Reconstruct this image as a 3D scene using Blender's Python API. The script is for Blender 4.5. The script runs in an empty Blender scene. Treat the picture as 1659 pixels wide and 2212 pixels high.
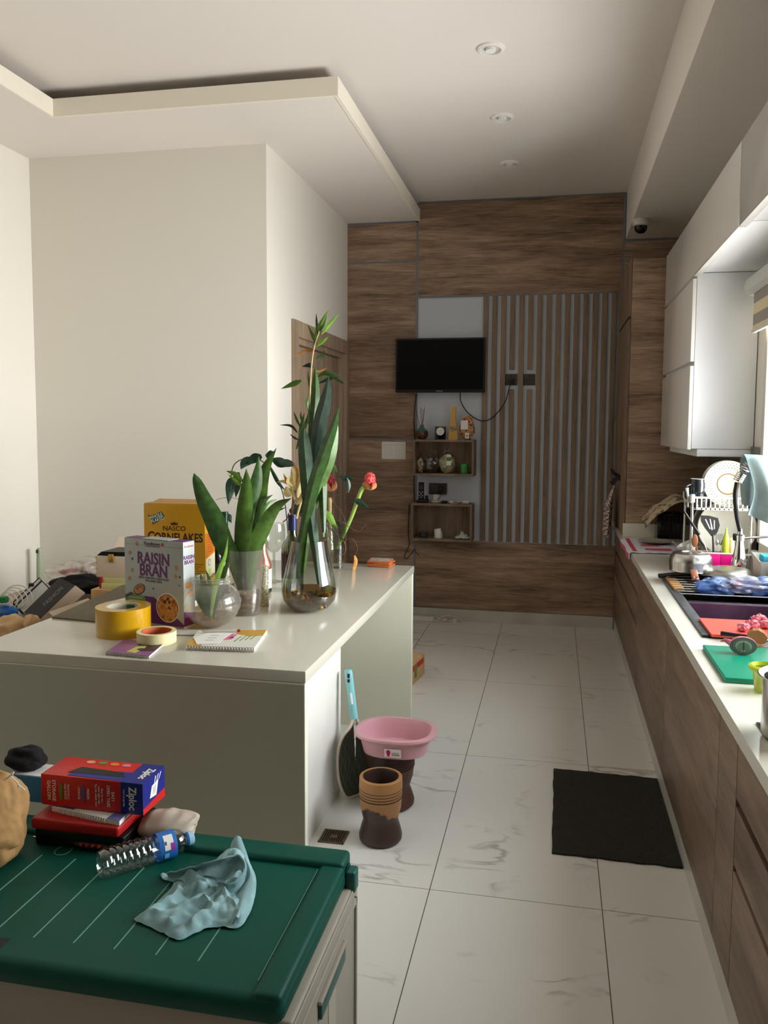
import bpy, bmesh, math, random
from mathutils import Vector, Matrix, noise
random.seed(7)
PI = math.pi
scn = bpy.context.scene
COL = scn.collection

# ---------------------------------------------------------------- camera
F_PX, YAW, PITCH, ROLL, CAM_H = 1720.5922, 0.1931, 0.0786, 0.0068, 1.6502
PCX, PCY = 829.5 + 31.48, 1106 - 47.46
_f = Vector((-math.sin(YAW) * math.cos(PITCH), math.cos(YAW) * math.cos(PITCH), -math.sin(PITCH)))
_r = Vector((math.cos(YAW), math.sin(YAW), 0))
_u = _r.cross(_f)
_R = math.cos(ROLL) * _r + math.sin(ROLL) * _u
_U = -math.sin(ROLL) * _r + math.cos(ROLL) * _u
CAM = Vector((0, 0, CAM_H))
cd = bpy.data.cameras.new('camera')
cam = bpy.data.objects.new('camera', cd)
COL.objects.link(cam)
cam.matrix_world = Matrix(((_R.x, _U.x, -_f.x, 0), (_R.y, _U.y, -_f.y, 0), (_R.z, _U.z, -_f.z, CAM_H), (0, 0, 0, 1)))
cd.sensor_fit = 'VERTICAL'
cd.sensor_height = 36
cd.lens = F_PX / 2212 * 36
cd.shift_x = -31.48 / 2212
cd.shift_y = -47.46 / 2212
cd.clip_start = 0.05
scn.camera = cam

def at(px, py, X=None, Y=None, Z=None):
    """the point of the plane X=, Y= or Z= that the photo shows at a pixel"""
    d = _f + _R * ((px - PCX) / F_PX) - _U * ((py - PCY) / F_PX)
    if X is not None: t = X / d.x
    elif Y is not None: t = Y / d.y
    else: t = (Z - CAM_H) / d.z
    return CAM + d * t

def SC(p):
    """metres per photo pixel at a point"""
    return (Vector(p) - CAM).dot(_f) / F_PX

# ---------------------------------------------------------------- world, lights, exposure
scn.view_settings.view_transform = 'Standard'
scn.view_settings.look = 'None'
scn.view_settings.gamma = 1
scn.view_settings.use_curve_mapping = False
scn.view_settings.exposure = 0.16
wd = bpy.data.worlds.new('sky'); scn.world = wd; wd.use_nodes = True
wb = wd.node_tree.nodes['Background']
wb.inputs['Color'].default_value = (0.86, 0.93, 1.0, 1)
wb.inputs['Strength'].default_value = 2.5

def area(name, loc, direction, sx, sy, power, color):
    l = bpy.data.lights.new(name, 'AREA'); l.shape = 'RECTANGLE'; l.size = sx; l.size_y = sy
    l.energy = power; l.color = color
    o = bpy.data.objects.new(name, l); COL.objects.link(o); o.location = loc
    o.rotation_euler = Vector(direction).to_track_quat('-Z', 'Z').to_euler()
    return o
# daylight entering by the window over the sink: light thrown up by the sunlit ground, and skylight
area('ground_bounce_daylight', (2.7, 3.1, 0.45), (-1, 0, 0.5), 4.2, 2.2, 860, (1.0, 0.985, 0.965))
area('sky_daylight', (2.7, 3.1, 2.9), (-1, 0, -0.45), 4.2, 2.0, 330, (0.88, 0.95, 1.0))

# ---------------------------------------------------------------- materials
def lin(c):
    return tuple(((x / 255) / 12.92 if x / 255 <= 0.04045 else ((x / 255 + 0.055) / 1.055) ** 2.4) for x in c) + (1,)
MAT = {}
def mat(name, rgb, rough=0.5, metal=0.0, spec=0.5, trans=0.0, ior=1.45, emit=None, coat=0, var=0.0, vscale=30, bump=0.0, bscale=60, alpha=1):
    m = bpy.data.materials.new(name); m.use_nodes = True
    nt = m.node_tree; b = nt.nodes['Principled BSDF']
    b.inputs['Base Color'].default_value = lin(rgb)
    b.inputs['Roughness'].default_value = rough; b.inputs['Metallic'].default_value = metal
    b.inputs['Specular IOR Level'].default_value = spec
    b.inputs['Transmission Weight'].default_value = trans; b.inputs['IOR'].default_value = ior
    b.inputs['Coat Weight'].default_value = coat
    b.inputs['Alpha'].default_value = alpha
    if var or bump:
        tc = nt.nodes.new('ShaderNodeTexCoord')
        n = nt.nodes.new('ShaderNodeTexNoise'); n.inputs['Scale'].default_value = vscale; n.inputs['Detail'].default_value = 5
        nt.links.new(tc.outputs['Object'], n.inputs['Vector'])
        if var:
            r = nt.nodes.new('ShaderNodeValToRGB')
            r.color_ramp.elements[0].position = 0.3; r.color_ramp.elements[1].position = 0.7
            r.color_ramp.elements[0].color = lin([max(0, c * (1 - var)) for c in rgb])
            r.color_ramp.elements[1].color = lin([min(255, c * (1 + var)) for c in rgb])
            nt.links.new(n.outputs['Fac'], r.inputs['Fac']); nt.links.new(r.outputs['Color'], b.inputs['Base Color'])
        if bump:
            n2 = nt.nodes.new('ShaderNodeTexNoise'); n2.inputs['Scale'].default_value = bscale; n2.inputs['Detail'].default_value = 4
            nt.links.new(tc.outputs['Object'], n2.inputs['Vector'])
            bp = nt.nodes.new('ShaderNodeBump'); bp.inputs['Strength'].default_value = bump; bp.inputs['Distance'].default_value = 0.004
            nt.links.new(n2.outputs['Fac'], bp.inputs['Height']); nt.links.new(bp.outputs['Normal'], b.inputs['Normal'])
    MAT[name] = m
    return m

def glassy(name, tint, fac=0.08, rough=0.02, milk=0.0):
    """thin clear glass or plastic: tinted see-through with a Fresnel sheen and a little haze of dirt"""
    m = bpy.data.materials.new(name); m.use_nodes = True; nt = m.node_tree; nt.nodes.clear()
    out = nt.nodes.new('ShaderNodeOutputMaterial'); t = nt.nodes.new('ShaderNodeBsdfTransparent')
    t.inputs[0].default_value = lin(tint)
    g = nt.nodes.new('ShaderNodeBsdfGlossy'); g.inputs['Roughness'].default_value = rough
    lw = nt.nodes.new('ShaderNodeLayerWeight'); lw.inputs[0].default_value = 0.35
    ma = nt.nodes.new('ShaderNodeMath'); ma.operation = 'MULTIPLY_ADD'; ma.inputs[1].default_value = 0.45; ma.inputs[2].default_value = fac
    mx = nt.nodes.new('ShaderNodeMixShader')
    nt.links.new(lw.outputs['Facing'], ma.inputs[0]); nt.links.new(ma.outputs[0], mx.inputs[0])
    nt.links.new(t.outputs[0], mx.inputs[1]); nt.links.new(g.outputs[0], mx.inputs[2])
    last = mx
    if milk:
        d = nt.nodes.new('ShaderNodeBsdfDiffuse'); d.inputs[0].default_value = lin([min(255, c) for c in tint])
        m2 = nt.nodes.new('ShaderNodeMixShader'); m2.inputs[0].default_value = milk
        nt.links.new(mx.outputs[0], m2.inputs[1]); nt.links.new(d.outputs[0], m2.inputs[2]); last = m2
    nt.links.new(last.outputs[0], out.inputs[0]); MAT[name] = m
    return m

def ramp(nt, stops):
    r = nt.nodes.new('ShaderNodeValToRGB'); e = r.color_ramp.elements
    e[0].position, e[0].color = stops[0][0], lin(stops[0][1])
    e[1].position, e[1].color = stops[-1][0], lin(stops[-1][1])
    for p, c in stops[1:-1]:
        k = e.new(p); k.color = lin(c)
    return r

def wood(name, axis, dark, mid, light, rough=0.45):
    """long streaky grain running along one axis, in board-wide bands"""
    m = bpy.data.materials.new(name); m.use_nodes = True; nt = m.node_tree; b = nt.nodes['Principled BSDF']
    b.inputs['Roughness'].default_value = rough
    tc = nt.nodes.new('ShaderNodeTexCoord')
    def nz(s, det, dist, off=0):
        mp = nt.nodes.new('ShaderNodeMapping')
        mp.inputs['Scale'].default_value = s; mp.inputs['Location'].default_value = (off, off * 2, off * 3)
        nt.links.new(tc.outputs['Object'], mp.inputs['Vector'])
        n = nt.nodes.new('ShaderNodeTexNoise'); n.inputs['Scale'].default_value = 1; n.inputs['Detail'].default_value = det
        n.inputs['Distortion'].default_value = dist; n.inputs['Roughness'].default_value = 0.62
        nt.links.new(mp.outputs[0], n.inputs['Vector']); return n
    def sc(l, a):
        return (l, a, a) if axis == 'X' else ((a, l, a) if axis == 'Y' else (a, a, l))
    a = nz(sc(1.1, 10), 8, 0.9); c = nz(sc(6, 90), 4, 0.4, 3); d = nz(sc(0.35, 4.5), 2, 0, 7)
    ad = nt.nodes.new('ShaderNodeMath'); ad.operation = 'MULTIPLY_ADD'; ad.inputs[1].default_value = 0.62
    mu = nt.nodes.new('ShaderNodeMath'); mu.operation = 'MULTIPLY'; mu.inputs[1].default_value = 0.38
    nt.links.new(a.outputs['Fac'], ad.inputs[0]); nt.links.new(c.outputs['Fac'], mu.inputs[0])
    nt.links.new(mu.outputs[0], ad.inputs[2])
    r = ramp(nt, [(0.36, dark), (0.5, mid), (0.64, light)])
    nt.links.new(ad.outputs[0], r.inputs['Fac'])
    mx = nt.nodes.new('ShaderNodeMix'); mx.data_type = 'RGBA'; mx.blend_type = 'MULTIPLY'
    mx.inputs[0].default_value = 0.55
    r2 = nt.nodes.new('ShaderNodeValToRGB')
    r2.color_ramp.elements[0].position = 0.35; r2.color_ramp.elements[0].color = (0.45, 0.44, 0.44, 1)
    r2.color_ramp.elements[1].position = 0.62; r2.color_ramp.elements[1].color = (1, 1, 1, 1)
    nt.links.new(d.outputs['Fac'], r2.inputs['Fac'])
    nt.links.new(r.outputs['Color'], mx.inputs[6]); nt.links.new(r2.outputs['Color'], mx.inputs[7])
    nt.links.new(mx.outputs[2], b.inputs['Base Color'])
    bp = nt.nodes.new('ShaderNodeBump'); bp.inputs['Strength'].default_value = 0.12; bp.inputs['Distance'].default_value = 0.002
    nt.links.new(c.outputs['Fac'], bp.inputs['Height']); nt.links.new(bp.outputs['Normal'], b.inputs['Normal'])
    MAT[name] = m

def floor_mat():
    m = bpy.data.materials.new('marble_tile'); m.use_nodes = True; nt = m.node_tree; b = nt.nodes['Principled BSDF']
    b.inputs['Roughness'].default_value = 0.16
    tc = nt.nodes.new('ShaderNodeTexCoord'); sp = nt.nodes.new('ShaderNodeSeparateXYZ')
    nt.links.new(tc.outputs['Object'], sp.inputs[0])
    def mth(op, a, v=None, w=None):
        n = nt.nodes.new('ShaderNodeMath'); n.operation = op
        nt.links.new(a, n.inputs[0])
        if v is not None:
            if isinstance(v, (int, float)): n.inputs[1].default_value = v
            else: nt.links.new(v, n.inputs[1])
        if w is not None: n.inputs[2].default_value = w
        return n.outputs[0]
    def line(src, off, per, half):
        a = mth('ADD', src, off); a = mth('PINGPONG', a, per / 2)
        return mth('LESS_THAN', a, half)
    g1 = line(sp.outputs[0], 0.4056 + 0.6 * 20, 0.6, 0.0016)
    g2 = line(sp.outputs[1], -2.7058 + 1.2 * 20, 1.2, 0.0012)
    g = mth('MAXIMUM', g1, g2)
    # veins that change from tile to tile
    fx = mth('FLOOR', mth('DIVIDE', mth('ADD', sp.outputs[0], 0.4056), 0.6))
    fy = mth('FLOOR', mth('DIVIDE', mth('ADD', sp.outputs[1], -2.7058), 1.2))
    cb = nt.nodes.new('ShaderNodeCombineXYZ'); nt.links.new(fx, cb.inputs[0]); nt.links.new(fy, cb.inputs[1])
    wn = nt.nodes.new('ShaderNodeTexWhiteNoise'); nt.links.new(cb.outputs[0], wn.inputs['Vector'])
    sc = nt.nodes.new('ShaderNodeVectorMath'); sc.operation = 'SCALE'; sc.inputs[3].default_value = 9
    nt.links.new(wn.outputs['Color'], sc.inputs[0])
    av = nt.nodes.new('ShaderNodeVectorMath'); av.operation = 'ADD'
    nt.links.new(tc.outputs['Object'], av.inputs[0]); nt.links.new(sc.outputs[0], av.inputs[1])
    mp = nt.nodes.new('ShaderNodeMapping'); mp.inputs['Rotation'].default_value = (0, 0, -0.5); mp.inputs['Scale'].default_value = (1.2, 3.2, 1)
    nt.links.new(av.outputs[0], mp.inputs[0])
    n = nt.nodes.new('ShaderNodeTexNoise'); n.inputs['Scale'].default_value = 1.25; n.inputs['Detail'].default_value = 7; n.inputs['Distortion'].default_value = 0.5
    nt.links.new(mp.outputs[0], n.inputs['Vector'])
    d = mth('ABSOLUTE', mth('SUBTRACT', n.outputs['Fac'], 0.5))
    v = mth('LESS_THAN', d, 0.006)
    n3 = nt.nodes.new('ShaderNodeTexNoise'); n3.inputs['Scale'].default_value = 3.0; n3.inputs['Detail'].default_value = 3
    nt.links.new(av.outputs[0], n3.inputs['Vector'])
    msk = nt.nodes.new('ShaderNodeMapRange'); msk.inputs[1].default_value = 0.52; msk.inputs[2].default_value = 0.66
    nt.links.new(n3.outputs['Fac'], msk.inputs[0])
    sm = nt.nodes.new('ShaderNodeMapRange'); sm.inputs[1].default_value = 0.02; sm.inputs[2].default_value = 0.0
    nt.links.new(d, sm.inputs[0])
    vf = mth('MULTIPLY', mth('MULTIPLY', sm.outputs[0], msk.outputs[0]), 0.55)
    m1 = nt.nodes.new('ShaderNodeMix'); m1.data_type = 'RGBA'
    m1.inputs[6].default_value = lin((232, 229, 222)); m1.inputs[7].default_value = lin((120, 112, 104))
    nt.links.new(vf, m1.inputs[0])
    m2 = nt.nodes.new('ShaderNodeMix'); m2.data_type = 'RGBA'; m2.inputs[7].default_value = lin((96, 86, 74))
    nt.links.new(g, m2.inputs[0]); nt.links.new(m1.outputs[2], m2.inputs[6])
    nt.links.new(m2.outputs[2], b.inputs['Base Color'])
    MAT['marble_tile'] = m
floor_mat()

def check(name, c1, c2, s, rot=0.0):
    m = bpy.data.materials.new(name); m.use_nodes = True; nt = m.node_tree; b = nt.nodes['Principled BSDF']
    b.inputs['Roughness'].default_value = 0.9
    tc = nt.nodes.new('ShaderNodeTexCoord'); mp = nt.nodes.new('ShaderNodeMapping')
    mp.inputs['Rotation'].default_value = (rot, rot * 1.3, rot)
    ch = nt.nodes.new('ShaderNodeTexChecker'); ch.inputs['Scale'].default_value = s
    ch.inputs['Color1'].default_value = lin(c1); ch.inputs['Color2'].default_value = lin(c2)
    nt.links.new(tc.outputs['Object'], mp.inputs[0]); nt.links.new(mp.outputs[0], ch.inputs['Vector'])
    nt.links.new(ch.outputs['Color'], b.inputs['Base Color']); MAT[name] = m

def speckle(name, stops, scale, rough=0.5, kind='VORONOI', trans=0.0):
    """patchy natural colours in small cells or blotches"""
    m = bpy.data.materials.new(name); m.use_nodes = True; nt = m.node_tree; b = nt.nodes['Principled BSDF']
    b.inputs['Roughness'].default_value = rough; b.inputs['Transmission Weight'].default_value = trans
    tc = nt.nodes.new('ShaderNodeTexCoord')
    r = ramp(nt, stops)
    if kind == 'VORONOI':
        v = nt.nodes.new('ShaderNodeTexVoronoi'); v.inputs['Scale'].default_value = scale
        nt.links.new(tc.outputs['Object'], v.inputs['Vector'])
        s = nt.nodes.new('ShaderNodeSeparateColor'); nt.links.new(v.outputs['Color'], s.inputs[0])
        nt.links.new(s.outputs[0], r.inputs['Fac'])
    else:
        v = nt.nodes.new('ShaderNodeTexNoise'); v.inputs['Scale'].default_value = scale; v.inputs['Detail'].default_value = 4
        nt.links.new(tc.outputs['Object'], v.inputs['Vector']); nt.links.new(v.outputs['Fac'], r.inputs['Fac'])
    nt.links.new(r.outputs['Color'], b.inputs['Base Color']); MAT[name] = m

mat('wall_paint', (226, 221, 209), 0.75, bump=0.03, bscale=120)
mat('ceiling_paint', (231, 224, 216), 0.7)
mat('lip_paint', (238, 231, 214), 0.55)
mat('grey_paint', (208, 214, 224), 0.6)
mat('alu_grey', (122, 126, 132), 0.4, metal=0.3)
wood('wood_x', 'X', (104, 80, 62), (160, 131, 107), (196, 166, 138))
wood('wood_y', 'Y', (98, 77, 62), (134, 109, 91), (158, 133, 113))
wood('wood_z', 'Z', (100, 82, 66), (138, 114, 92), (160, 136, 112), 0.5)
wood('wood_door', 'Z', (150, 126, 104), (168, 144, 120), (184, 160, 136), 0.5)
wood('wood_slat', 'Z', (118, 98, 80), (142, 120, 99), (156, 133, 111), 0.55)
mat('skirting', (196, 192, 182), 0.3, var=0.05, vscale=4)
mat('white_lacquer', (236, 233, 226), 0.12)
mat('white_inner', (238, 238, 238), 0.35)
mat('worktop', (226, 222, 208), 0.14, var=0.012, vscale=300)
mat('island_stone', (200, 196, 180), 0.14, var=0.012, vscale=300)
mat('worktop_edge', (232, 231, 208), 0.2)
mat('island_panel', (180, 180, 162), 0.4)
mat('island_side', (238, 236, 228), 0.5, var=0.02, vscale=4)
mat('sink_black', (34, 33, 35), 0.42, spec=0.6)
mat('sink_purple', (108, 74, 100), 0.25, metal=0.3, var=0.2, vscale=8)
mat('sink_rim', (84, 86, 88), 0.5, var=0.15, vscale=40)
mat('black', (14, 14, 15), 0.4)
mat('black_gloss', (10, 10, 11), 0.12)
mat('tv_screen', (6, 8, 8), 0.45, spec=0.15)
mat('dark_grey', (52, 53, 54), 0.45)
mat('socket_metal', (74, 70, 60), 0.35, metal=0.5)
mat('slot_dark', (26, 20, 16), 0.7)
mat('steel', (198, 196, 192), 0.22, metal=1.0)
mat('steel_dull', (170, 166, 160), 0.35, metal=1.0)
mat('chrome', (225, 225, 228), 0.08, metal=1.0)
mat('white', (240, 240, 236), 0.5)
mat('white_plastic', (206, 202, 190), 0.35)
mat('ceramic', (186, 182, 168), 0.15, coat=0.2)
mat('paper', (236, 234, 228), 0.8)
mat('green_lid', (0, 76, 62), 0.5, spec=0.35, bump=0.06, bscale=500)
mat('lid_groove', (112, 160, 140), 0.6)
mat('chest_beige', (174, 165, 150), 0.5, bump=0.04, bscale=200)
mat('chest_dark', (30, 92, 84), 0.4)
mat('grommet_black', (16, 28, 26), 0.5)
mat('teal_cloth', (148, 184, 187), 0.95, var=0.12, vscale=16, bump=0.5, bscale=700)
mat('towel_blue', (158, 180, 180), 0.95, var=0.07, vscale=14, bump=0.4, bscale=500)
mat('kraft', (166, 128, 80), 0.85, var=0.1, vscale=9, bump=0.5, bscale=28)
mat('kraft_light', (214, 176, 130), 0.8, var=0.06, vscale=14)
mat('carton', (206, 166, 116), 0.8, var=0.05, vscale=14)
mat('carton_red', (204, 34, 30), 0.5)
mat('red', (176, 24, 22), 0.45)
mat('zip_red', (204, 34, 32), 0.4)
mat('zip_blue', (30, 40, 128), 0.4)
mat('blue_tissue', (70, 130, 170), 0.6)
mat('label_blue', (36, 110, 190), 0.35)
mat('cap_blue', (170, 210, 232), 0.35)
mat('rug', (46, 44, 38), 1.0, var=0.35, vscale=220, bump=1.0, bscale=400)
mat('drain_bronze', (130, 112, 90), 0.45, metal=0.6)
mat('pink_basin', (214, 160, 168), 0.28, coat=0.2)
mat('racket_teal', (140, 206, 210), 0.35)
mat('racket_cream', (226, 212, 196), 0.4)
mat('racket_net', (84, 92, 76), 0.6)
mat('net_wire', (130, 136, 118), 0.4, metal=0.4)
speckle('mortar_dark', [(0.3, (44, 24, 18)), (0.5, (72, 40, 28)), (0.7, (92, 56, 38))], 6, 0.5, 'NOISE')
mat('mortar_groove', (28, 16, 12), 0.6)
mat('yellow_tape', (200, 152, 16), 0.2, coat=0.5)
mat('cream_tape', (232, 220, 170), 0.55)
mat('tape_core', (196, 190, 170), 0.6)
mat('tape_core_red', (190, 92, 52), 0.6)
mat('green_label', (30, 92, 54), 0.5)
mat('corn_yellow', (226, 168, 24), 0.4)
mat('corn_side', (236, 176, 40), 0.4)
mat('corn_top', (206, 158, 96), 0.7)
mat('corn_brown', (70, 24, 18), 0.4)
mat('corn_orange', (206, 112, 20), 0.45)
mat('corn_pale', (222, 214, 190), 0.5)
mat('bran_grey', (172, 177, 174), 0.45)
mat('bran_purple', (96, 28, 104), 0.45)
mat('bran_green', (96, 134, 42), 0.45)
mat('bran_text', (70, 70, 74), 0.5)
speckle('flakes', [(0.0, (120, 66, 24)), (0.35, (176, 110, 48)), (0.7, (206, 146, 78)), (1.0, (150, 88, 34))], 90, 0.6)
mat('flake', (196, 138, 76), 0.6, var=0.15, vscale=80)
mat('raisin', (62, 40, 44), 0.5)
mat('notebook_white', (226, 226, 214), 0.5)
mat('notebook_gold', (206, 158, 60), 0.5)
mat('notebook_purple', (138, 84, 132), 0.45)
mat('notebook_brown', (70, 42, 34), 0.45)
mat('notebook_lime', (186, 190, 96), 0.5)
mat('pink', (220, 120, 150), 0.5)
mat('skin_pink', (206, 128, 140), 0.45)
mat('leaf', (70, 100, 36), 0.42, var=0.18, vscale=25)
mat('leaf_bright', (106, 142, 50), 0.42, var=0.12, vscale=25)
mat('leaf_dark', (30, 54, 38), 0.35, var=0.2, vscale=30)
mat('leaf_mid', (54, 84, 36), 0.42, var=0.18, vscale=40)
mat('leaf_back', (122, 172, 122), 0.5, var=0.1, vscale=40)
mat('leaf_snake', (38, 72, 36), 0.38, var=0.35, vscale=22)
mat('leaf_edge', (170, 178, 96), 0.5)
mat('leaf_dry', (196, 138, 66), 0.7, var=0.15, vscale=40)
mat('leaf_straw', (208, 190, 128), 0.7, var=0.12, vscale=40)
mat('stem_green', (150, 182, 84), 0.45)
mat('stem_tan', (196, 170, 118), 0.6)
mat('root_brown', (104, 72, 50), 0.8, var=0.2, vscale=80)
mat('flower_red', (236, 76, 76), 0.5, var=0.2, vscale=80)
mat('flower_maroon', (140, 26, 44), 0.5, var=0.25, vscale=80)
mat('petal_peach', (216, 150, 104), 0.5, var=0.12, vscale=50)
speckle('pebbles', [(0.0, (70, 66, 56)), (0.4, (176, 166, 144)), (0.8, (206, 198, 178)), (1, (112, 96, 76))], 14, 0.4)
mat('stone_white', (206, 200, 182), 0.45, var=0.1, vscale=40)
mat('stone_dark', (58, 62, 62), 0.4, var=0.1, vscale=40)
mat('stone_brown', (128, 84, 48), 0.5, var=0.2, vscale=40)
mat('root_gold', (168, 128, 54), 0.7, var=0.3, vscale=120)
glassy('glass', (232, 236, 230), 0.05)
glassy('glass_dusty', (236, 232, 222), 0.06, 0.08, 0.10)
glassy('pane', (250, 250, 250), 0.02)
glassy('water', (206, 176, 112), 0.04)
glassy('water_pale', (226, 204, 158), 0.04)
glassy('bottle_green', (150, 170, 130), 0.08)
glassy('pet', (240, 247, 248), 0.10, 0.05)
glassy('bag_clear', (236, 228, 222), 0.16, 0.2, 0.24)
glassy('cello', (240, 238, 236), 0.10, 0.12)
glassy('bag_blue', (110, 160, 228), 0.14, 0.25, 0.42)
glassy('bag_white', (224, 224, 240), 0.14, 0.25, 0.35)
glassy('cup_yellow', (226, 230, 120), 0.1, 0.1, 0.3)
mat('wine_black', (16, 18, 14), 0.12)
mat('foil_gold', (206, 158, 80), 0.3, metal=0.8)
mat('foil_green', (34, 62, 44), 0.3, metal=0.4)
mat('foil_blue', (52, 58, 96), 0.3, metal=0.5)
mat('rose_gold', (226, 148, 122), 0.22, metal=0.7)
speckle('glitter', [(0.0, (150, 128, 96)), (0.5, (214, 204, 178)), (1.0, (240, 236, 220))], 260, 0.3)
mat('label_black', (22, 24, 28), 0.4)
mat('mat_fabric', (104, 96, 78), 0.8, var=0.25, vscale=260)
mat('box_cream', (224, 206, 182), 0.6)
mat('brass', (176, 138, 66), 0.35, metal=0.8)
mat('box_lime', (222, 222, 160), 0.6)
mat('charcoal_box', (58, 56, 54), 0.5)
mat('silver_letter', (150, 142, 130), 0.4)
mat('grey_white', (206, 204, 198), 0.5)
mat('cord_white', (222, 218, 206), 0.45)
mat('green_plug', (26, 110, 60), 0.4)
mat('bag_red', (196, 60, 64), 0.5)
mat('bag_maroon', (120, 24, 34), 0.5)
mat('corner_green', (168, 180, 150), 0.35)
mat('coaster', (178, 96, 48), 0.5)
mat('coaster_top', (150, 140, 132), 0.5, var=0.3, vscale=60)
mat('magenta', (226, 0, 124), 0.35)
mat('magenta_dark', (176, 0, 96), 0.4)
mat('blue_foot', (120, 190, 224), 0.4)
mat('teal_plastic', (20, 140, 164), 0.4)
mat('teal_sponge', (60, 178, 200), 0.8)
mat('spatula_black', (38, 36, 34), 0.45)
mat('wood_spoon', (120, 70, 34), 0.55)
mat('bottle_lime', (190, 208, 56), 0.35)
mat('bottle_peach', (226, 200, 150), 0.4)
mat('copper', (170, 104, 84), 0.35, metal=0.5)
mat('bamboo', (222, 164, 84), 0.5, var=0.08, vscale=12)
mat('board_red', (240, 92, 76), 0.45)
mat('board_green', (16, 150, 116), 0.4)
mat('onion_skin', (206, 120, 136), 0.4, var=0.15, vscale=60)
mat('onion_cut', (120, 122, 110), 0.4)
mat('onion_ring', (74, 66, 74), 0.4)
mat('onion_core', (166, 172, 146), 0.4)
mat('meat_pink', (222, 130, 142), 0.4, var=0.2, vscale=60)
mat('brush_wood', (156, 104, 60), 0.5)
mat('mug_black', (24, 26, 28), 0.12, coat=0.5)
mat('plate_dot', (96, 98, 88), 0.4)
mat('gold_line', (140, 104, 52), 0.4)
speckle('leaf_print', [(0.35, (196, 178, 148)), (0.5, (188, 170, 140)), (0.56, (120, 104, 80)), (0.75, (104, 88, 66))], 26, 0.9, 'NOISE')
speckle('potpourri', [(0.0, (90, 30, 20)), (0.4, (206, 150, 96)), (0.7, (160, 50, 34)), (1.0, (220, 190, 140))], 60, 0.6)
speckle('seed_dark', [(0.0, (34, 22, 20)), (0.6, (62, 40, 36)), (1.0, (96, 70, 60))], 120, 0.4)
speckle('seed_green', [(0.0, (150, 148, 96)), (0.6, (180, 176, 122)), (1.0, (206, 204, 160))], 110, 0.5)
speckle('seed_mixed', [(0.0, (110, 80, 50)), (0.6, (170, 150, 110)), (1.0, (206, 196, 160))], 120, 0.5)
mat('kraft_bag_yellow', (214, 170, 84), 0.6)
mat('vase_bronze', (92, 70, 54), 0.3, metal=0.4, var=0.2, vscale=30)
mat('vase_teal', (70, 120, 112), 0.3)
mat('reed', (120, 70, 54), 0.7)
mat('can_green', (60, 160, 80), 0.35)
mat('tissue_pale', (206, 216, 204), 0.8)
mat('purple', (150, 60, 160), 0.4)
mat('steel_hob', (150, 150, 152), 0.3, metal=0.8)
mat('hob_edge', (40, 40, 42), 0.3)
check('gingham', (106, 60, 58), (206, 196, 190), 70, 0.2)
mat('cloth_white', (232, 228, 240), 0.85)
mat('cloth_red', (206, 84, 104), 0.85, var=0.12, vscale=60)
mat('blind_grey', (156, 146, 138), 0.8)
mat('blind_sheer', (226, 208, 166), 0.7)
mat('tile_grey', (96, 92, 84), 0.25, var=0.12, vscale=3)
mat('tissue_box_top', (190, 178, 160), 0.7)
mat('black_cloth', (16, 15, 16), 0.95)
mat('screw_red', (206, 50, 30), 0.4)
mat('notebook_blue', (98, 104, 160), 0.5)
mat('rib_white', (214, 218, 226), 0.5)
mat('orange_tag', (222, 130, 40), 0.4)

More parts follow.
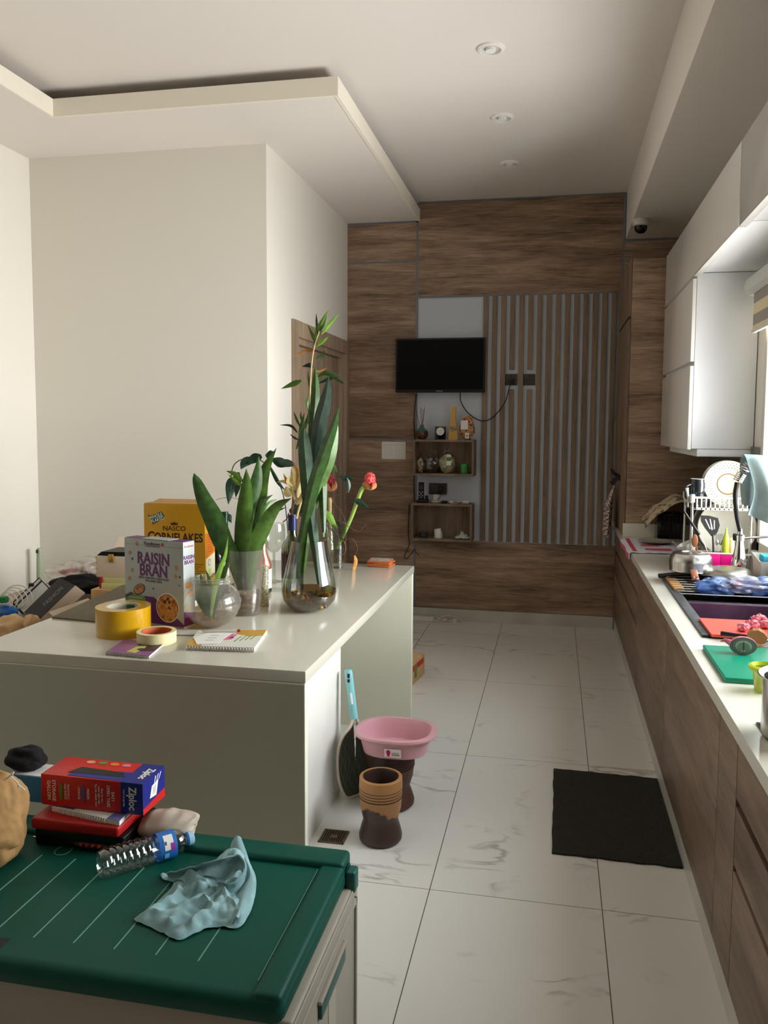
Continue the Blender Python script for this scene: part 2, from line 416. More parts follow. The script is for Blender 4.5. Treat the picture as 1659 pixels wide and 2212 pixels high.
# ---------------------------------------------------------------- mesh helpers
class MB:
    """collects shapes in world coordinates; build() links them as ONE mesh object"""
    def __init__(s):
        s.v = []; s.f = []; s.m = []; s.sm = []; s.M = Matrix.Identity(4)
    def add(s, vs, fs, m, smooth=False, M=None):
        k = len(s.v); T = s.M if M is None else s.M @ M
        s.v += [T @ Vector(p) for p in vs]
        s.f += [[i + k for i in f] for f in fs]
        s.m += [m] * len(fs); s.sm += [smooth] * len(fs)
        return s
    def box(s, a, b, m, bev=0.0, M=None, fm=None):
        x0, x1 = sorted((a[0], b[0])); y0, y1 = sorted((a[1], b[1])); z0, z1 = sorted((a[2], b[2]))
        if not bev:
            vs = [(x0, y0, z0), (x1, y0, z0), (x1, y1, z0), (x0, y1, z0), (x0, y0, z1), (x1, y0, z1), (x1, y1, z1), (x0, y1, z1)]
            fs = [(0, 3, 2, 1), (4, 5, 6, 7), (0, 1, 5, 4), (1, 2, 6, 5), (2, 3, 7, 6), (3, 0, 4, 7)]
            if fm:
                for f, k in zip(fs, ('bottom', 'top', 'front', 'right', 'back', 'left')):
                    s.add(vs, [f], fm.get(k, m), False, M)
            else: s.add(vs, fs, m, False, M)
            return s
        bm = bmesh.new(); bmesh.ops.create_cube(bm, size=1)
        for v in bm.verts:
            v.co = Vector(((x0 + x1) / 2 + v.co.x * (x1 - x0), (y0 + y1) / 2 + v.co.y * (y1 - y0), (z0 + z1) / 2 + v.co.z * (z1 - z0)))
        bmesh.ops.bevel(bm, geom=bm.edges[:] + bm.verts[:], offset=bev, segments=3, profile=0.5, affect='EDGES')
        s.bm(bm, m, True, M); return s
    def bm(s, bm, m, smooth=True, M=None):
        bm.verts.index_update()
        s.add([v.co[:] for v in bm.verts], [[v.index for v in f.verts] for f in bm.faces], m, smooth, M)
        bm.free(); return s
    def lathe(s, c, prof, m, seg=40, sy=1.0, M=None, cap=True, wob=None):
        """profile [(r, z)] spun about the vertical through c"""
        vs = []; fs = []; n = len(prof)
        for r, z in prof:
            for k in range(seg):
                a = 2 * PI * k / seg; rr = r * (wob(a, z) if wob else 1)
                vs.append((c[0] + rr * math.cos(a), c[1] + rr * sy * math.sin(a), c[2] + z))
        for i in range(n - 1):
            for k in range(seg):
                k2 = (k + 1) % seg
                fs.append((i * seg + k, i * seg + k2, (i + 1) * seg + k2, (i + 1) * seg + k))
        if cap:
            if prof[0][0] > 1e-5: fs.append(tuple(range(seg - 1, -1, -1)))
            if prof[-1][0] > 1e-5: fs.append(tuple((n - 1) * seg + k for k in range(seg)))
        s.add(vs, fs, m, True, M); return s
    def tube(s, pts, r, m, seg=10, closed=False):
        P = [Vector(p) for p in pts]; n = len(P)
        rs = r if isinstance(r, (list, tuple)) else [r] * n
        vs = []; fs = []; up = None
        for i in range(n):
            a = P[(i - 1) % n] if (closed or i) else P[0]; b = P[(i + 1) % n] if (closed or i < n - 1) else P[-1]
            t = (b - a); t = t.normalized() if t.length > 1e-9 else Vector((0, 0, 1))
            if up is None:
                up = Vector((0, 0, 1)) if abs(t.z) < 0.9 else Vector((1, 0, 0))
            x = t.cross(up)
            if x.length < 1e-4: x = t.cross(Vector((0.3, 1, 0.2)))
            x.normalize(); y = x.cross(t).normalized(); up = y
            for k in range(seg):
                a2 = 2 * PI * k / seg
                vs.append(P[i] + (x * math.cos(a2) + y * math.sin(a2)) * rs[i])
        for i in range(n if closed else n - 1):
            j = (i + 1) % n
            for k in range(seg):
                k2 = (k + 1) % seg
                fs.append((i * seg + k, i * seg + k2, j * seg + k2, j * seg + k))
        if not closed:
            fs.append(tuple(range(seg))[::-1]); fs.append(tuple((n - 1) * seg + k for k in range(seg)))
        s.add(vs, fs, m, True); return s
    def prism(s, poly, d, m, M=None, smooth=False):
        """polygon (list of 3-D points) pushed along d"""
        n = len(poly); d = Vector(d)
        vs = [Vector(p) for p in poly] + [Vector(p) + d for p in poly]
        fs = [tuple(range(n))[::-1], tuple(range(n, 2 * n))] + [(i, (i + 1) % n, (i + 1) % n + n, i + n) for i in range(n)]
        s.add(vs, fs, m, smooth, M); return s
    def ball(s, c, r, m, sub=2, nz=0.0, nf=8, M=None):
        bm = bmesh.new(); bmesh.ops.create_icosphere(bm, subdivisions=sub, radius=1)
        rr = r if isinstance(r, (tuple, list)) else (r, r, r)
        for v in bm.verts:
            k = 1 + (nz * noise.noise(v.co * nf * 0.3 + Vector(c) * 7) if nz else 0)
            v.co = Vector((c[0] + v.co.x * rr[0] * k, c[1] + v.co.y * rr[1] * k, c[2] + v.co.z * rr[2] * k))
        s.bm(bm, m, True, M); return s
    def grid(s, fn, nu, nv, m, smooth=True, th=0.0):
        """surface fn(u, v) for u, v in 0..1, given a thickness when th > 0"""
        P = [[Vector(fn(i / nu, j / nv)) for j in range(nv + 1)] for i in range(nu + 1)]
        W = nv + 1
        vs = [P[i][j] for i in range(nu + 1) for j in range(nv + 1)]
        fs = [(i * W + j, (i + 1) * W + j, (i + 1) * W + j + 1, i * W + j + 1) for i in range(nu) for j in range(nv)]
        if th:
            N = []
            for i in range(nu + 1):
                for j in range(nv + 1):
                    a = P[min(i + 1, nu)][j] - P[max(i - 1, 0)][j]; b = P[i][min(j + 1, nv)] - P[i][max(j - 1, 0)]
                    q = a.cross(b); N.append(q.normalized() if q.length > 1e-12 else Vector((0, 0, 1)))
            k = len(vs); vs = vs + [vs[i] + N[i] * th for i in range(k)]
            fs2 = [tuple(x + k for x in f[::-1]) for f in fs]
            rim = [i * W for i in range(nu + 1)] + [nu * W + j for j in range(1, W)] + [i * W + nv for i in range(nu - 1, -1, -1)] + [j for j in range(nv - 1, 0, -1)]
            fs = fs + fs2 + [(rim[i], rim[(i + 1) % len(rim)], rim[(i + 1) % len(rim)] + k, rim[i] + k) for i in range(len(rim))]
        s.add(vs, fs, m, smooth); return s
    def text(s, body, o, right, up, size, m, ex=0.0004, align='CENTER', sx=1.0, shear=0.0, bold=0.0, font=None):
        """flat lettering lying on a surface: o = baseline point, right/up = directions"""
        cu = bpy.data.curves.new('t', 'FONT'); cu.body = body; cu.size = size; cu.align_x = align; cu.extrude = ex
        cu.shear = shear; cu.offset = bold; cu.resolution_u = 3
        ob = bpy.data.objects.new('t', cu); COL.objects.link(ob)
        dg = bpy.context.evaluated_depsgraph_get(); me = bpy.data.meshes.new_from_object(ob.evaluated_get(dg))
        R = Vector(right).normalized(); U = Vector(up).normalized(); N = R.cross(U).normalized()
        M = Matrix(((R.x, U.x, N.x, o[0]), (R.y, U.y, N.y, o[1]), (R.z, U.z, N.z, o[2]), (0, 0, 0, 1)))
        s.add([(v.co.x * sx, v.co.y, v.co.z) for v in me.vertices], [list(p.vertices) for p in me.polygons], m, False, M)
        bpy.data.objects.remove(ob); bpy.data.curves.remove(cu); bpy.data.meshes.remove(me); return s
    def flat(s, pts2, o, right, up, m, ex=0.0005):
        """a thin printed shape given in 2-D on a surface"""
        R = Vector(right).normalized(); U = Vector(up).normalized(); N = R.cross(U).normalized(); o = Vector(o)
        s.prism([o + R * a + U * b for a, b in pts2], N * ex, m); return s
    def disc(s, c2, rx, ry, o, right, up, m, ex=0.0005, seg=28, rot=0.0):
        p = []
        for k in range(seg):
            a = 2 * PI * k / seg; x = rx * math.cos(a); y = ry * math.sin(a)
            p.append((c2[0] + x * math.cos(rot) - y * math.sin(rot), c2[1] + x * math.sin(rot) + y * math.cos(rot)))
        return s.flat(p, o, right, up, m, ex)
    def leaf(s, spine, w, m, tilt=0.0, fold=0.15, prof=None, back=None, nseg=18, edge=None):
        """a blade along a spine of 3-D points, w = greatest width; turned by tilt about its spine"""
        P = smooth_line([Vector(p) for p in spine], nseg)
        vs = []; fs = []; n = len(P)
        pf = prof or (lambda t: (0.3 + 0.7 * math.sin(PI / 2 * min(1, t / 0.42))) * max(0.015, 1 - max(0, (t - 0.42) / 0.58) ** 1.6))
        cols = 5
        for i, p in enumerate(P):
            t = i / (n - 1); a = P[max(0, i - 1)]; b = P[min(n - 1, i + 1)]; T = (b - a).normalized()
            view = (p - CAM).normalized(); side = T.cross(view)
            if side.length < 1e-3: side = T.cross(Vector((0, 0, 1)))
            side.normalize(); nrm = side.cross(T).normalized()
            sd = side * math.cos(tilt) + nrm * math.sin(tilt); nn = sd.cross(T).normalized()
            hw = w / 2 * pf(t)
            for k in range(cols):
                c = (k - 2) / 2
                vs.append(p + sd * hw * c + nn * (abs(c) * fold * hw * 1.6))
        for i in range(n - 1):
            for k in range(cols - 1):
                fs.append((i * cols + k, i * cols + k + 1, (i + 1) * cols + k + 1, (i + 1) * cols + k))
        if edge:
            e = [f for j, f in enumerate(fs) if j % 4 in (3,)]; g = [f for j, f in enumerate(fs) if j % 4 != 3]
            s.add(vs, g, m, True); s.add(vs, e, edge, True)
        else: s.add(vs, fs, m, True)
        return s
    def build(s, name, parent=None):
        me = bpy.data.meshes.new(name); me.from_pydata([tuple(p) for p in s.v], [], s.f)
        names = []
        for m in s.m:
            if m not in names: names.append(m)
        for nme in names: me.materials.append(MAT[nme])
        me.polygons.foreach_set('material_index', [names.index(m) for m in s.m])
        me.polygons.foreach_set('use_smooth', s.sm)
        bm = bmesh.new(); bm.from_mesh(me); bmesh.ops.recalc_face_normals(bm, faces=bm.faces[:])
        bm.to_mesh(me); bm.free()
        if any(s.sm):
            try: me.set_sharp_from_angle(angle=math.radians(38))
            except Exception: pass
        me.update()
        o = bpy.data.objects.new(name, me); COL.objects.link(o)
        if parent is not None:
            o.parent = parent
            loc = parent_loc(parent)
            if loc.length: me.transform(Matrix.Translation(-loc))
        return o
def parent_loc(p):
    l = Vector(p.location)
    while p.parent: p = p.parent; l = l + Vector(p.location)
    return l
def smooth_line(P, n):
    """Catmull-Rom through the points"""
    if len(P) == 2: return [P[0].lerp(P[1], i / n) for i in range(n + 1)]
    Q = [P[0] * 2 - P[1]] + P + [P[-1] * 2 - P[-2]]; out = []; m = len(P) - 1
    for i in range(n + 1):
        t = i / n * m; k = min(int(t), m - 1); t -= k
        a, b, c, d = Q[k:k + 4]
        out.append(0.5 * ((2 * b) + (c - a) * t + (2 * a - 5 * b + 4 * c - d) * t * t + (3 * b - a - 3 * c + d) * t ** 3))
    return out
def tag(o, label=None, cat=None, group=None, kind=None):
    if label: o['label'] = label
    if cat: o['category'] = cat
    if group: o['group'] = group
    if kind: o['kind'] = kind
    return o
def thing(name, label, cat, loc=(0, 0, 0), group=None):
    o = bpy.data.objects.new(name, None); COL.objects.link(o); o.location = loc; o.empty_display_size = 0.05
    return tag(o, label, cat, group)
def single(name, mb, label, cat, group=None, kind=None):
    o = mb.build(name)
    # put the origin at the thing's base
    me = o.data; xs = [v.co for v in me.vertices]
    c = Vector((sum(v.x for v in xs) / len(xs), sum(v.y for v in xs) / len(xs), min(v.z for v in xs)))
    me.transform(Matrix.Translation(-c)); o.location = c
    return tag(o, label, cat, group, kind)
def struct(name, mb, parent=None):
    o = mb.build(name, parent)
    if parent is None: o['kind'] = 'structure'
    return o
def RZ(a, c=(0, 0, 0)):
    c = Vector(c); return Matrix.Translation(c) @ Matrix.Rotation(a, 4, 'Z') @ Matrix.Translation(-c)

# ================================================================ THE ROOM
YB = 6.691; XL = -3.38; XR = 1.05; YF = -4.5; HC = 3.518; HL = 3.367
W1Y = 1.9; W2Y = 4.35; WZ0 = 1.0; WZ1 = 2.42
m = MB(); m.box((XL - .1, YF - .1, -.1), (XR + .1, YB + .12, 0), 'marble_tile'); struct('floor', m)
m = MB(); m.box((XL - .1, YF - .1, HC), (XR + .1, YB + .12, HC + .1), 'ceiling_paint'); struct('ceiling', m)
m = MB()
# dropped soffit round the tray: L-shaped slab, riser set back behind the lip
m.box((XL, 4.15, HL), (-1.162, YB, HL + .02), 'ceiling_paint')
m.box((XL, YF, HL), (-2.803, 4.15, HL + .02), 'ceiling_paint')
m.box((XL, 4.30, HL + .02), (-1.30, YB, HC), 'ceiling_paint')
m.box((XL, YF, HL + .02), (-2.94, 4.15, HC), 'ceiling_paint')
struct('ceiling_soffit', m)
m = MB()
m.box((-2.803, 4.13, HL - .004), (-1.142, 4.152, HL + .092), 'lip_paint')
m.box((-1.164, 4.152, HL - .004), (-1.142, YB, HL + .092), 'lip_paint')
m.box((-2.805, YF, HL - .004), (-2.783, 4.13, HL + .092), 'lip_paint')
struct('trim_1', m)
m = MB(); m.box((.518, YF, 3.153), (XR, YB, HC), 'ceiling_paint'); struct('ceiling_bulkhead', m)
m = MB(); m.box((XL - .1, YF, 0), (XL, 4.745, HC), 'wall_paint'); struct('wall_left', m)
m = MB(); m.box((XL - .1, 4.745, 0), (-1.85, 4.845, HC), 'wall_paint'); m.box((-1.85, 4.745, 0), (-1.764, 4.83, HC), 'wall_paint'); struct('wall_center', m)
DY0 = at(629, 688, X=-1.764).y; DY1 = YB; DZ = at(629, 688, X=-1.764).z
m = MB()
m.box((-1.85, 4.83, 0), (-1.764, DY0, HC), 'wall_paint'); m.box((-1.85, DY0, DZ), (-1.764, YB, HC), 'wall_paint'); struct('wall_return', m)
m = MB(); m.box((-2.3, 4.83, 0), (-1.98, YB + .1, HC), 'wall_paint'); struct('wall_passage', m)
m = MB(); m.box((-2.0, YB + .015, 0), (XR + .1, YB + .12, HC), 'grey_paint'); struct('wall_back', m)
m = MB(); m.box((XL - .1, YF - .1, 0), (XR + .1, YF, HC), 'wood_x'); struct('unseen_wall_front', m)  # unseen room end behind the camera, added far back and dark to limit bounced light
m = MB()
m.box((XR, YF, 0), (XR + .1, YB + .1, WZ0), 'wall_paint'); m.box((XR, YF, WZ1), (XR + .1, YB + .1, HC), 'wall_paint')
m.box((XR, YF, WZ0), (XR + .1, W1Y, WZ1), 'wall_paint'); m.box((XR, W2Y, WZ0), (XR + .1, YB + .1, WZ1), 'wall_paint')
struct('wall_right', m)
m = MB(); m.box((1.035, 4.36, .9), (1.049, 5.742, 1.56), 'tile_grey'); struct('trim_2', m)
# window over the sink
m = MB()
fw = .05
m.box((1.03, W1Y, WZ0 + .03), (1.09, W1Y + fw, WZ1), 'white_plastic', .004); m.box((1.03, W2Y - fw, WZ0 + .03), (1.09, W2Y, WZ1), 'white_plastic', .004)
m.box((1.03, W1Y, WZ1 - fw), (1.09, W2Y, WZ1), 'white_plastic', .004); m.box((1.03, W1Y, WZ0 + .03), (1.09, W2Y, WZ0 + .03 + fw), 'white_plastic', .004)
m.box((1.04, 2.9, WZ0 + .06), (1.08, 2.95, WZ1 - fw), 'white_plastic', .004)
wf = struct('window_1', m)
m = MB(); m.box((1.058, W1Y + fw, WZ0 + .08), (1.063, W2Y - fw, WZ1 - fw), 'pane'); m.build('window_pane', wf)
m = MB(); m.box((.995, W1Y - .05, WZ0), (1.1, W2Y + .02, WZ0 + .03), 'white_inner', .005); m.build('window_sill', wf)
# skirtings
m = MB(); m.box((-1.764, YB - .002, 0), (.50, YB + .02, .102), 'skirting')
struct('baseboard_back', m)
m = MB(); m.box((.511, .2, 0), (.53, YB, .112), 'skirting'); struct('baseboard_right', m)

# ---- back wall cladding
def wood_panel(a, b, mt='wood_x'):
    m = MB(); m.box((a[0], YB, a[1]), (b[0], YB + .015, b[1]), mt, .0015); return m
wp = [((-1.764, .106), (-1.172, 1.54)), ((-1.764, 1.556), (-1.172, 3.028)), ((-1.764, 3.044), (-1.172, 3.352)),
      ((-1.154, 2.746), (.496, 3.505)), ((-1.154, .106), (.505, .69))]
for i, (a, b) in enumerate(wp):
    o = wood_panel(a, b).build('wall_panel'); o['kind'] = 'structure'
o = wood_panel((.512, 2.79), (1.05, 3.135)).build('wall_panel'); o['kind'] = 'structure'
m = MB()
for a, b in (((-1.172, .1), (-1.154, 3.505)), ((-1.764, 1.54), (-1.172, 1.556)), ((-1.764, 3.028), (-1.172, 3.044)), ((-1.764, 3.352), (-1.154, 3.367)),
             ((-1.154, 3.505), (.512, 3.517)), ((.496, .72), (.512, 3.505)), ((-1.154, 2.734), (.496, 2.746)), ((.512, 3.135), (1.05, 3.153))):
    m.box((a[0], YB + .001, a[1]), (b[0], YB + .014, b[1]), 'alu_grey')
struct('trim_3', m)
# slatted screen: 15 wooden slats with grey gaps
t = thing('slat_screen', 'tall panel of vertical wooden slats with grey gaps on the back wall', 'wall panel', (-.05, YB, .69))
sx0, sx1 = -.603, .494
m = MB(); m.box((sx0, YB + .006, .69), (sx1, YB + .014, 2.734), 'grey_paint'); m.build('backing_board', t)
n = 15; per = (sx1 - sx0) / n
for i in range(n):
    x = sx0 + per * i; x2 = x + per * .57
    m = MB()
    gap = None
    if i == 3: gap = (1.97, 2.13)
    if i == 5: gap = (1.97, 2.13)
    if gap:
        m.box((x, YB - .022, .70), (x2, YB + .008, gap[0]), 'wood_slat', .001); m.box((x, YB - .022, gap[1]), (x2, YB + .008, 2.73), 'wood_slat', .001)
    else: m.box((x, YB - .022, .70), (x2, YB + .008, 2.73), 'wood_slat', .001)
    m.build('slat', t)

# ---- door in the passage wall
dx = -1.764
m = MB()
m.box((dx - .09, DY0, 0), (dx + .02, DY0 + .11, DZ), 'wood_door', .003)
m.box((dx - .09, DY0 + .11, DZ - .11), (dx + .02, YB - .005, DZ), 'wood_door', .003)
m.box((dx - .09, YB - .10, 0), (dx + .018, YB - .002, DZ - .11), 'wood_door', .003)
m.box((dx - .09, DY0 + .11, 0), (dx - .01, DY0 + .14, DZ - .11), 'wood_door', .003); m.box((dx - .09, DY0 + .14, DZ - .15), (dx - .01, YB - .1, DZ - .11), 'wood_door', .003)
m.box((dx - .09, YB - .14, 0), (dx - .012, YB - .10, DZ - .15), 'wood_door', .003)
d = struct('door_1', m)
m = MB(); ya, yb = DY0 + .145, YB - .145
m.box((dx - .075, ya, .01), (dx - .04, yb, DZ - .155), 'wood_door', .002)
for k in range(3):
    yc = ya + .12 + k * (yb - ya - .24) / 2
    m.box((dx - .042, yc - .05, .2), (dx - .032, yc + .05, DZ - .32), 'wood_door', .004)
m.build('door_leaf', d)
m = MB(); m.tube([(dx - .03, ya + .06, 1.02), (dx + .01, ya + .06, 1.02), (dx + .01, ya + .17, 1.02)], .009, 'steel'); m.build('door_handle', d)

# ---- ceiling fittings
for i, (px, py) in enumerate([(1060, 104), (1085, 253), (1101, 353)]):
    c = at(px, py, Z=HC)
    lab = ['round recessed ceiling spotlight nearest the top of the photo', 'middle one of the three round recessed ceiling spotlights', 'round recessed ceiling spotlight nearest the wooden back wall'][i]
    t = thing('downlight', lab, 'ceiling light', c, 'recessed ceiling spotlights')
    m = MB(); m.lathe(c, [(.05, -.012), (.056, -.014), (.068, -.008), (.071, 0), (.05, 0)], 'ceiling_paint', 32, cap=False); m.build('trim_ring', t)
    m = MB(); m.lathe(c, [(.05, -.012), (.042, -.002), (.0, -.002)], 'grey_white', 32, cap=False); m.lathe(c, [(.024, -.016), (.026, -.003)], 'white', 20); m.build('lamp', t)
c = at(1385, 474, Z=3.153)
t = thing('security_camera', 'small white dome security camera on the dropped ceiling strip', 'camera', c)
m = MB(); m.lathe(c, [(.0, 0), (.062, 0), (.064, -.01), (.058, -.045), (.045, -.05)], 'white_plastic', 32); m.build('housing', t)
m = MB(); m.lathe(c, [(.046, -.046), (.046, -.06), (.04, -.08), (.025, -.095), (0, -.1)], 'black_gloss', 28); m.build('dome', t)

# ================================================================ RIGHT-HAND CABINETS
WZ = .9
def front(m, y0, y1, z0, z1, x=.50, mt='wood_y', th=.018, bev=.0012):
    m.box((x, y0 + .0025, z0), (x + th, y1 - .0025, z1), mt, bev); return m
def base_unit(label, y0, y1, rows, kind):
    t = thing('base_cabinet', label, 'cabinet', (.8, (y0 + y1) / 2, 0), 'wood-fronted base cabinets')
    m = MB(); m.box((.52, y0 + .0005, .113), (1.045, y1 - .0005, .858 if kind == 'drawer' or y1 < 3 else .64), 'slot_dark'); m.build('carcass', t)
    for z0, z1 in rows:
        m = MB(); front(m, y0, y1, z0, z1); m.build('drawer_front' if kind == 'drawer' else 'door', t)
base_unit('wood-fronted drawer unit in the far corner below the slatted wall', 4.85, 6.68, [(.115, .476), (.496, .652), (.674, .858)], 'drawer')
base_unit('long plain wood-fronted base cabinet next to the far drawer unit', 3.6, 4.85, [(.115, .858)], 'door')
base_unit('plain wood-fronted base cabinet below the sink', 2.452, 3.6, [(.115, .858)], 'sink')
base_unit('very narrow wood panel base unit between sink cabinet and near drawers', 2.215, 2.452, [(.115, .858)], 'door')
base_unit('nearest wood-fronted drawer unit with dark grip slots', .3, 2.215, [(.115, .456), (.476, .638), (.66, .858)], 'drawer')
# worktop with the sink cut-out
SX0, SX1, SY0, SY1 = .555, .965, 2.985, 4.235
m = MB()
m.box((.469, .3, .86), (SX0, YB, WZ), 'worktop'); m.box((SX1, .3, .86), (1.049, YB, WZ), 'worktop')
m.box((SX0, .3, .86), (SX1, SY0, WZ), 'worktop'); m.box((SX0, SY1, .86), (SX1, YB, WZ), 'worktop')
t = thing('kitchen_worktop', 'long white stone worktop along the right wall', 'worktop', (.75, 3.4, .86))
m.build('worktop_slab', t)
m = MB(); m.box((.478, 5.728, WZ), (1.04, 5.742, .993), 'worktop', .002); m.box((1.022, 4.36, WZ), (1.034, 5.728, .993), 'worktop', .002); m.build('upstand', t)
# tall cabinet
t = thing('tall_cabinet', 'tall wood-clad cabinet standing on the worktop in the far right corner', 'cabinet', (.76, 6.2, WZ))
m = MB(); m.box((.496, 5.744, WZ + .001), (1.045, YB - .002, 2.808), 'wood_x', .001); m.build('carcass', t)
zs = at(1347, 683, X=.478).z
m = MB(); m.box((.478, 5.744, WZ + .001), (.494, YB - .03, 2.40), 'wood_z', .001); m.build('door', t)
m = MB(); m.box((.478, 5.744, 2.42), (.494, YB - .03, 2.808), 'wood_z', .001); m.build('door', t)
# wall cabinets
t = thing('wall_cabinet', 'white glossy two-door wall cabinet hanging above the dish rack', 'cabinet', (.9, 5.13, 1.54), 'white wall cabinets')
m = MB(); m.box((.73, 4.57, 1.545), (1.045, 5.70, 2.484), 'white_inner', .001); m.build('carcass', t)
for z0, z1 in ((1.54, 1.992), (2.016, 2.456)):
    m = MB(); m.box((.709, 4.57, z0), (.728, 5.70, z1), 'white_lacquer', .0015); m.build('door', t)
m = MB(); m.box((.76, 4.575, 1.502), (1.04, 5.62, 1.544), 'white_inner', .004); m.build('light_pelmet', t)
for y0, y1, lab in ((3.495, 5.70, 'long white glossy top cabinet door run ending at the wood column'), (1.2, 3.485, 'white glossy top cabinet over the window, nearest the camera')):
    t = thing('wall_cabinet', lab, 'cabinet', (.9, (y0 + y1) / 2, 2.48), 'white wall cabinets')
    m = MB(); m.box((.73, y0, 2.487), (1.045, y1, 2.806), 'white_inner', .001); m.build('carcass', t)
    m = MB(); m.box((.709, y0 + .003, 2.474), (.728, y1 - .003, 2.806), 'white_lacquer', .0015)
    m.box((.709, y0 + .003, 2.466), (.742, min(y1, 4.565) - .003, 2.476), 'white_lacquer', .001); m.build('door', t)
# roller blind
t = thing('roller_blind', 'striped grey and sheer roller blind pulled up over the window', 'blind', (.97, 3.0, 2.35))
m = MB()
pr = [(.0, 0), (.055, -.0), (.075, .02), (.08, .05), (.07, .085), (0, .09)]
m.prism([(1.02 - a, 1.6, 2.335 + b) for a, b in pr], (0, 2.84, 0), 'grey_white'); m.build('cassette', t)
m = MB(); z = 2.335
for k, (h, mt_) in enumerate([(.05, 'blind_grey'), (.055, 'blind_sheer'), (.055, 'blind_grey'), (.02, 'blind_sheer')]):
    m.box((.972, 1.64, z - h), (.975, 4.36, z), mt_); z -= h
m.build('fabric', t)
m = MB(); m.box((.965, 1.64, z - .018), (.982, 4.36, z), 'white_plastic', .003); m.build('bottom_rail', t)

# ================================================================ ISLAND
IX0, IX1, IY0, IY1 = -1.917, -.7365, 2.298, 4.222
t = thing('kitchen_island', 'cream stone-topped kitchen island with waterfall end panels', 'kitchen island', ((IX0 + IX1) / 2, 3.26, 0))
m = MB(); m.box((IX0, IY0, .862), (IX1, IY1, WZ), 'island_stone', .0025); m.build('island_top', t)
m = MB(); m.box((IX0 + .004, IY0 + .002, .0), (IX1 - .003, IY0 + .034, .861), 'worktop_edge', .001, fm=None)
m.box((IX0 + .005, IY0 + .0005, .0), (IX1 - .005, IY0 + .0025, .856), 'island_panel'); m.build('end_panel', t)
m = MB(); m.box((IX0 + .004, IY1 - .045, .0), (IX1 - .003, IY1 - .002, .861), 'worktop_edge', .001); m.build('end_panel', t)
m = MB(); m.box((IX0 + .02, IY0 + .035, 0), (-.925, 3.40, .861), 'island_side'); m.build('cabinet_body', t)

# ================================================================ FLOOR THINGS
c = at(745, 1810, Z=0)
x0, x1, y0, y1 = -.893, -.789, 2.95, 3.04
y0 = at(744, 1822, Z=0).y - .012; y1 = at(754, 1797, Z=0).y
m = MB(); 
m.box((x0, y0, 0), (x1, y1, .0012), 'slot_dark')
for a, b in (((x0, y0), (x1, y0 + .006)), ((x0, y1 - .006), (x1, y1)), ((x0, y0), (x0 + .006, y1)), ((x1 - .006, y0), (x1, y1))):
    m.box((a[0], a[1], 0), (b[0], b[1], .004), 'drain_bronze')
for k in range(10):
    xx = x0 + .01 + k * (x1 - x0 - .02) / 9
    m.box((xx - .0018, y0, 0), (xx + .0016, y1, .0035), 'drain_bronze')
m.box(((x0 + x1) / 2 - .012, (y0 + y1) / 2 - .012, 0), ((x0 + x1) / 2 + .012, (y0 + y1) / 2 + .012, .0037), 'drain_bronze')
single('floor_drain', m, 'square bronze floor drain grate beside the island panel', 'drain')
# rug
rc = [at(1196, 1663, Z=0), at(1422, 1685, Z=0), at(1478, 1878, Z=0), at(1192, 1845, Z=0)]
def rugf(u, v):
    a = rc[3].lerp(rc[2], u); b = rc[0].lerp(rc[1], u); p = a.lerp(b, v)
    e = .004 * noise.noise(Vector((u * 9, v * 9, 1)))
    ex = .006 * noise.noise(Vector((v * 7, 3, 0))) * (1 if u in (0, 1) else 0); ey = .008 * noise.noise(Vector((u * 7, 9, 0))) * (1 if v in (0, 1) else 0)
    x = p.x + ex
    return (min(x, .508), p.y + ey, .008 + max(0, e))
m = MB(); m.grid(rugf, 40, 40, 'rug', True, th=-.007)
single('floor_mat', m, 'dark charcoal rectangular mat on the tiles below the sink', 'mat')
# two wooden mortars
def mortar(name, label, c, h, R, dark, s=1.0):
    t = thing(name, label, 'mortar', c, 'wooden mortars')
    m = MB()
    pr = [(.0, .0), (R * .93, .0), (R * 1.02, h * .04), (R * 1.03, h * .10), (R * .92, h * .24), (R * .83, h * .33), (R * .86, h * .38), (R * .97, h * .52), (R * 1.02, h * .72)]
    m.lathe(c, pr, dark, 48, cap=True)
    m.lathe(c, [(R * 1.03, h * .72), (R * 1.035, h * .85), (R * 1.02, h * .99), (R * .98, h), (R * .86, h)], dark, 48, cap=False)
    bw = m.build('bowl', t)
    m = MB(); m.lathe(c, [(R * .86, h), (R * .82, h * .97), (R * .78, h * .6), (R * .5, h * .5), (0, h * .47)], 'mortar_inside', 48, cap=False); m.build('hollow', bw)
    g = MB()
    for k in range(4):
        z = h * (.70 + .045 * k); g.lathe(c, [(R * 1.02, z - .0015), (R * 1.038, z - .0012), (R * 1.038, z + .0012), (R * 1.02, z + .0015)], 'mortar_groove', 48, cap=False)
    g.build('carved_rings', t); return t
mat('mortar_inside', (52, 34, 30), .45)
def blotch(name, top, low):
    m = bpy.data.materials.new(name); m.use_nodes = True; nt = m.node_tree; b = nt.nodes['Principled BSDF']; b.inputs['Roughness'].default_value = .4
    tc = nt.nodes.new('ShaderNodeTexCoord'); sp = nt.nodes.new('ShaderNodeSeparateXYZ'); n = nt.nodes.new('ShaderNodeTexNoise')
    n.inputs['Scale'].default_value = 9; n.inputs['Detail'].default_value = 3
    nt.links.new(tc.outputs['Object'], sp.inputs[0]); nt.links.new(tc.outputs['Object'], n.inputs['Vector'])
    a = nt.nodes.new('ShaderNodeMath'); a.operation = 'MULTIPLY_ADD'; a.inputs[1].default_value = .22; nt.links.new(n.outputs['Fac'], a.inputs[0]); nt.links.new(sp.outputs[2], a.inputs[2])
    r = ramp(nt, [(.225, low), (.235, top), (.5, tuple(min(255, int(v * 1.12)) for v in top))]); nt.links.new(a.outputs[0], r.inputs['Fac'])
    nt.links.new(r.outputs['Color'], b.inputs['Base Color']); MAT[name] = m
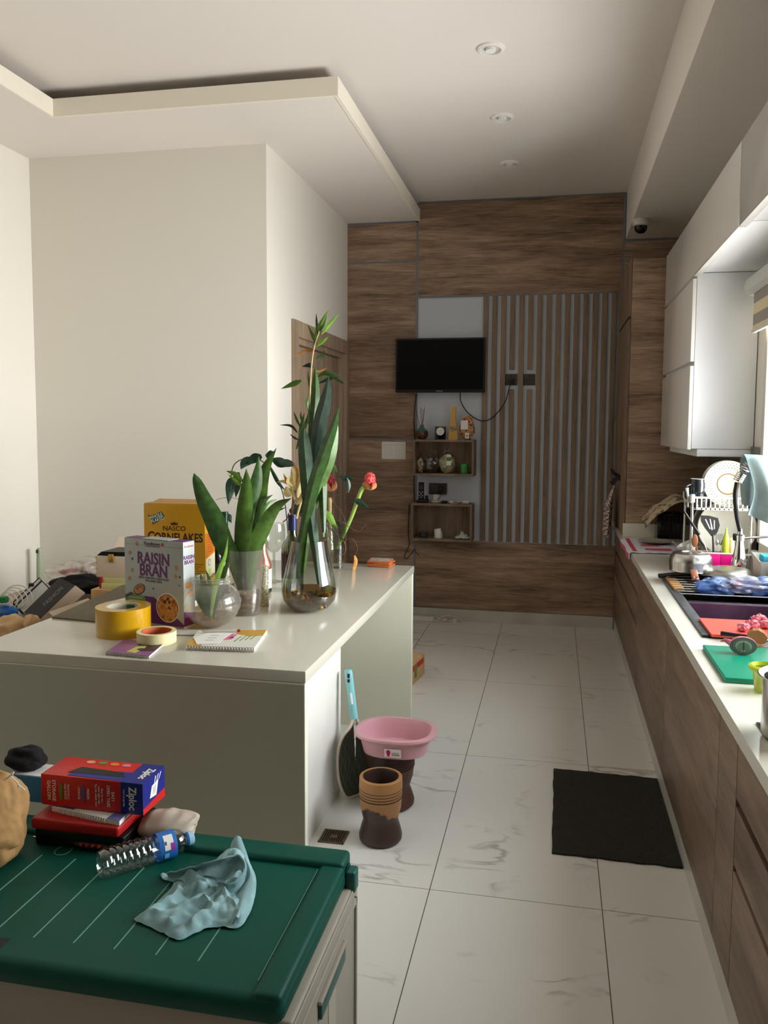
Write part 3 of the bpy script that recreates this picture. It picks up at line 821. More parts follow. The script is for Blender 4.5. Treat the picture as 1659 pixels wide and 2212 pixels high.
blotch('mortar_mixed', (158, 112, 66), (62, 42, 34))
mc = at(822, 1812, Z=0); mortar('mortar', 'small two-tone wooden mortar with tan rim, nearest on the floor', mc, .262, .084, 'mortar_mixed')
mc2 = Vector((at(842, 1700, Y=3.32).x, 3.32, 0)); MH = at(845, 1634, Y=3.24).z + .014; mortar('mortar', 'large dark brown wooden mortar carrying the pink basin', mc2, MH, .105, 'mortar_dark')
# pink basin on the large mortar
bc = Vector((at(855, 1600, Y=3.28).x, 3.28, MH + .0006))
t = thing('plastic_basin', 'pink oval plastic washing-up basin resting on the dark mortar', 'basin', bc)
def sup(r, a, p=2.6):
    c_, s_ = math.cos(a), math.sin(a); return r / ((abs(c_) ** p + abs(s_) ** p) ** (1 / p))
def basin(prof, mt, m):
    seg = 64; vs = []; fs = []
    for r, z in prof:
        for k in range(seg):
            a = 2 * PI * k / seg; q = sup(r, a); vs.append((bc.x + q * math.cos(a) * 1.02, bc.y + q * math.sin(a) * .84, bc.z + z))
    for i in range(len(prof) - 1):
        for k in range(seg):
            k2 = (k + 1) % seg; fs.append((i * seg + k, i * seg + k2, (i + 1) * seg + k2, (i + 1) * seg + k))
    fs.append(tuple(range(seg))[::-1]); fs.append(tuple((len(prof) - 1) * seg + k for k in range(seg)))
    m.add(vs, fs, mt, True)
m = MB(); basin([(.122, 0), (.134, .005), (.147, .058), (.150, .074), (.168, .076), (.174, .084), (.172, .092), (.162, .096), (.150, .094), (.143, .078), (.139, .05), (.126, .010), (.1, .007)], 'pink_basin', m); m.build('basin_body', t)
m = MB()
lr = (1, 0, 0); lu = Vector((0, -.17, 1)).normalized(); lc = Vector((at(848, 1617, Y=bc.y - .125).x, bc.y - .1445 * .84 - .0022, bc.z + .036))
m.flat([(-.036, -.021), (.036, -.021), (.036, .018), (-.036, .018)], lc, lr, lu, 'white', .001)
o2 = lc + Vector((0, -.0016, 0))
m.disc((-.018, .003), .009, .011, o2, lr, lu, 'magenta', .0004); m.flat([(-.022, -.016), (-.014, -.016), (-.012, -.004), (-.024, -.004)], o2, lr, lu, 'red', .0004)
m.text('Cook n', o2 + Vector((.012, 0, .006)), lr, lu, .009, 'bran_purple', .0003); m.text('210101', o2 + Vector((.013, 0, -.004)), lr, lu, .010, 'notebook_brown', .0003)
m.flat([(-.004, -.0105), (.030, -.0105), (.030, -.0075), (-.004, -.0075)], o2, lr, lu, 'red', .0004)
m.build('product_sticker', t)
# electric fly swatter leaning on the island
def rk(px, py, Y, Xo=0): return at(px, py, Y=Y)
t = thing('electric_swatter', 'racket-shaped electric swatter with teal handle leaning on the island', 'racket', at(770, 1730, Z=0))
yT, yB = 3.40, 3.36
yy = lambda py: 3.46 - (1735 - py) / 290 * .02
h0, h1 = at(752, 1447, Y=3.35), at(765, 1551, Y=3.34)
m = MB(); m.tube(smooth_line([h0, h0.lerp(h1, .3), h0.lerp(h1, .7), h1], 10), [.016, .0185, .0185, .018, .0175, .0175, .0175, .0175, .0175, .018, .0185], 'racket_teal', 16)
m.box(h0 + Vector((.002, -.021, -.03)), h0 + Vector((.012, -.016, -.012)), 'black'); m.box(h0 + Vector((.002, -.022, -.05)), h0 + Vector((.013, -.017, -.036)), 'black', )
m.tube([h0.lerp(h1, .45) + Vector((.004, -.018, 0)), h0.lerp(h1, .68) + Vector((.004, -.018, 0))], .005, 'white', 8)
m.build('handle', t)
fr = [(763, 1551), (756, 1572), (742, 1590), (733, 1612), (729, 1640), (730, 1672), (736, 1700), (748, 1722), (764, 1731), (782, 1728), (797, 1712), (806, 1686), (808, 1650), (803, 1616), (792, 1590), (778, 1572), (770, 1551)]
def rkp(a, b): v = at(a, b, Y=3.24 + max(0, a - 725) * .0024); v.z = max(v.z, .008); return v
P = smooth_line([rkp(a, b) for a, b in fr], 70)
m = MB(); m.tube(P, .0065, 'racket_cream', 10); m.tube([P[0], P[-1]], .009, 'racket_cream', 10); m.build('frame', t)
m = MB(); cc = sum((Vector(p) for p in P), Vector()) / len(P); k0 = len(P)
m.add([cc + Vector((0, .001, 0))] + [Vector(p) for p in P], [(0, i + 1, i + 2) for i in range(k0 - 1)], 'racket_net', False)
for k in range(7):
    px = 741 + k * 10
    for s_ in (-1, 1):
        pts = [rkp(px + s_ * 5 * math.sin(q * .9 + k), 1605 + q * 11) + Vector((0, -.003, 0)) for q in range(10)]
        pts = [p for p in pts]
        m.tube(pts, .0009, 'net_wire', 4)
m.build('net', t)
# carton behind the island
m = MB(); c0 = at(917, 1455, Z=0); c0.z = 0
M = Matrix.Translation(c0) @ Matrix.Rotation(-.143, 4, 'Z')
t = thing('cardboard_carton', 'small tan carton with red tape on the floor behind the island', 'box', c0)
m.box((-.36, -.30, 0), (0, 0, .14), 'carton', .002, M); m.build('box_body', t)
m = MB(); m.box((-.001, -.28, .085), (.0012, -.03, .12), 'carton_red', 0, M); m.box((-.3605, -.3012, .085), (.001, -.2995, .12), 'carton_red', 0, M)
m.box((-.001, -.22, .03), (.0014, -.17, .12), 'bran_green', 0, M); m.build('red_tape', t)
# extension lead on the floor by the back wall
t = thing('extension_lead', 'white extension lead and plugs on the floor by the back skirting', 'cable', (-1.0, 6.6, 0))
m = MB(); m.box((-1.35, 6.60, 0.001), (-.98, 6.655, .04), 'cord_white', .006); m.build('socket_strip', t)
m = MB()
P = [Vector((-.98, 6.62, .012)), Vector((-.9, 6.58, .006)), Vector((-.78, 6.55, .006)), Vector((-.72, 6.6, .006)), Vector((-.78, 6.66, .03)), Vector((-.86, 6.66, .05)), Vector((-.95, 6.64, .02)), Vector((-.88, 6.6, .02)), Vector((-.80, 6.62, .006))]
m.tube(smooth_line(P, 50), .0045, 'cord_white', 8)
P = [Vector((-1.35, 6.57, .006)), Vector((-1.1, 6.56, .006)), Vector((-.9, 6.54, .006)), Vector((-.8, 6.57, .006))]
m.tube(smooth_line(P, 20), .004, 'cord_white', 8); m.build('cable', t)
m = MB(); m.box((-.90, 6.575, .002), (-.86, 6.62, .036), 'cord_white', .004)
for dx_ in (-.008, .008): m.box((-.88 + dx_ - .003, 6.570, .014), (-.88 + dx_ + .003, 6.5755, .02), 'black')
m.build('plug', t)
m = MB(); m.box((-.82, 6.59, .002), (-.78, 6.63, .034), 'cord_white', .004); m.build('plug', t)

# ================================================================ BACK WALL THINGS
t = thing('television', 'black flat-screen television mounted on the wood and grey wall', 'television', (-.953, 6.64, 1.94))
a = at(855, 732, Y=6.625); b = at(1047, 849, Y=6.625)
tx0, tx1, tz0, tz1 = -1.329, -.578, 1.942, 2.392
m = MB(); m.box((tx0, 6.628, tz0), (tx1, 6.665, tz1), 'black', .004); m.box((-1.05, 6.665, 2.1), (-.85, 6.705, 2.28), 'black'); cas = m.build('casing', t)
m = MB(); m.box((tx0 + .014, 6.6262, tz0 + .024), (tx1 - .014, 6.6285, tz1 - .014), 'tv_screen'); m.build('screen', t)
m = MB(); m.text('SAMSUNG', (-.955, 6.6272, tz0 + .008), (1, 0, 0), (0, 0, 1), .012, 'grey_white', .0004); m.build('logo', cas)
def socket(label, x0, x1, z0, z1, double=False, plug=None):
    t = thing('wall_socket', label, 'socket', ((x0 + x1) / 2, YB, z0), 'bronze wall sockets'); y = 6.682
    m = MB(); m.box((x0, y, z0), (x1, YB + .016, z1), 'socket_metal', .003)
    cs = [(x0 + x1) / 2] if not double else [x0 + (x1 - x0) * .27, x0 + (x1 - x0) * .73]
    zc = (z0 + z1) / 2 - .008
    for c in cs:
        for ox, oz in ((0, .016), (-.011, -.004), (.011, -.004)): m.box((c + ox - .004, y - .0006, zc + oz - .003), (c + ox + .004, y, zc + oz + .003), 'black')
    fp = m.build('face_plate', t)
    for c in cs:
        m = MB(); m.box((c - .006 + (0 if not double else .02 * (1 if c == cs[0] else -1)), y - .004, z1 - .022), (c + .006 + (0 if not double else .02 * (1 if c == cs[0] else -1)), y, z1 - .008), 'dark_grey', .001); m.build('switch', fp)
    return cs, y, zc
s1 = socket('left one of the two bronze sockets set in the slats, black cable plugged in', -.413, -.317, 2.003, 2.096)
s2 = socket('right one of the two bronze sockets set in the slats, nothing plugged in', -.266, -.173, 2.002, 2.095)
s3 = socket('bronze double socket on the grey strip between the two box shelves', -1.042, -.892, 1.086, 1.178, True)
t = thing('television_cable', 'black cable looping from the television to the left slat socket', 'cable', (-.6, 6.6, 1.8))
m = MB(); P = [at(994, 848, Y=6.66), at(996, 868, Y=6.66), at(1012, 893, Y=6.66), at(1040, 909, Y=6.655), at(1065, 901, Y=6.65), at(1090, 870, Y=6.65), at(1100, 838, Y=6.65), at(1105, 824, Y=6.655)]
m.tube(smooth_line(P, 50), .0042, 'black', 8); m.build('cord', t)
m = MB(); c = P[-1]; m.box((c.x - .022, 6.655, c.z - .018), (c.x + .022, 6.682, c.z + .02), 'black', .004); m.build('plug', t)
t = thing('hanging_cable', 'thin black cable running down beside the box shelves', 'cable', (-1.16, 6.68, .6))
m = MB(); P = [at(899, 852, Y=6.68), at(894, 905, Y=6.68), at(896, 950, Y=6.683), at(894, 1030, Y=6.683), at(895, 1083, Y=6.683)]
m.tube(smooth_line(P, 40), .0035, 'black', 6)
P = [at(884, 1090, Y=6.68), at(882, 1150, Y=6.68), at(884, 1176, Y=6.68), at(874, 1200, Y=6.68), at(880, 1206, Y=6.68), at(895, 1188, Y=6.68), at(899, 1194, Y=6.68), at(906, 1201, Y=6.68)]
m.tube(smooth_line(P, 40), .003, 'black', 6); m.build('cord', t)
a, b = at(825, 954, Y=YB), at(876, 992, Y=YB)
m = MB(); m.box((a.x, YB - .003, b.z), (b.x, YB, a.z), 'paper'); 
m.box((a.x + .01, YB - .0036, a.z - .03), (b.x - .01, YB - .003, a.z - .026), 'grey_white')
for k in range(3): m.box((a.x + .03 + k * .05, YB - .0036, b.z + .02), (a.x + .0312 + k * .05, YB - .003, a.z - .03), 'grey_white')
single('notice_sheet', m, 'white printed sheet of paper pinned on the wood wall', 'paper')
def box_shelf(label, x0, x1, z0, z1):
    t = thing('box_shelf', label, 'shelf', ((x0 + x1) / 2, 6.59, z0), 'wooden box shelves'); th = .018; y0, y1 = 6.49, YB - .001
    m = MB(); m.box((x0, y0, z1 - th), (x1, y1, z1), 'wood_slat', .001); m.build('top_board', t)
    m = MB(); m.box((x0, y0, z0), (x1, y1, z0 + th), 'wood_slat', .001); m.build('bottom_board', t)
    for xa in (x0, x1 - th): m = MB(); m.box((xa, y0, z0 + th), (xa + th, y1, z1 - th), 'wood_slat', .001); m.build('side_board', t)
    m = MB(); m.box((x0 + th, y1 - .012, z0 + th), (x1 - th, y1, z1 - th), 'wood_z'); m.build('back_board', t)
UX0, UX1, UZ0, UZ1 = -1.15, -.645, 1.253, 1.551
LX0, LX1, LZ0, LZ1 = -1.162, -.654, .71, 1.022
box_shelf('upper open wooden box shelf below the television', UX0, UX1, UZ0, UZ1)
box_shelf('lower open wooden box shelf above the skirting panel', LX0, LX1, LZ0, LZ1)
sy = 6.58
# on the upper box
def ons(px): return at(px, 946, Y=sy).x
c = Vector((ons(911), sy, UZ1))
t = thing('reed_diffuser', 'round bronze and teal reed diffuser on the upper shelf', 'diffuser', c)
m = MB(); m.lathe(c, [(.0, 0), (.03, 0), (.05, .02), (.057, .045), (.05, .072)], 'vase_bronze', 28, cap=False); m.lathe(c, [(.05, .072), (.03, .09), (.018, .1), (.018, .115), (.022, .12), (.014, .12), (.012, .1)], 'vase_teal', 28, cap=False); m.build('vase', t)
for k, (dx_, dz) in enumerate(((-.05, .25), (-.012, .27), (.0, .26), (.022, .27), (.012, .25))):
    m = MB(); m.tube([c + Vector((dx_ * .1, 0, .08)), c + Vector((dx_, .01 * (k - 2), dz))], .0018, 'reed', 6); m.build('reed', t)
c = Vector((ons(951), sy, UZ1)); t = thing('desk_clock', 'small square black clock with round white dial on the upper shelf', 'clock', c)
m = MB(); M = Matrix.Translation(c) @ Matrix.Rotation(-.12, 4, 'X'); m.box((-.046, -.012, 0), (.046, .012, .108), 'black_gloss', .003, M); m.build('case', t)
m = MB(); m.disc((0, .066), .033, .033, M @ Vector((0, -.0125, 0)), (1, 0, 0), M.to_3x3() @ Vector((0, 0, 1)), 'paper', .0012)
m.flat([(-.001, .064), (.001, .064), (.012, .084), (.010, .085)], M @ Vector((0, -.0145, 0)), (1, 0, 0), M.to_3x3() @ Vector((0, 0, 1)), 'orange_tag', .0005); m.build('dial', t)
c = Vector((ons(980), sy + .01, UZ1)); t = thing('paper_pouch', 'tall folded yellow kraft pouch on the upper shelf', 'bag', c)
m = MB(); m.prism([c + Vector(v) for v in ((-.046, -.02, 0), (.034, -.02, 0), (.03, -.016, .08), (.012, -.012, .16), (.016, -.004, .27), (-.022, -.004, .276), (-.03, -.012, .13), (-.04, -.018, .07))], (0, .034, 0), 'kraft_bag_yellow'); m.build('pouch', t)
m = MB(); m.box(c + Vector((-.028, -.0222, .07)), c + Vector((.026, -.019, .11)), 'seed_mixed'); m.build('window', t)
c = Vector((ons(1009), sy - .02, UZ1)); t = thing('potpourri_bag', 'bag of red and orange dried fruit with white tags on the upper shelf', 'bag', c)
m = MB(); m.ball(c + Vector((0, 0, .09)), (.062, .03, .092), 'potpourri', 3, .25, 14); m.ball(c + Vector((.01, 0, .165)), (.04, .02, .03), 'potpourri', 2, .3); m.build('bag', t)
m = MB(); m.box(c + Vector((-.048, -.034, .085)), c + Vector((.012, -.031, .16)), 'paper'); m.box(c + Vector((-.012, -.034, .012)), c + Vector((.022, -.031, .058)), 'paper')
m.box(c + Vector((-.006, -.0345, .03)), c + Vector((.016, -.034, .036)), 'bran_text'); m.build('label', t)
# inside the upper box
fz = UZ0 + .0185
def bag(name, lab, px, w, h, mt_, clear=True, tagc=None):
    c = Vector((at(px, 1018, Y=6.57).x, 6.57, fz)); t = thing(name, lab, 'bag', c, 'bags of dried food in the upper shelf')
    m = MB(); m.ball(c + Vector((0, 0, h * .42)), (w / 2, .036, h * .42), mt_, 3, .25, 9); m.build('contents', t)
    m = MB(); m.ball(c + Vector((0, 0, h * .45)), (w / 2 + .003, .039, h * .45), 'cello', 3, .3, 9)
    m.grid(lambda u, v: (c.x - w * .3 + (u * w * .62) + .02 * (v - .5) + .01 * noise.noise(Vector((u * 5, v * 5, px))), c.y + .01 * math.sin(u * 9) + .005, c.z + h * .8 + v * h * .3), 10, 6, 'cello', True); m.build('wrapper', t)
    if tagc: m = MB(); m.box(c + Vector((.0, -.044, h * .35)), c + Vector((.036, -.038, h * .82)), 'paper'); m.box(c + Vector((.0, -.0446, h * .55)), c + Vector((.036, -.044, h * .72)), 'bran_green'); m.build('label', t)
bag('snack_bag', 'small clear bag of mixed seeds at the left of the upper shelf box', 908, .075, .15, 'seed_mixed')
bag('snack_bag', 'clear bag of dark dried berries leaning in the upper shelf box', 931, .12, .17, 'seed_dark')
bag('snack_bag', 'clear bag of pale green seeds with a white label in the upper shelf box', 966, .135, .19, 'seed_green', True, True)
c = Vector((at(1003, 1022, Y=6.58).x, 6.58, fz)); m = MB(); m.lathe(c, [(0, 0), (.03, 0), (.032, .004), (.032, .076), (.028, .08), (0, .08)], 'can_green', 28); m.lathe(c, [(.0322, .03), (.0325, .031), (.0325, .05), (.0322, .051)], 'bran_green', 28, cap=False)
single('drink_can', m, 'small green tin can at the right of the upper shelf box', 'can')
# on the lower box
c = Vector((at(910, 1084, Y=sy).x, sy, LZ1)); t = thing('cordless_phone', 'black cordless phone standing in its cradle on the lower shelf', 'phone', c)
m = MB(); m.box(c + Vector((-.024, -.012, .02)), c + Vector((.022, .012, .17)), 'black', .006); m.box(c + Vector((-.016, -.0135, .11)), c + Vector((.014, -.012, .145)), 'dark_grey')
for i in range(4):
    for j in range(3): m.box(c + Vector((-.016 + j * .012, -.0135, .04 + i * .015)), c + Vector((-.008 + j * .012, -.012, .048 + i * .015)), 'grey_white' if (i + j) % 2 else 'dark_grey')
m.build('handset', t)
m = MB(); m.box(c + Vector((-.035, -.03, .0005)), c + Vector((.06, .03, .024)), 'black', .006); m.box(c + Vector((.03, -.01, .02)), c + Vector((.055, .02, .06)), 'black', .005); m.build('cradle', t)
c = Vector((at(942, 1087, Y=sy).x, sy - .02, LZ1)); t = thing('phone_charger', 'white charger plug and dish hanging below the double socket', 'charger', c)
m = MB(); m.lathe(c, [(0, .001), (.03, .001), (.038, .012), (.03, .02), (0, .022)], 'white_plastic', 24, .8); m.build('base_dish', t)
m = MB(); m.box(c + Vector((-.02, .0, .023)), c + Vector((.02, .03, .07)), 'white_plastic', .004, RZ(.4, c)); m.build('adaptor', t)
c = Vector((at(945, 1057, Y=6.66).x + .03, 6.66, 1.13)); m = MB(); m.box(c + Vector((-.02, -.02, -.02)), c + Vector((.022, .022, .022)), 'black', .005)
t = thing('black_plug', 'black plug pushed into the double socket', 'plug', c); m.build('plug_body', t)
m = MB(); m.tube(smooth_line([c + Vector((0, -.01, -.02)), c + Vector((0, -.03, -.06)), c + Vector((-.03, -.04, -.09)), c + Vector((-.06, -.06, -.1))], 14), .003, 'black', 6); m.build('cord', t)
c = Vector((at(961, 1087, Y=sy).x, sy - .03, LZ1)); m = MB(); m.box(c + Vector((-.026, -.02, 0.0005)), c + Vector((.026, .02, .022)), 'black', .008); single('oblong_gadget', m, 'small dark oblong gadget between white dishes on the lower shelf', 'gadget')
c = Vector((at(982, 1087, Y=sy).x, sy - .03, LZ1)); m = MB(); m.lathe(c, [(0, .0005), (.04, .0005), (.05, .012), (.046, .022), (.0, .026)], 'white_plastic', 28, .7); m.box(c + Vector((-.005, -.036, .012)), c + Vector((.03, -.031, .02)), 'purple'); single('soap_dish', m, 'oval white dish with a purple mark on the lower shelf', 'dish')
c = Vector((at(1007, 1087, Y=sy).x, sy - .03, LZ1)); m = MB(); m.box(c + Vector((-.028, -.024, .0005)), c + Vector((.028, .024, .03)), 'white_plastic', .009); single('white_gadget', m, 'small rounded white box at the right end of the lower shelf', 'gadget')
fz = LZ0 + .0185
c = Vector((at(915, 1160, Y=6.57).x, 6.57, fz)); t = thing('incense_pot', 'small grey pot with a gold ring standing in the lower shelf box', 'pot', c)
m = MB(); m.lathe(c, [(0, 0), (.036, 0), (.039, .01), (.039, .045), (.035, .05), (0, .048)], 'dark_grey', 28); m.build('pot', t)
m = MB(); m.tube([c + Vector((.012 + .009 * math.cos(a * .63), 0, .078 + .011 * math.sin(a * .63))) for a in range(10)], .003, 'gold_line', 6, True); m.tube([c + Vector((.004, 0, .05)), c + Vector((.008, 0, .07))], .003, 'gold_line', 6); m.build('gold_ring', t)
c = Vector((at(947, 1160, Y=6.57).x, 6.57, fz)); m = MB()
m.lathe(c, [(0, 0), (.034, 0), (.035, .004), (.035, .036), (.0, .036)], 'white', 28); m.grid(lambda u, v: (c.x + .034 * math.cos(-.2 + u * 4.6 + 1), c.y + .034 * math.sin(-.2 + u * 4.6 + 1), c.z + .036 + v * (.02 + .03 * u)), 20, 2, 'white', True, .002)
single('candle_cup', m, 'white round cup with a curled paper lid in the lower shelf box', 'cup')
c = Vector((at(999, 1161, Y=6.57).x, 6.57, fz)); m = MB()
def tis(u, v):
    a = 2 * PI * u; r = .065 * v * (1 + .3 * noise.noise(Vector((math.cos(a) * 2, math.sin(a) * 2, 4))))
    return (c.x + r * math.cos(a), c.y + r * .6 * math.sin(a), c.z + .004 + .04 * abs(noise.noise(Vector((u * 9, v * 5, 2)))) * (1.2 - v) * 2 + .012 * (1 - v))
m.grid(tis, 40, 10, 'tissue_pale'); single('crumpled_tissue', m, 'crumpled pale green tissue in the lower shelf box', 'tissue')
# hooks and kitchen towel on the tall cabinet side
t = thing('hook_rack', 'black hook rail holding towels on the side of the tall cabinet', 'hook', (.46, 6.2, 1.3))
m = MB(); m.box((.468, 6.05, 1.27), (.4775, 6.45, 1.31), 'black', .002)
for y in (6.1, 6.22, 6.34):
    m.tube(smooth_line([Vector((.47, y, 1.30)), Vector((.44, y, 1.31)), Vector((.432, y, 1.335)), Vector((.437, y, 1.345))], 8), .006, 'black', 8)
    m.tube(smooth_line([Vector((.47, y, 1.28)), Vector((.445, y, 1.262)), Vector((.437, y, 1.232)), Vector((.427, y, 1.245))], 8), .006, 'black', 8)
m.build('hook_rail', t)
def cloth(x0, y0, y1, ztop, zbot, amp, ph):
    def f(u, v):
        w_ = .35 + .65 * min(1, v * 2.2)
        yc = (y0 + y1) / 2 + (u - .5) * (y1 - y0) * w_
        return (x0 - .012 - amp * (.5 + .5 * math.sin(u * 14 + ph)) * min(1, v * 3) - .02 * v, yc, ztop - v * (ztop - zbot) - .02 * abs(u - .5) * 2)
    return f
m = MB(); m.grid(cloth(.455, 6.1, 6.36, 1.215, .86, .045, 0), 34, 12, 'gingham', True, .003)
single('gingham_towel', m, 'red and white checked kitchen towel hanging by the tall cabinet', 'towel')
m = MB(); m.grid(cloth(.47, 6.32, 6.44, 1.22, .82, .02, 2), 20, 10, 'cloth_white', True, .003)
single('white_towel', m, 'pale towel hanging behind the checked one at the hooks', 'towel')

# ================================================================ ON THE ISLAND
Z0 = WZ + .0004
def ip(px, py): p = at(px, py, Z=WZ); return Vector((p.x, p.y, Z0))
# ---- cereal boxes
def carton(name, label, px0, px1, py_base, ph, depth, rot, front_mt, top_mt, side_mt):
    a = ip(px0, py_base[0]); b = ip(px1, py_base[1]); w = (b - a).length
    ang = math.atan2(b.y - a.y, b.x - a.x)
    dist = a.y; h = at(px0, ph, Y=a.y).z - Z0
    M = Matrix.Translation(a) @ Matrix.Rotation(ang, 4, 'Z')
    return M, w, h
def face(M, w, h, side='F', depth=.07):
    """returns origin, right, up of the front or right-hand face"""
    R3 = M.to_3x3()
    if side == 'F': return M @ Vector((0, -.0003, 0)), R3 @ Vector((1, 0, 0)), Vector((0, 0, 1))
    return M @ Vector((w + .0003, 0, 0)), R3 @ Vector((0, 1, 0)), Vector((0, 0, 1))
# raisin bran
M, w, h = carton('b', '', 272, 398, (1341, 1360), 1161, .055, 0, '', '', '')
dp = .062
t = thing('cereal_box', 'shorter grey cereal box with purple lettering in front of the yellow one', 'cereal box', M.translation)
m = MB(); m.box((0, 0, 0), (w, dp, h), 'bran_grey', .0012, M); o, r, u = face(M, w, h)
def q(x, z): return o + r * (w * x) + u * (h * z)
m.flat([(0.001, h * .93), (w * .999, h * .93), (w * .999, h * .932), (.001, h * .932)], o, r, u, 'bran_text', .0002)
m.text('Foodtown', q(.48, .935), r, u, .019, 'notebook_brown', .0003, bold=.0004); m.disc((w * .66, h * .955), .006, .006, o, r, u, 'red')
m.flat([(w * .38, h * .917), (w * .6, h * .917), (w * .62, h * .925), (w * .36, h * .925)], o, r, u, 'notebook_brown', .0003)
m.text('RAISIN', q(.5, .715), r, u, .062, 'bran_purple', .0005, sx=.86, bold=.0016); m.text('BRAN', q(.5, .575), r, u, .062, 'bran_purple', .0005, sx=.86, bold=.0016)
m.text('WHOLE GRAIN WHEAT & BRAN FLAKES', q(.5, .535), r, u, .0125, 'bran_text', .0003, sx=.66); m.text('WITH RAISINS CEREAL', q(.5, .502), r, u, .0125, 'bran_text', .0003, sx=.66)
m.flat([(0, h * .17), (w * .36, h * .18), (w * .36, h * .33), (0, h * .33)], o, r, u, 'bran_green', .0003)
for k in range(3): m.flat([(w * .06, h * (.295 - k * .035)), (w * .3, h * (.295 - k * .035)), (w * .3, h * (.305 - k * .035)), (w * .06, h * (.305 - k * .035))], o, r, u, 'bran_grey', .0005)
m.flat([(w * .34, h * .33), (w * .5, h * .33), (w, h * .05), (w, h * .02), (w * .44, h * .02)], o, r, u, 'bran_purple', .0004)
m.disc((w * .25, h * .40), .031, .020, o, r, u, 'bran_text', .0005, rot=.5); m.disc((w * .25, h * .405), .027, .016, o, r, u, 'flakes', .0008, rot=.5)
m.flat([(0, h * .31), (w * .1, h * .36), (w * .16, h * .34), (w * .06, h * .30), (0, h * .28)], o, r, u, 'bran_text', .0006)
bc_, br = (w * .73, h * .225), .052
pts = []
for k in range(40):
    a = 2 * PI * k / 40; x = bc_[0] + (br + .003) * math.cos(a); pts.append((min(x, w * .995), bc_[1] + (br + .003) * math.sin(a)))
m.flat(pts, o, r, u, 'white', .0008)
pts = [(min(bc_[0] + br * math.cos(2 * PI * k / 40), w * .995), bc_[1] + br * math.sin(2 * PI * k / 40)) for k in range(40)]
m.flat(pts, o, r, u, 'flakes', .0012)
rnd = random.Random(3)
for k in range(46):
    a = rnd.random() * 2 * PI; rr = br * math.sqrt(rnd.random()) * .86; x, z = bc_[0] + rr * math.cos(a), bc_[1] + rr * math.sin(a)
    if x > w - .008: continue
    m.disc((x, z), .0065 + .003 * rnd.random(), .005 + .002 * rnd.random(), o, r, u, 'flake' if k % 7 else 'raisin', .0016 + .0004 * rnd.random(), 9, rnd.random() * 3)
for x, z, s_ in ((.22, .94, 1), (.09, .825, 1.0), (.14, .755, .6), (.13, .62, 1), (.08, .52, 1), (.88, .70, 1.05), (.87, .60, 1), (.94, .60, .55), (.49, .43, .45), (.30, .13, .8)):
    m.disc((w * x, h * z), .0085 * s_, .0062 * s_, o, r, u, 'flake' if s_ > .7 else 'raisin', .0009, 12, x * 9)
m.disc((w * .93, h * .5), .005, .003, o, r, u, 'notebook_blue', .0003)
o, r, u = face(M, w, h, 'S')
m.text('Foodtown', o + r * (dp * .5) + u * (h * .935), r, u, .012, 'red', .0003); m.text('RAISIN', o + r * (dp * .5) + u * (h * .80), r, u, .020, 'bran_purple', .0003, bold=.0006); m.text('BRAN', o + r * (dp * .5) + u * (h * .745), r, u, .020, 'bran_purple', .0003, bold=.0006)
m.disc((dp * .4, h * .5), .016, .012, o, r, u, 'flake'); m.disc((dp * .6, h * .4), .016, .013, o, r, u, 'flake'); m.flat([(0, h * .03), (dp, h * .03), (dp, h * .16), (0, h * .2)], o, r, u, 'bran_purple')
m.build('box_body', t)
m = MB(); m.box((.004, .004, h), (w - .004, dp - .004, h + .0015), 'bran_purple', 0, M); m.box((w * .3, -.0002, h + .0015), (w * .75, dp - .002, h + .003), 'bran_grey', 0, M); m.build('top_flap', t)
# cornflakes
a = at(318, 1165, Y=3.02); b = at(455, 1165, Y=3.05); h = at(305, 1088, Y=3.02).z - Z0
a = Vector((at(310, 1080, Y=3.02).x, 3.02, Z0)); b = Vector((at(442, 1092, Y=3.03).x, 3.03, Z0)); w = (b - a).length
M = Matrix.Translation(a) @ Matrix.Rotation(math.atan2(b.y - a.y, b.x - a.x), 4, 'Z'); dp = .105
t = thing('cereal_box', 'taller yellow cereal box with dark lettering behind the grey one', 'cereal box', M.translation)
m = MB(); m.box((0, 0, 0), (w, dp, h), 'corn_yellow', .0012, M); o, r, u = face(M, w, h)
def q(x, z): return o + r * (w * x) + u * (h * z)
m.flat([(0, h * .30), (w, h * .30), (w, h * .62), (w * .82, h * .60), (w * .62, h * .70), (w * .5, h * .86), (w * .38, h * .72), (w * .15, h * .62), (0, h * .55)], o, r, u, 'corn_yellow', .0003)
m.text('NASCO', q(.5, .745), r, u, .028, 'corn_brown', .0004, sx=1.05, bold=.0004)
m.text('C', q(.115, .635), r, u, .060, 'corn_brown', .0005, bold=.0012, sx=.75); m.text('ORNFLAKES', q(.565, .64), r, u, .050, 'corn_brown', .0005, sx=.78, bold=.0013)
cr = [(-.014, 0), (.014, 0), (.017, .012), (.008, .006), (.004, .015), (0, .007), (-.004, .015), (-.008, .006), (-.017, .012)]
m.flat([(w * .5 + x, h * .80 + z) for x, z in cr], o, r, u, 'corn_brown', .0005)
fl = [(.06, .90), (.10, .885), (.20, .905), (.30, .93), (.345, .88), (.30, .85), (.15, .80)]
m.flat([(w * x, h * z) for x, z in fl], o, r, u, 'green_label', .0005)
rr_ = (r + u * .33).normalized(); uu_ = (u - r * .33).normalized()
m.text('WHOLE', q(.205, .868) - r.cross(u) * -.0008, rr_, uu_, .020, 'paper', .0003, bold=.0004, sx=.85); m.text('FLAKED', q(.235, .835) - r.cross(u) * -.0008, rr_, uu_, .020, 'paper', .0003, bold=.0004, sx=.85)
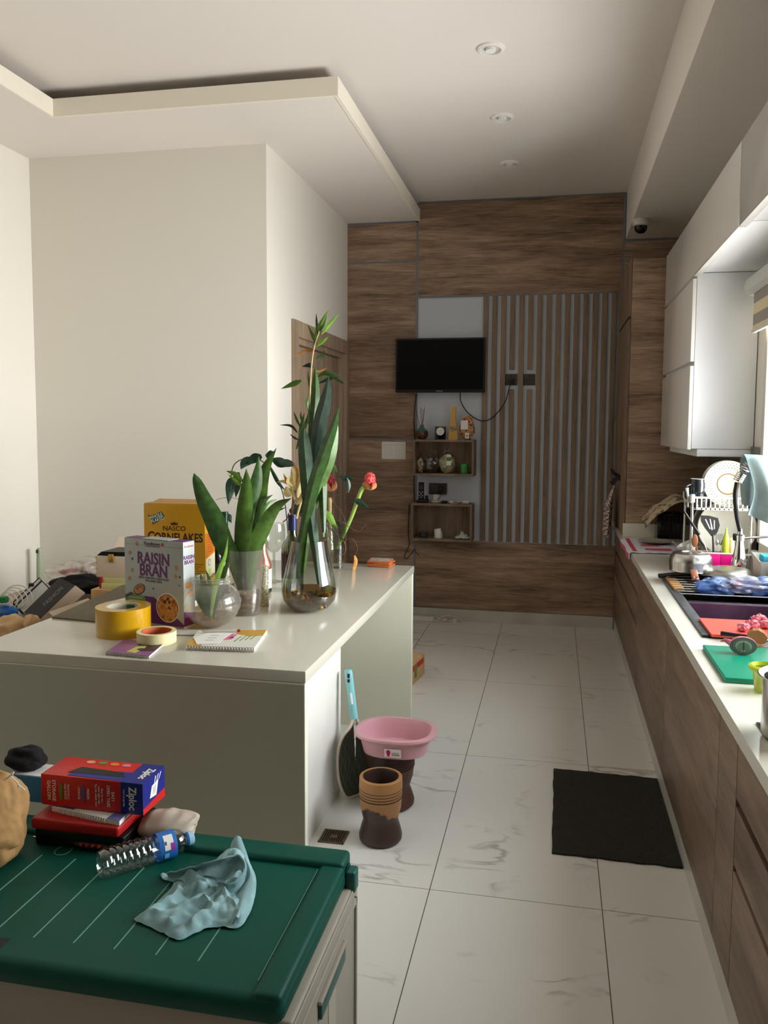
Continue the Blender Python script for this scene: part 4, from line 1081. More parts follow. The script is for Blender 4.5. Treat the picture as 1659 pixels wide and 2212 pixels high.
for k in range(7): m.flat([(w * .8, h * (.42 - k * .022)), (w * (.97 - .04 * (k % 3)), h * (.42 - k * .022)), (w * (.97 - .04 * (k % 3)), h * (.426 - k * .022)), (w * .8, h * (.426 - k * .022))], o, r, u, 'corn_brown', .0003)
o, r, u = face(M, w, h, 'S')
m.text('NASCO', o + r * (dp * .5) + u * (h * .78), r, u, .024, 'notebook_brown', .0003, bold=.0003); m.flat([(dp * .5 + x * .6, h * .83 + z * .8) for x, z in cr], o, r, u, 'red', .0004)
m.flat([(dp * .04, h * .48), (dp * .96, h * .52), (dp * .96, h * .73), (dp * .04, h * .72)], o, r, u, 'corn_orange', .0004)
m.flat([(dp * .04, h * .28), (dp * .96, h * .31), (dp * .96, h * .51), (dp * .04, h * .47)], o, r, u, 'corn_pale', .0004)
m.disc((dp * .4, h * .43), .014, .014, o, r, u, 'bran_text', .0006); m.disc((dp * .4, h * .43), .011, .011, o, r, u, 'corn_pale', .0009); m.disc((dp * .4, h * .345), .013, .013, o, r, u, 'bottle_lime', .0006)
m.flat([(dp * .04, h * .25), (dp * .96, h * .28), (dp * .96, h * .31), (dp * .04, h * .28)], o, r, u, 'brush_wood', .0005)
for k in range(8): m.flat([(dp * .25, h * (.70 - k * .024)), (dp * .75, h * (.70 - k * .024)), (dp * .75, h * (.705 - k * .024)), (dp * .25, h * (.705 - k * .024))], o, r, u, 'corn_brown', .0006)
m.build('box_body', t)
m = MB(); m.box((.002, .002, h), (w - .002, dp * .55, h + .003), 'corn_top', 0, M)
m.prism([M @ Vector(v) for v in ((.01, dp * .5, h), (w - .004, dp * .5, h), (w - .004, dp - .002, h + .012), (.02, dp - .002, h + .012))], (0, 0, .0015), 'corn_top'); m.build('top_flap', t)
# ---- tape rolls
c = ip(248, 1377); c = Vector((c.x, c.y + .06, Z0)); ty = at(248, 1340, Y=c.y)
R = .064 * 1.0; hT = .062
def ring(c, R, r, hh, mt_o, mt_i, m, seg=48):
    m.lathe(c, [(R, 0), (R, hh)], mt_o, seg, cap=False); m.lathe(c, [(R, hh), (r, hh)], mt_o, seg, cap=False); m.lathe(c, [(r, hh), (r, 0)], mt_i, seg, cap=False); m.lathe(c, [(r, 0), (R, 0)], mt_o, seg, cap=False)
R = abs(at(300, 1350, Y=c.y).x - at(196, 1350, Y=c.y).x) / 2; hT = at(248, 1322, Y=c.y - R).z - Z0
t = thing('packing_tape', 'thick roll of yellow packing tape beside the grey cereal box', 'tape', c)
m = MB(); ring(c, R, R * .62, hT, 'yellow_tape', 'tape_core', m); m.build('tape_winding', t)
m = MB(); ring(c + Vector((0, 0, .001)), R * .63, R * .57, hT - .002, 'tape_core', 'tape_core', m); m.box(c + Vector((-.014, R * .50, hT - .03)), c + Vector((.014, R * .575, hT - .008)), 'green_label'); m.build('core', t)
c = ip(320, 1398); R = abs(at(359, 1370, Y=c.y).x - at(281, 1370, Y=c.y).x) / 2; c = Vector((c.x, c.y + R * .9, Z0)); hT = at(320, 1373, Y=c.y - R).z - Z0
t = thing('masking_tape', 'small cream roll of masking tape lying between yellow tape and notebook', 'tape', c)
m = MB(); ring(c, R, R * .78, hT, 'cream_tape', 'tape_core_red', m); m.build('tape_winding', t)
m = MB(); ring(c + Vector((0, 0, .0005)), R * .785, R * .74, hT - .001, 'tape_core_red', 'tape_core_red', m); m.build('core', t)
# ---- notebooks
def notebook(name, label, corners, th, cover_fn, coil_from, coil_to, n, cat='notebook'):
    t = thing(name, label, cat, corners[0])
    m = MB(); P = [Vector((p.x, p.y, Z0 + .001)) for p in corners]; m.prism(P, (0, 0, th - .002), 'paper'); m.build('pages', t)
    m = MB(); P2 = [Vector((p.x, p.y, Z0 + th - .001)) for p in corners]; cover_fn(m, P2); m.build('front_cover', t)
    m = MB(); m.prism([Vector((p.x, p.y, Z0)) for p in corners], (0, 0, .001), 'notebook_gold' if 'large' in label else 'bran_text'); m.build('back_cover', t)
    m = MB(); a, b = coil_from, coil_to; d = (b - a); nrm = Vector((-d.y, d.x, 0)).normalized()
    for k in range(n):
        p = a.lerp(b, (k + .5) / n) - nrm * .002; pts = []
        for q_ in range(12):
            g = 2 * PI * q_ / 12; pts.append(Vector((p.x, p.y, Z0 + th / 2)) + nrm * (.0065 * math.cos(g)) + Vector((0, 0, (th / 2 + .0022) * math.sin(g))))
        m.tube(pts, .0013, 'steel_dull', 5, True)
    m.build('spiral_binding', t); return t
A, B_, C_, D_ = ip(402, 1404), ip(549, 1409), ip(577, 1369), ip(428, 1371)
def cov(m, P):
    m.prism(P, (0, 0, .001), 'notebook_white')
    def w2(a, b): return (P[0] + (P[1] - P[0]) * a).lerp(P[3] + (P[2] - P[3]) * a, b) + Vector((0, 0, .001))
    m.prism([w2(*v) for v in ((0, 0), (.22, 0), (.2, .25), (.06, .55), (0, .5))], (0, 0, .0004), 'notebook_gold')
    m.prism([w2(*v) for v in ((.62, 1), (.58, .78), (.8, .62), (1, .66), (1, 1))], (0, 0, .0004), 'notebook_gold')
    m.prism([w2(*v) for v in ((.46, .38), (.58, .42), (.62, .7), (.54, .78), (.5, .6))], (0, 0, .0005), 'pink'); m.prism([w2(*v) for v in ((.52, .5), (.6, .5), (.58, .62))], (0, 0, .0008), 'bran_purple')
    for k in range(4): m.prism([w2(.64 + .07 * k, .3 + .05 * k), w2(.655 + .07 * k, .3 + .05 * k), w2(.70 + .07 * k, .62 + .03 * k), w2(.69 + .07 * k, .62 + .03 * k)], (0, 0, .0005), 'bran_green')
notebook('spiral_notebook', 'large white and gold spiral notebook in front of the fishbowl', [A, B_, C_, D_], .014, cov, A, B_, 24)
A2, B2, C2, D2 = ip(230, 1414), ip(322, 1423), ip(358, 1392), ip(268, 1387)
def cov2(m, P):
    m.prism(P, (0, 0, .001), 'notebook_purple')
    def w2(a, b): return (P[0] + (P[1] - P[0]) * a).lerp(P[3] + (P[2] - P[3]) * a, b) + Vector((0, 0, .001))
    m.prism([w2(*v) for v in ((.45, 1), (.5, .5), (.6, .3), (1, .3), (1, 1))], (0, 0, .0004), 'notebook_brown')
    m.prism([w2(*v) for v in ((.42, .12), (.5, .55), (.7, .6), (.72, .4), (.6, .1))], (0, 0, .0007), 'notebook_lime')
    m.disc((0, 0), .022, .014, w2(.72, .35) + Vector((0, 0, .0006)), (P[1] - P[0]), (P[3] - P[0]), 'notebook_brown', .0005)
notebook('pocket_notebook', 'small purple and brown spiral notebook beside the masking tape', [A2, B2, C2, D2], .009, cov2, A2, B2, 18)
# pen and receipt on the big notebook
zt = Z0 + .0145
def tp(px, py, z=zt): p = at(px, py, Z=z); return Vector((p.x, p.y, z))
m = MB(); P = [tp(425, 1392), tp(470, 1391), tp(500, 1368), tp(452, 1366), tp(418, 1378)]
m.prism([p + Vector((0, 0, .0006)) for p in P], (0, 0, .0006), 'paper')
for k in range(3): 
    a = P[0].lerp(P[3], .3 + .2 * k); b = P[1].lerp(P[2], .3 + .2 * k); m.prism([a.lerp(b, .2) + Vector((0, 0, .0014)), a.lerp(b, .6) + Vector((0, 0, .0014)), a.lerp(b, .6) + Vector((.001, .003, .0014)), a.lerp(b, .2) + Vector((.001, .003, .0014))], (0, 0, .0002), 'bran_text')
single('receipt', m, 'crumpled white paper slip lying on the large notebook', 'paper')
a, b = tp(437, 1364, zt + .006), tp(519, 1362, zt + .006); t = thing('ballpoint_pen', 'clear and white ballpoint pen with red end on the notebook', 'pen', a)
m = MB(); m.tube([a, a.lerp(b, .07), a.lerp(b, .92)], [.001, .0042, .0042], 'white_plastic', 10); m.build('barrel', t)
m = MB(); m.tube([a.lerp(b, .92), b], .0045, 'red', 10); m.build('end_cap', t)

# ---- vases
def cyl_leaf(mb, pix, Y, wpx, mt_, tilt=0., dY=0., **k):
    """leaf whose spine is read off the photo at distance Y"""
    n = len(pix); P = []
    for i, (a, b) in enumerate(pix): P.append(at(a, b, Y=Y + dY * i / (n - 1)))
    mb.leaf(P, wpx * SC(P[n // 2]), mt_, tilt, **k)
# fishbowl
fb = ip(458, 1354); s_ = SC(fb)
t = thing('fishbowl_vase', 'round clear fishbowl vase with shallow murky water and green leaves', 'vase', fb)
pr = [(.0, .004), (.030, .003), (.055, .016), (.08, .042), (.094, .075), (.096, .098), (.088, .125), (.072, .148), (.058, .160), (.054, .166), (.059, .171), (.055, .176), (.060, .182), (.056, .186)]
k = 62.5 * s_ / .096; hk = 104 * s_ / .176
pr = [(a * k, b * hk) for a, b in pr]
m = MB(); m.lathe(fb, pr, 'glass_dusty', 56, cap=False); m.build('bowl', t)
m = MB(); m.lathe(fb, [(0, .006)] + [(a * .97, max(b, .006)) for a, b in pr[1:4]] + [(pr[3][0] * .97, pr[3][1]), (0, pr[3][1])], 'water_pale', 48, cap=False); m.build('water', t)
t = thing('bowl_plant', 'young broad-leaved plant rooted in the fishbowl', 'plant', fb + Vector((0, 0, .02)))
lv = [([(446, 1330), (430, 1290), (410, 1245), (392, 1205), (385, 1172), (376, 1166)], 26, 'leaf', .3), ([(452, 1335), (449, 1290), (440, 1262), (432, 1236)], 20, 'leaf_mid', -.2),
      ([(457, 1335), (456, 1290), (452, 1255), (443, 1228)], 13, 'leaf_bright', .5), ([(455, 1340), (462, 1290), (473, 1240), (487, 1200), (493, 1158)], 13, 'leaf_bright', -.5),
      ([(460, 1338), (468, 1290), (480, 1250), (491, 1215), (495, 1180)], 13, 'leaf', .4)]
for P_, w_, mt_, tl in lv: m = MB(); cyl_leaf(m, P_, fb.y, w_, mt_, tl, dY=.05 * (1 if tl > 0 else -.6)); m.build('leaf', t)
# cylinder vase
cv = ip(532, 1326); s_ = SC(cv)
t = thing('cylinder_vase', 'tall clear cylinder vase filled with pale pebbles', 'vase', cv)
R1, R0, hh = 37 * s_, 29 * s_, at(532, 1186, Y=cv.y).z - Z0
m = MB(); m.lathe(cv, [(0, .004), (R0 * .9, .003), (R0, .012), (R0 * 1.05, .06), (R1 * .95, hh * .6), (R1, hh), (R1 * .97, hh)], 'glass_dusty', 48, cap=False); m.build('glass_body', t)
m = MB(); m.lathe(cv, [(0, .012), (R0 * .9, .012), (R0 * .97, .05), (R0 * 1.0, .085), (0, .085)], 'water', 40, cap=False); wt = m.build('water', t)
rnd = random.Random(5); m = MB()
for k in range(34):
    a = rnd.random() * 2 * PI; r_ = R0 * .66 * math.sqrt(rnd.random()); z = .018 + .062 * (k / 34)
    m.ball(cv + Vector((r_ * math.cos(a), r_ * math.sin(a), z)), (.009 + .005 * rnd.random(), .009, .006 + .003 * rnd.random()), ['stone_white', 'stone_white', 'stone_brown'][k % 3], 2, .4, 9)
o = m.build('pebbles', wt); o['kind'] = 'stuff'
t = thing('broad_leaf_plant', 'large broad-leaved green plant standing in the cylinder vase', 'plant', cv + Vector((0, 0, .09)))
lv = [([(520, 1275), (505, 1215), (480, 1170), (460, 1120), (440, 1080), (425, 1040), (419, 1022)], 46, 'leaf_mid', .25, -.10), ([(528, 1275), (523, 1190), (528, 1110), (532, 1050), (532, 1012)], 38, 'leaf', .1, .0),
      ([(533, 1275), (530, 1190), (542, 1100), (556, 1030), (559, 985)], 40, 'leaf_mid', -.2, .05), ([(536, 1270), (545, 1190), (553, 1100), (570, 1020), (597, 968)], 42, 'leaf', .3, .08),
      ([(540, 1275), (548, 1200), (570, 1140), (598, 1095), (630, 1076)], 36, 'leaf', -.3, -.05), ([(530, 1260), (518, 1180), (514, 1140), (513, 1118)], 12, 'leaf', .3, .03),
      ([(556, 1140), (562, 1100), (573, 1080), (590, 1068)], 12, 'leaf_mid', .2, .06), ([(560, 1150), (572, 1105), (585, 1085), (600, 1078)], 10, 'leaf', -.3, .08), ([(524, 1040), (508, 1025), (488, 1017)], 12, 'leaf_bright', .3, 0), ([(524, 1050), (510, 1040), (492, 1024)], 9, 'leaf_bright', .1, 0)]
for P_, w_, mt_, tl, dY in lv: m = MB(); cyl_leaf(m, P_, cv.y, w_, mt_, tl, dY=dY); m.build('leaf', t)
# teardrop vase
tv = ip(668, 1318); s_ = SC(tv)
hh = at(668, 1167, Y=tv.y).z - Z0; k = 59 * s_
t = thing('teardrop_vase', 'large clear teardrop vase with brown water and stones', 'vase', tv)
pr = [(0, .006), (k * .45, .004), (k * .72, hh * .045), (k * .93, hh * .15), (k, hh * .27), (k * .96, hh * .42), (k * .84, hh * .62), (k * .72, hh * .83), (k * .64, hh), (k * .62, hh)]
m = MB(); m.lathe(tv, pr, 'glass', 64, cap=False); m.build('glass_body', t)
m = MB(); m.lathe(tv, [(0, .009), (k * .44, .008), (k * .70, hh * .055), (k * .91, hh * .15), (k * .97, hh * .25), (k * .975, hh * .30), (0, hh * .30)], 'water', 56, cap=False); wt = m.build('water', t)
rnd = random.Random(9); m = MB()
for q_ in range(52):
    a = rnd.random() * 2 * PI; r_ = k * .78 * math.sqrt(rnd.random()); z = .014 + .05 * rnd.random() + .25 * (r_ / k) ** 2 * .08
    m.ball(tv + Vector((r_ * math.cos(a), r_ * math.sin(a), z)), (.010 + .009 * rnd.random(), .011, .008 + .005 * rnd.random()), ['stone_brown', 'root_gold', 'stone_white', 'stone_dark', 'root_gold', 'stone_brown'][q_ % 6], 2, .4, 9)
o = m.build('stones', wt); o['kind'] = 'stuff'
t = thing('snake_plant', 'tall dark snake plant with thick stems standing in the teardrop vase', 'plant', tv + Vector((0, 0, .05)))
sp = lambda t_: (.32 + .68 * min(1, t_ * 2.2)) * (1 if t_ < .6 else max(0.02, 1 - ((t_ - .6) / .4) ** 1.8))
lv = [([(690, 1262), (680, 1180), (668, 1090), (660, 1000), (656, 945), (657, 922)], 31, 'leaf_snake', .1, .06), ([(700, 1150), (698, 1080), (695, 1000), (690, 950)], 22, 'leaf_mid', -.2, .10),
      ([(643, 1250), (648, 1180), (662, 1110), (678, 1040), (698, 980), (720, 920), (733, 876)], 28, 'leaf_mid', .25, -.04), ([(655, 1240), (668, 1130), (690, 1050), (712, 990), (722, 930), (725, 890)], 30, 'leaf', -.2, .02),
      ([(672, 1130), (678, 1000), (688, 920), (703, 860), (710, 812)], 30, 'leaf_dark', .2, .06), ([(668, 1100), (672, 960), (680, 880), (682, 830), (681, 790)], 20, 'leaf_mid', -.1, .1), ([(698, 1160), (696, 1060), (694, 1010)], 18, 'leaf_back', .3, .12)]
for i, (P_, w_, mt_, tl, dY) in enumerate(lv): m = MB(); cyl_leaf(m, P_, tv.y - .02 + .012 * i, w_, mt_, tl, dY=dY, prof=sp, fold=.35, edge=None); m.build('leaf', t)
# ---- bottles
def bottle(name, label, c, R, H, body, neckm, labelm=None, lz=(.2, .5), cat='bottle', shoulder=.58, neck=.36, extra=None):
    t = thing(name, label, cat, c)
    pr = [(0, .004), (R * .8, 0), (R, .008), (R, H * shoulder), (R * .93, H * (shoulder + .05)), (R * .55, H * (shoulder + .13)), (R * neck, H * (shoulder + .2)), (R * neck, H * .97), (R * neck * 1.1, H * .975), (R * neck * 1.1, H), (0, H)]
    m = MB(); m.lathe(c, pr, body, 40, cap=False); m.build('glass_body', t)
    if neckm: m = MB(); m.lathe(c, [(R * neck * 1.06, H * (shoulder + .24)), (R * neck * 1.06, H * .97), (R * neck * 1.16, H * .974), (R * neck * 1.16, H + .001), (0, H + .0015)], neckm, 32, cap=False); m.build('foil', t)
    if labelm: m = MB(); m.lathe(c, [(R + .0006, H * lz[0]), (R + .0008, H * lz[1])], labelm, 40, cap=False); m.build('label', t)
    return t
Yb = 3.30; c = Vector((at(466, 1250, Y=3.22).x, 3.22, Z0))
bottle('wine_bottle', 'black wine bottle with gold neck foil beside the yellow cereal box', c, .036, at(468, 1137, Y=3.22).z - Z0, 'wine_black', 'foil_gold', 'label_black', cat='bottle')
c = Vector((at(487, 1250, Y=3.34).x, 3.34, Z0))
bottle('wine_bottle', 'dark wine bottle with green neck and white label behind the cylinder vase', c, .038, at(490, 1106, Y=3.34).z - Z0, 'wine_black', 'foil_green', 'paper', (.12, .4))
c = Vector((at(567, 1290, Y=3.36).x, 3.36, Z0)); H_ = at(562, 1158, Y=3.36).z - Z0
t = bottle('sparkling_wine_bottle', 'rose-gold topped sparkling wine bottle with white label', c, .041, H_, 'bottle_green', None, 'paper', (.10, .44), shoulder=.5, neck=.34)
m = MB(); m.lathe(c, [(.0418, H_ * .45), (.0415, H_ * .51), (.034, H_ * .60), (.020, H_ * .72), (.016, H_ * .96), (.017, H_), (0, H_ + .002)], 'rose_gold', 40, cap=False); m.build('foil', t)
c = Vector((at(571, 1300, Y=3.12).x, 3.12, Z0)); m = MB(); m.lathe(c, [(0, 0), (.018, 0), (.0185, .003), (.0185, at(571, 1222, Y=3.12).z - Z0 - .002), (.017, at(571, 1222, Y=3.12).z - Z0), (0, at(571, 1222, Y=3.12).z - Z0)], 'glitter', 28, cap=False)
single('glitter_tube', m, 'slim pale glittery cylinder standing by the pink-topped bottle', 'candle')
# goblet
c = Vector((at(592, 1262, Y=3.62).x, 3.62, Z0)); zb = at(590, 1190, Y=3.62).z - Z0; zt2 = at(590, 1130, Y=3.62).z - Z0
m = MB(); m.lathe(c, [(0, 0), (.036, 0), (.036, .003), (.008, .012), (.006, zb - .01), (.02, zb), (.045, zb + .028), (.054, zb + .06), (.053, zt2 - .02), (.048, zt2)], 'glass', 40, cap=False)
single('wine_goblet', m, 'large clear wine goblet behind the pink-topped bottle', 'glass')
# blue-capped bottle with bamboo stem
bb = Vector((at(632, 1285, Y=3.45).x, 3.45, Z0)); H_ = at(630, 1112, Y=3.45).z - Z0
t = bottle('glass_bottle', 'clear bottle with blue collar and black label used as a vase', bb, .05, H_, 'bottle_green', 'foil_blue', 'label_black', (.18, .5), shoulder=.56, neck=.38)
top = bb + Vector((0, 0, H_))
t = thing('lucky_bamboo', 'tall thin bamboo stem with sprouting leaves rising above the vases', 'plant', top)
Yl = 3.45
m = MB(); P = [at(a, b, Y=Yl) for a, b in ((640, 1120), (655, 1060), (664, 980), (670, 900), (670, 840), (674, 780), (680, 745), (690, 715))]
m.tube(smooth_line(P, 40), [.006 - .004 * i / 40 for i in range(41)], 'stem_tan', 8); m.build('stem', t)
lv = [([(680, 750), (684, 720), (695, 695), (711, 668)], 11, 'leaf_bright', .2), ([(686, 725), (684, 700), (683, 676)], 6, 'leaf_mid', .3), ([(695, 722), (712, 700), (733, 677)], 9, 'leaf_bright', -.3),
      ([(690, 716), (697, 700), (706, 680)], 10, 'leaf', .4), ([(681, 742), (674, 722), (664, 700)], 7, 'leaf', .2), ([(684, 748), (697, 738), (709, 727)], 9, 'leaf_bright', -.2), ([(680, 764), (666, 757), (650, 762), (634, 770)], 7, 'leaf_dry', .2),
      ([(683, 775), (695, 768), (701, 757)], 13, 'leaf_mid', .6), ([(678, 800), (690, 802), (707, 794)], 5, 'leaf_dry', .1), ([(676, 792), (668, 790), (652, 792)], 12, 'leaf_dark', .5), ([(686, 815), (704, 803), (728, 810), (747, 823)], 6, 'leaf_mid', .3),
      ([(688, 828), (712, 818), (725, 816)], 8, 'leaf_dark', .2), ([(690, 822), (705, 808), (735, 824), (744, 830)], 7, 'leaf_mid', -.3), ([(651, 822), (632, 830), (607, 840)], 12, 'leaf', .1), ([(674, 850), (669, 830), (664, 800)], 7, 'leaf_mid', .3),
      ([(668, 890), (664, 870), (668, 850)], 8, 'leaf_mid', -.4), ([(640, 970), (650, 940), (664, 905), (668, 880)], 9, 'leaf_mid', .3), ([(645, 945), (652, 915), (658, 890)], 8, 'leaf', .2), ([(648, 922), (640, 905), (634, 888)], 6, 'leaf_mid', .3),
      ([(648, 930), (662, 915), (682, 905)], 6, 'leaf_mid', -.3), ([(643, 935), (628, 920), (604, 918)], 6, 'leaf_dark', .2), ([(644, 950), (635, 945), (626, 937)], 5, 'leaf_dark', .1), ([(654, 912), (650, 900), (650, 888)], 5, 'leaf_mid', .1)]
for P_, w_, mt_, tl in lv: m = MB(); cyl_leaf(m, P_, Yl, w_, mt_, tl, dY=.05 * tl); m.build('leaf', t)
t = thing('dried_orchid', 'withered straw-coloured plant with brown roots in the blue-collared bottle', 'plant', top)
m = MB(); P = [at(a, b, Y=Yl) for a, b in ((632, 1190), (628, 1150), (630, 1112), (634, 1080), (638, 1050))]; m.tube(smooth_line(P, 20), .006, 'root_brown', 8)
for k in range(5):
    P = [at(632 + 6 * math.sin(k * 2 + j) , 1115 + j * 14, Y=Yl + .008 * math.sin(k * 1.7 + j)) for j in range(5)]; m.tube(smooth_line(P, 12), .0016, 'root_brown', 5)
m.tube(smooth_line([at(a, b, Y=Yl) for a, b in ((624, 1108), (620, 1120), (611, 1128))], 8), .0025, 'root_brown', 5); m.build('root', t)
lv = [([(636, 1080), (630, 1050), (612, 1040), (598, 1042)], 10, 'leaf_straw', .3), ([(638, 1060), (634, 1030), (630, 1008)], 14, 'leaf_straw', .2), ([(640, 1050), (644, 1020), (632, 998)], 10, 'leaf_dry', .4), ([(630, 1070), (622, 1062), (618, 1050)], 24, 'leaf_straw', .2),
      ([(644, 1075), (650, 1055), (654, 1030)], 12, 'leaf_straw', -.4), ([(640, 1090), (652, 1075), (662, 1060)], 12, 'leaf_straw', .4), ([(626, 1048), (618, 1036), (612, 1022)], 7, 'leaf_dry', .1), ([(634, 1050), (624, 1040), (626, 1026)], 12, 'leaf_straw', -.3)]
for P_, w_, mt_, tl in lv: m = MB(); cyl_leaf(m, P_, Yl - .01, w_, mt_, tl); m.build('leaf', t)
# trailing vine with dark leaves behind
t = thing('trailing_vine', 'dark green trailing vine arching behind the vases', 'plant', Vector((at(600, 1260, Y=3.75).x, 3.75, Z0)))
Yv = 3.75
m = MB(); P = [at(a, b, Y=Yv) for a, b in ((626, 1250), (622, 1150), (612, 1070), (590, 1020), (560, 993), (530, 990), (505, 1005), (498, 1040), (497, 1062))]
m.tube(smooth_line(P, 40), .0026, 'leaf_dark', 6)
m.tube(smooth_line([at(a, b, Y=Yv) for a, b in ((520, 1080), (500, 1075), (480, 1076), (466, 1080))], 12), .0012, 'root_brown', 5); m.build('stem', t)
lv = [([(512, 1030), (500, 1050), (493, 1090)], 26, 'leaf_dark', .3), ([(515, 1020), (512, 1050), (509, 1075)], 16, 'leaf_dark', -.3), ([(548, 990), (530, 1000), (520, 1014)], 22, 'leaf_dark', .4), ([(565, 985), (548, 992), (536, 1004)], 22, 'leaf_dark', .1),
      ([(582, 1005), (600, 1040), (616, 1060)], 9, 'leaf_dark', .2), ([(588, 992), (608, 1000), (622, 1008)], 22, 'leaf_dark', .1), ([(600, 995), (622, 1000), (640, 1005)], 20, 'leaf_dark', .5), ([(575, 988), (585, 980), (572, 984)], 16, 'leaf_dark', .2),
      ([(560, 1150), (575, 1120), (596, 1105), (620, 1095)], 9, 'leaf_dark', .2), ([(625, 1105), (650, 1095), (668, 1085)], 26, 'leaf_dark', .3), ([(573, 1108), (582, 1118), (581, 1132)], 12, 'leaf_dark', .2), ([(490, 1110), (495, 1118), (500, 1130)], 14, 'leaf_dark', .2)]
for P_, w_, mt_, tl in lv: m = MB(); cyl_leaf(m, P_, Yv, w_, mt_, tl); m.build('leaf', t)
# ---- glass with two ginger flowers
gl = ip(727, 1226); s_ = SC(gl); hh = at(727, 1130, Y=gl.y).z - Z0
t = thing('tall_drinking_glass', 'tall clear glass of water holding two torch ginger flowers', 'glass', gl)
m = MB(); R0, R1 = 15 * s_, 24 * s_
m.lathe(gl, [(0, .0), (R0, .0), (R0 * 1.02, .01), (R0 * 1.2, hh * .35), (R1, hh), (R1 * .96, hh), (R0 * 1.12, hh * .35), (R0 * .9, .03), (0, .03)], 'glass', 40, cap=False); m.build('glass_body', t)
m = MB(); m.lathe(gl, [(0, .031), (R0 * .9, .031), (R0 * 1.1, hh * .34), (R0 * 1.12, hh * .38), (0, hh * .38)], 'water_pale', 36, cap=False); m.build('water', t)
def ginger(label, stem, w0, head, hr, col, bract, lean):
    t = thing('torch_ginger', label, 'flower', gl + Vector((0, 0, .04)))
    m = MB(); P = [at(a, b, Y=gl.y) for a, b in stem]; n = 24; m.tube(smooth_line(P, n), [w0 * (.8 + .5 * i / n) * gl.y / 1720 for i in range(n + 1)], 'stem_green' if 'coral' in label else 'stem_tan', 10); m.build('stem', t)
    hc = at(head[0], head[1], Y=gl.y); k = gl.y / 1720; m = MB(); rnd = random.Random(head[0])
    m.ball(hc, (hr * k * .8, hr * k * .8, hr * k), col, 3, .2, 10)
    for q_ in range(120):
        d = Vector((rnd.gauss(0, 1), rnd.gauss(0, 1), rnd.gauss(0, 1))).normalized()
        if d.z < -.5: continue
        m.ball(hc + Vector((d.x * hr * k * .82, d.y * hr * k * .82, d.z * hr * k)), (.0036, .0036, .0048), col, 1)
    fh = m.build('flower_head', t)
    for q_ in range(7):
        a = 2 * PI * q_ / 7; m = MB(); d = Vector((math.cos(a), math.sin(a), 0)); b0 = hc + lean * (-hr * 1.5 * k); 
        m.leaf([b0 + d * .004, b0.lerp(hc, .5) + d * hr * k * .75, hc + d * hr * k * 1.05 + lean * (bract * hr * k)], hr * k * 1.1, 'petal_peach', .2 * q_, fold=.2); m.build('bract', fh)
ginger('coral pink torch ginger flower leaning right over the island corner', [(728, 1185), (745, 1150), (762, 1110), (778, 1065), (786, 1052)], 4.0, (799, 1036), 15, 'flower_red', -.45, Vector((.15, 0, 1)))
ginger('dark maroon torch ginger flower next to the snake plant', [(712, 1200), (713, 1150), (713, 1110), (713, 1075)], 3.2, (712, 1040), 14, 'flower_maroon', .1, Vector((0, 0, 1)))
t = thing('rooted_cutting', 'brown rooted cutting with green leaves hanging around the tall glass', 'plant', gl + Vector((0, 0, .04)))
m = MB()
for P_, r_ in (([(700, 1132), (712, 1140), (725, 1152), (738, 1163), (745, 1175), (746, 1190), (738, 1198), (722, 1200), (712, 1198)], .004), ([(745, 1168), (757, 1163), (768, 1172), (772, 1188), (766, 1202), (765, 1212)], .0018), ([(700, 1142), (712, 1160), (722, 1173), (735, 1176), (748, 1168)], .0025), ([(748, 1135), (762, 1143), (775, 1148), (783, 1141), (790, 1133)], .0016), ([(712, 1072), (726, 1092), (740, 1110), (747, 1132)], .0015), ([(717, 1072), (735, 1068), (748, 1064), (751, 1050)], .0016), ([(728, 1031), (738, 1030), (746, 1028)], .0016)):
    m.tube(smooth_line([at(a, b, Y=gl.y - .02) for a, b in P_], 30), r_, 'root_brown', 6)
rnd = random.Random(2)
for k in range(10):
    P_ = [at(714 + rnd.random() * 26, 1200 + j * 5 + rnd.random() * 4, Y=gl.y - .008 + .016 * rnd.random()) for j in range(4)]; m.tube(smooth_line(P_, 8), .0012, 'root_gold', 4)
m.build('root', t)
lv = [([(700, 1104), (710, 1112), (720, 1130), (730, 1142)], 15, 'leaf_bright', .2), ([(766, 1080), (778, 1085), (798, 1098)], 15, 'leaf_dark', .2), ([(736, 1028), (746, 1034), (752, 1038)], 12, 'leaf_dark', .2), ([(750, 1032), (753, 1050), (752, 1066)], 11, 'leaf_dark', .3), ([(748, 1030), (756, 1032), (762, 1038)], 11, 'leaf_dark', -.2), ([(712, 996), (722, 1008), (729, 1021)], 7, 'leaf_mid', .2)]
for P_, w_, mt_, tl in lv: m = MB(); cyl_leaf(m, P_, gl.y - .03, w_, mt_, tl); m.build('leaf', t)
m = MB(); cyl_leaf(m, [(766, 1200), (769, 1212), (765, 1230), (760, 1247)], gl.y - .05, 9, 'leaf_dry', .4); m.build('dry_leaf', t)
# coasters
c = ip(820, 1224); t0 = None
for k in range(4):
    m = MB(); M = RZ(.15 * (k % 2) - .1, c); z = Z0 + k * .0085
    m.box((c.x - .062, c.y - .03, z), (c.x + .062, c.y + .085, z + .008), 'coaster' if k < 3 else 'coaster', .001, M)
    if k == 3: m.box((c.x - .055, c.y - .024, z + .0081), (c.x + .055, c.y + .079, z + .0088), 'coaster_top', 0, M)
    single('coaster', m, ['bottom coaster of the small brown stack at the island corner', 'second coaster from the bottom of the brown stack', 'coaster just under the top one of the brown stack', 'top coaster with grey patterned face on the brown stack'][k], 'coaster', 'coasters stacked at the island corner')

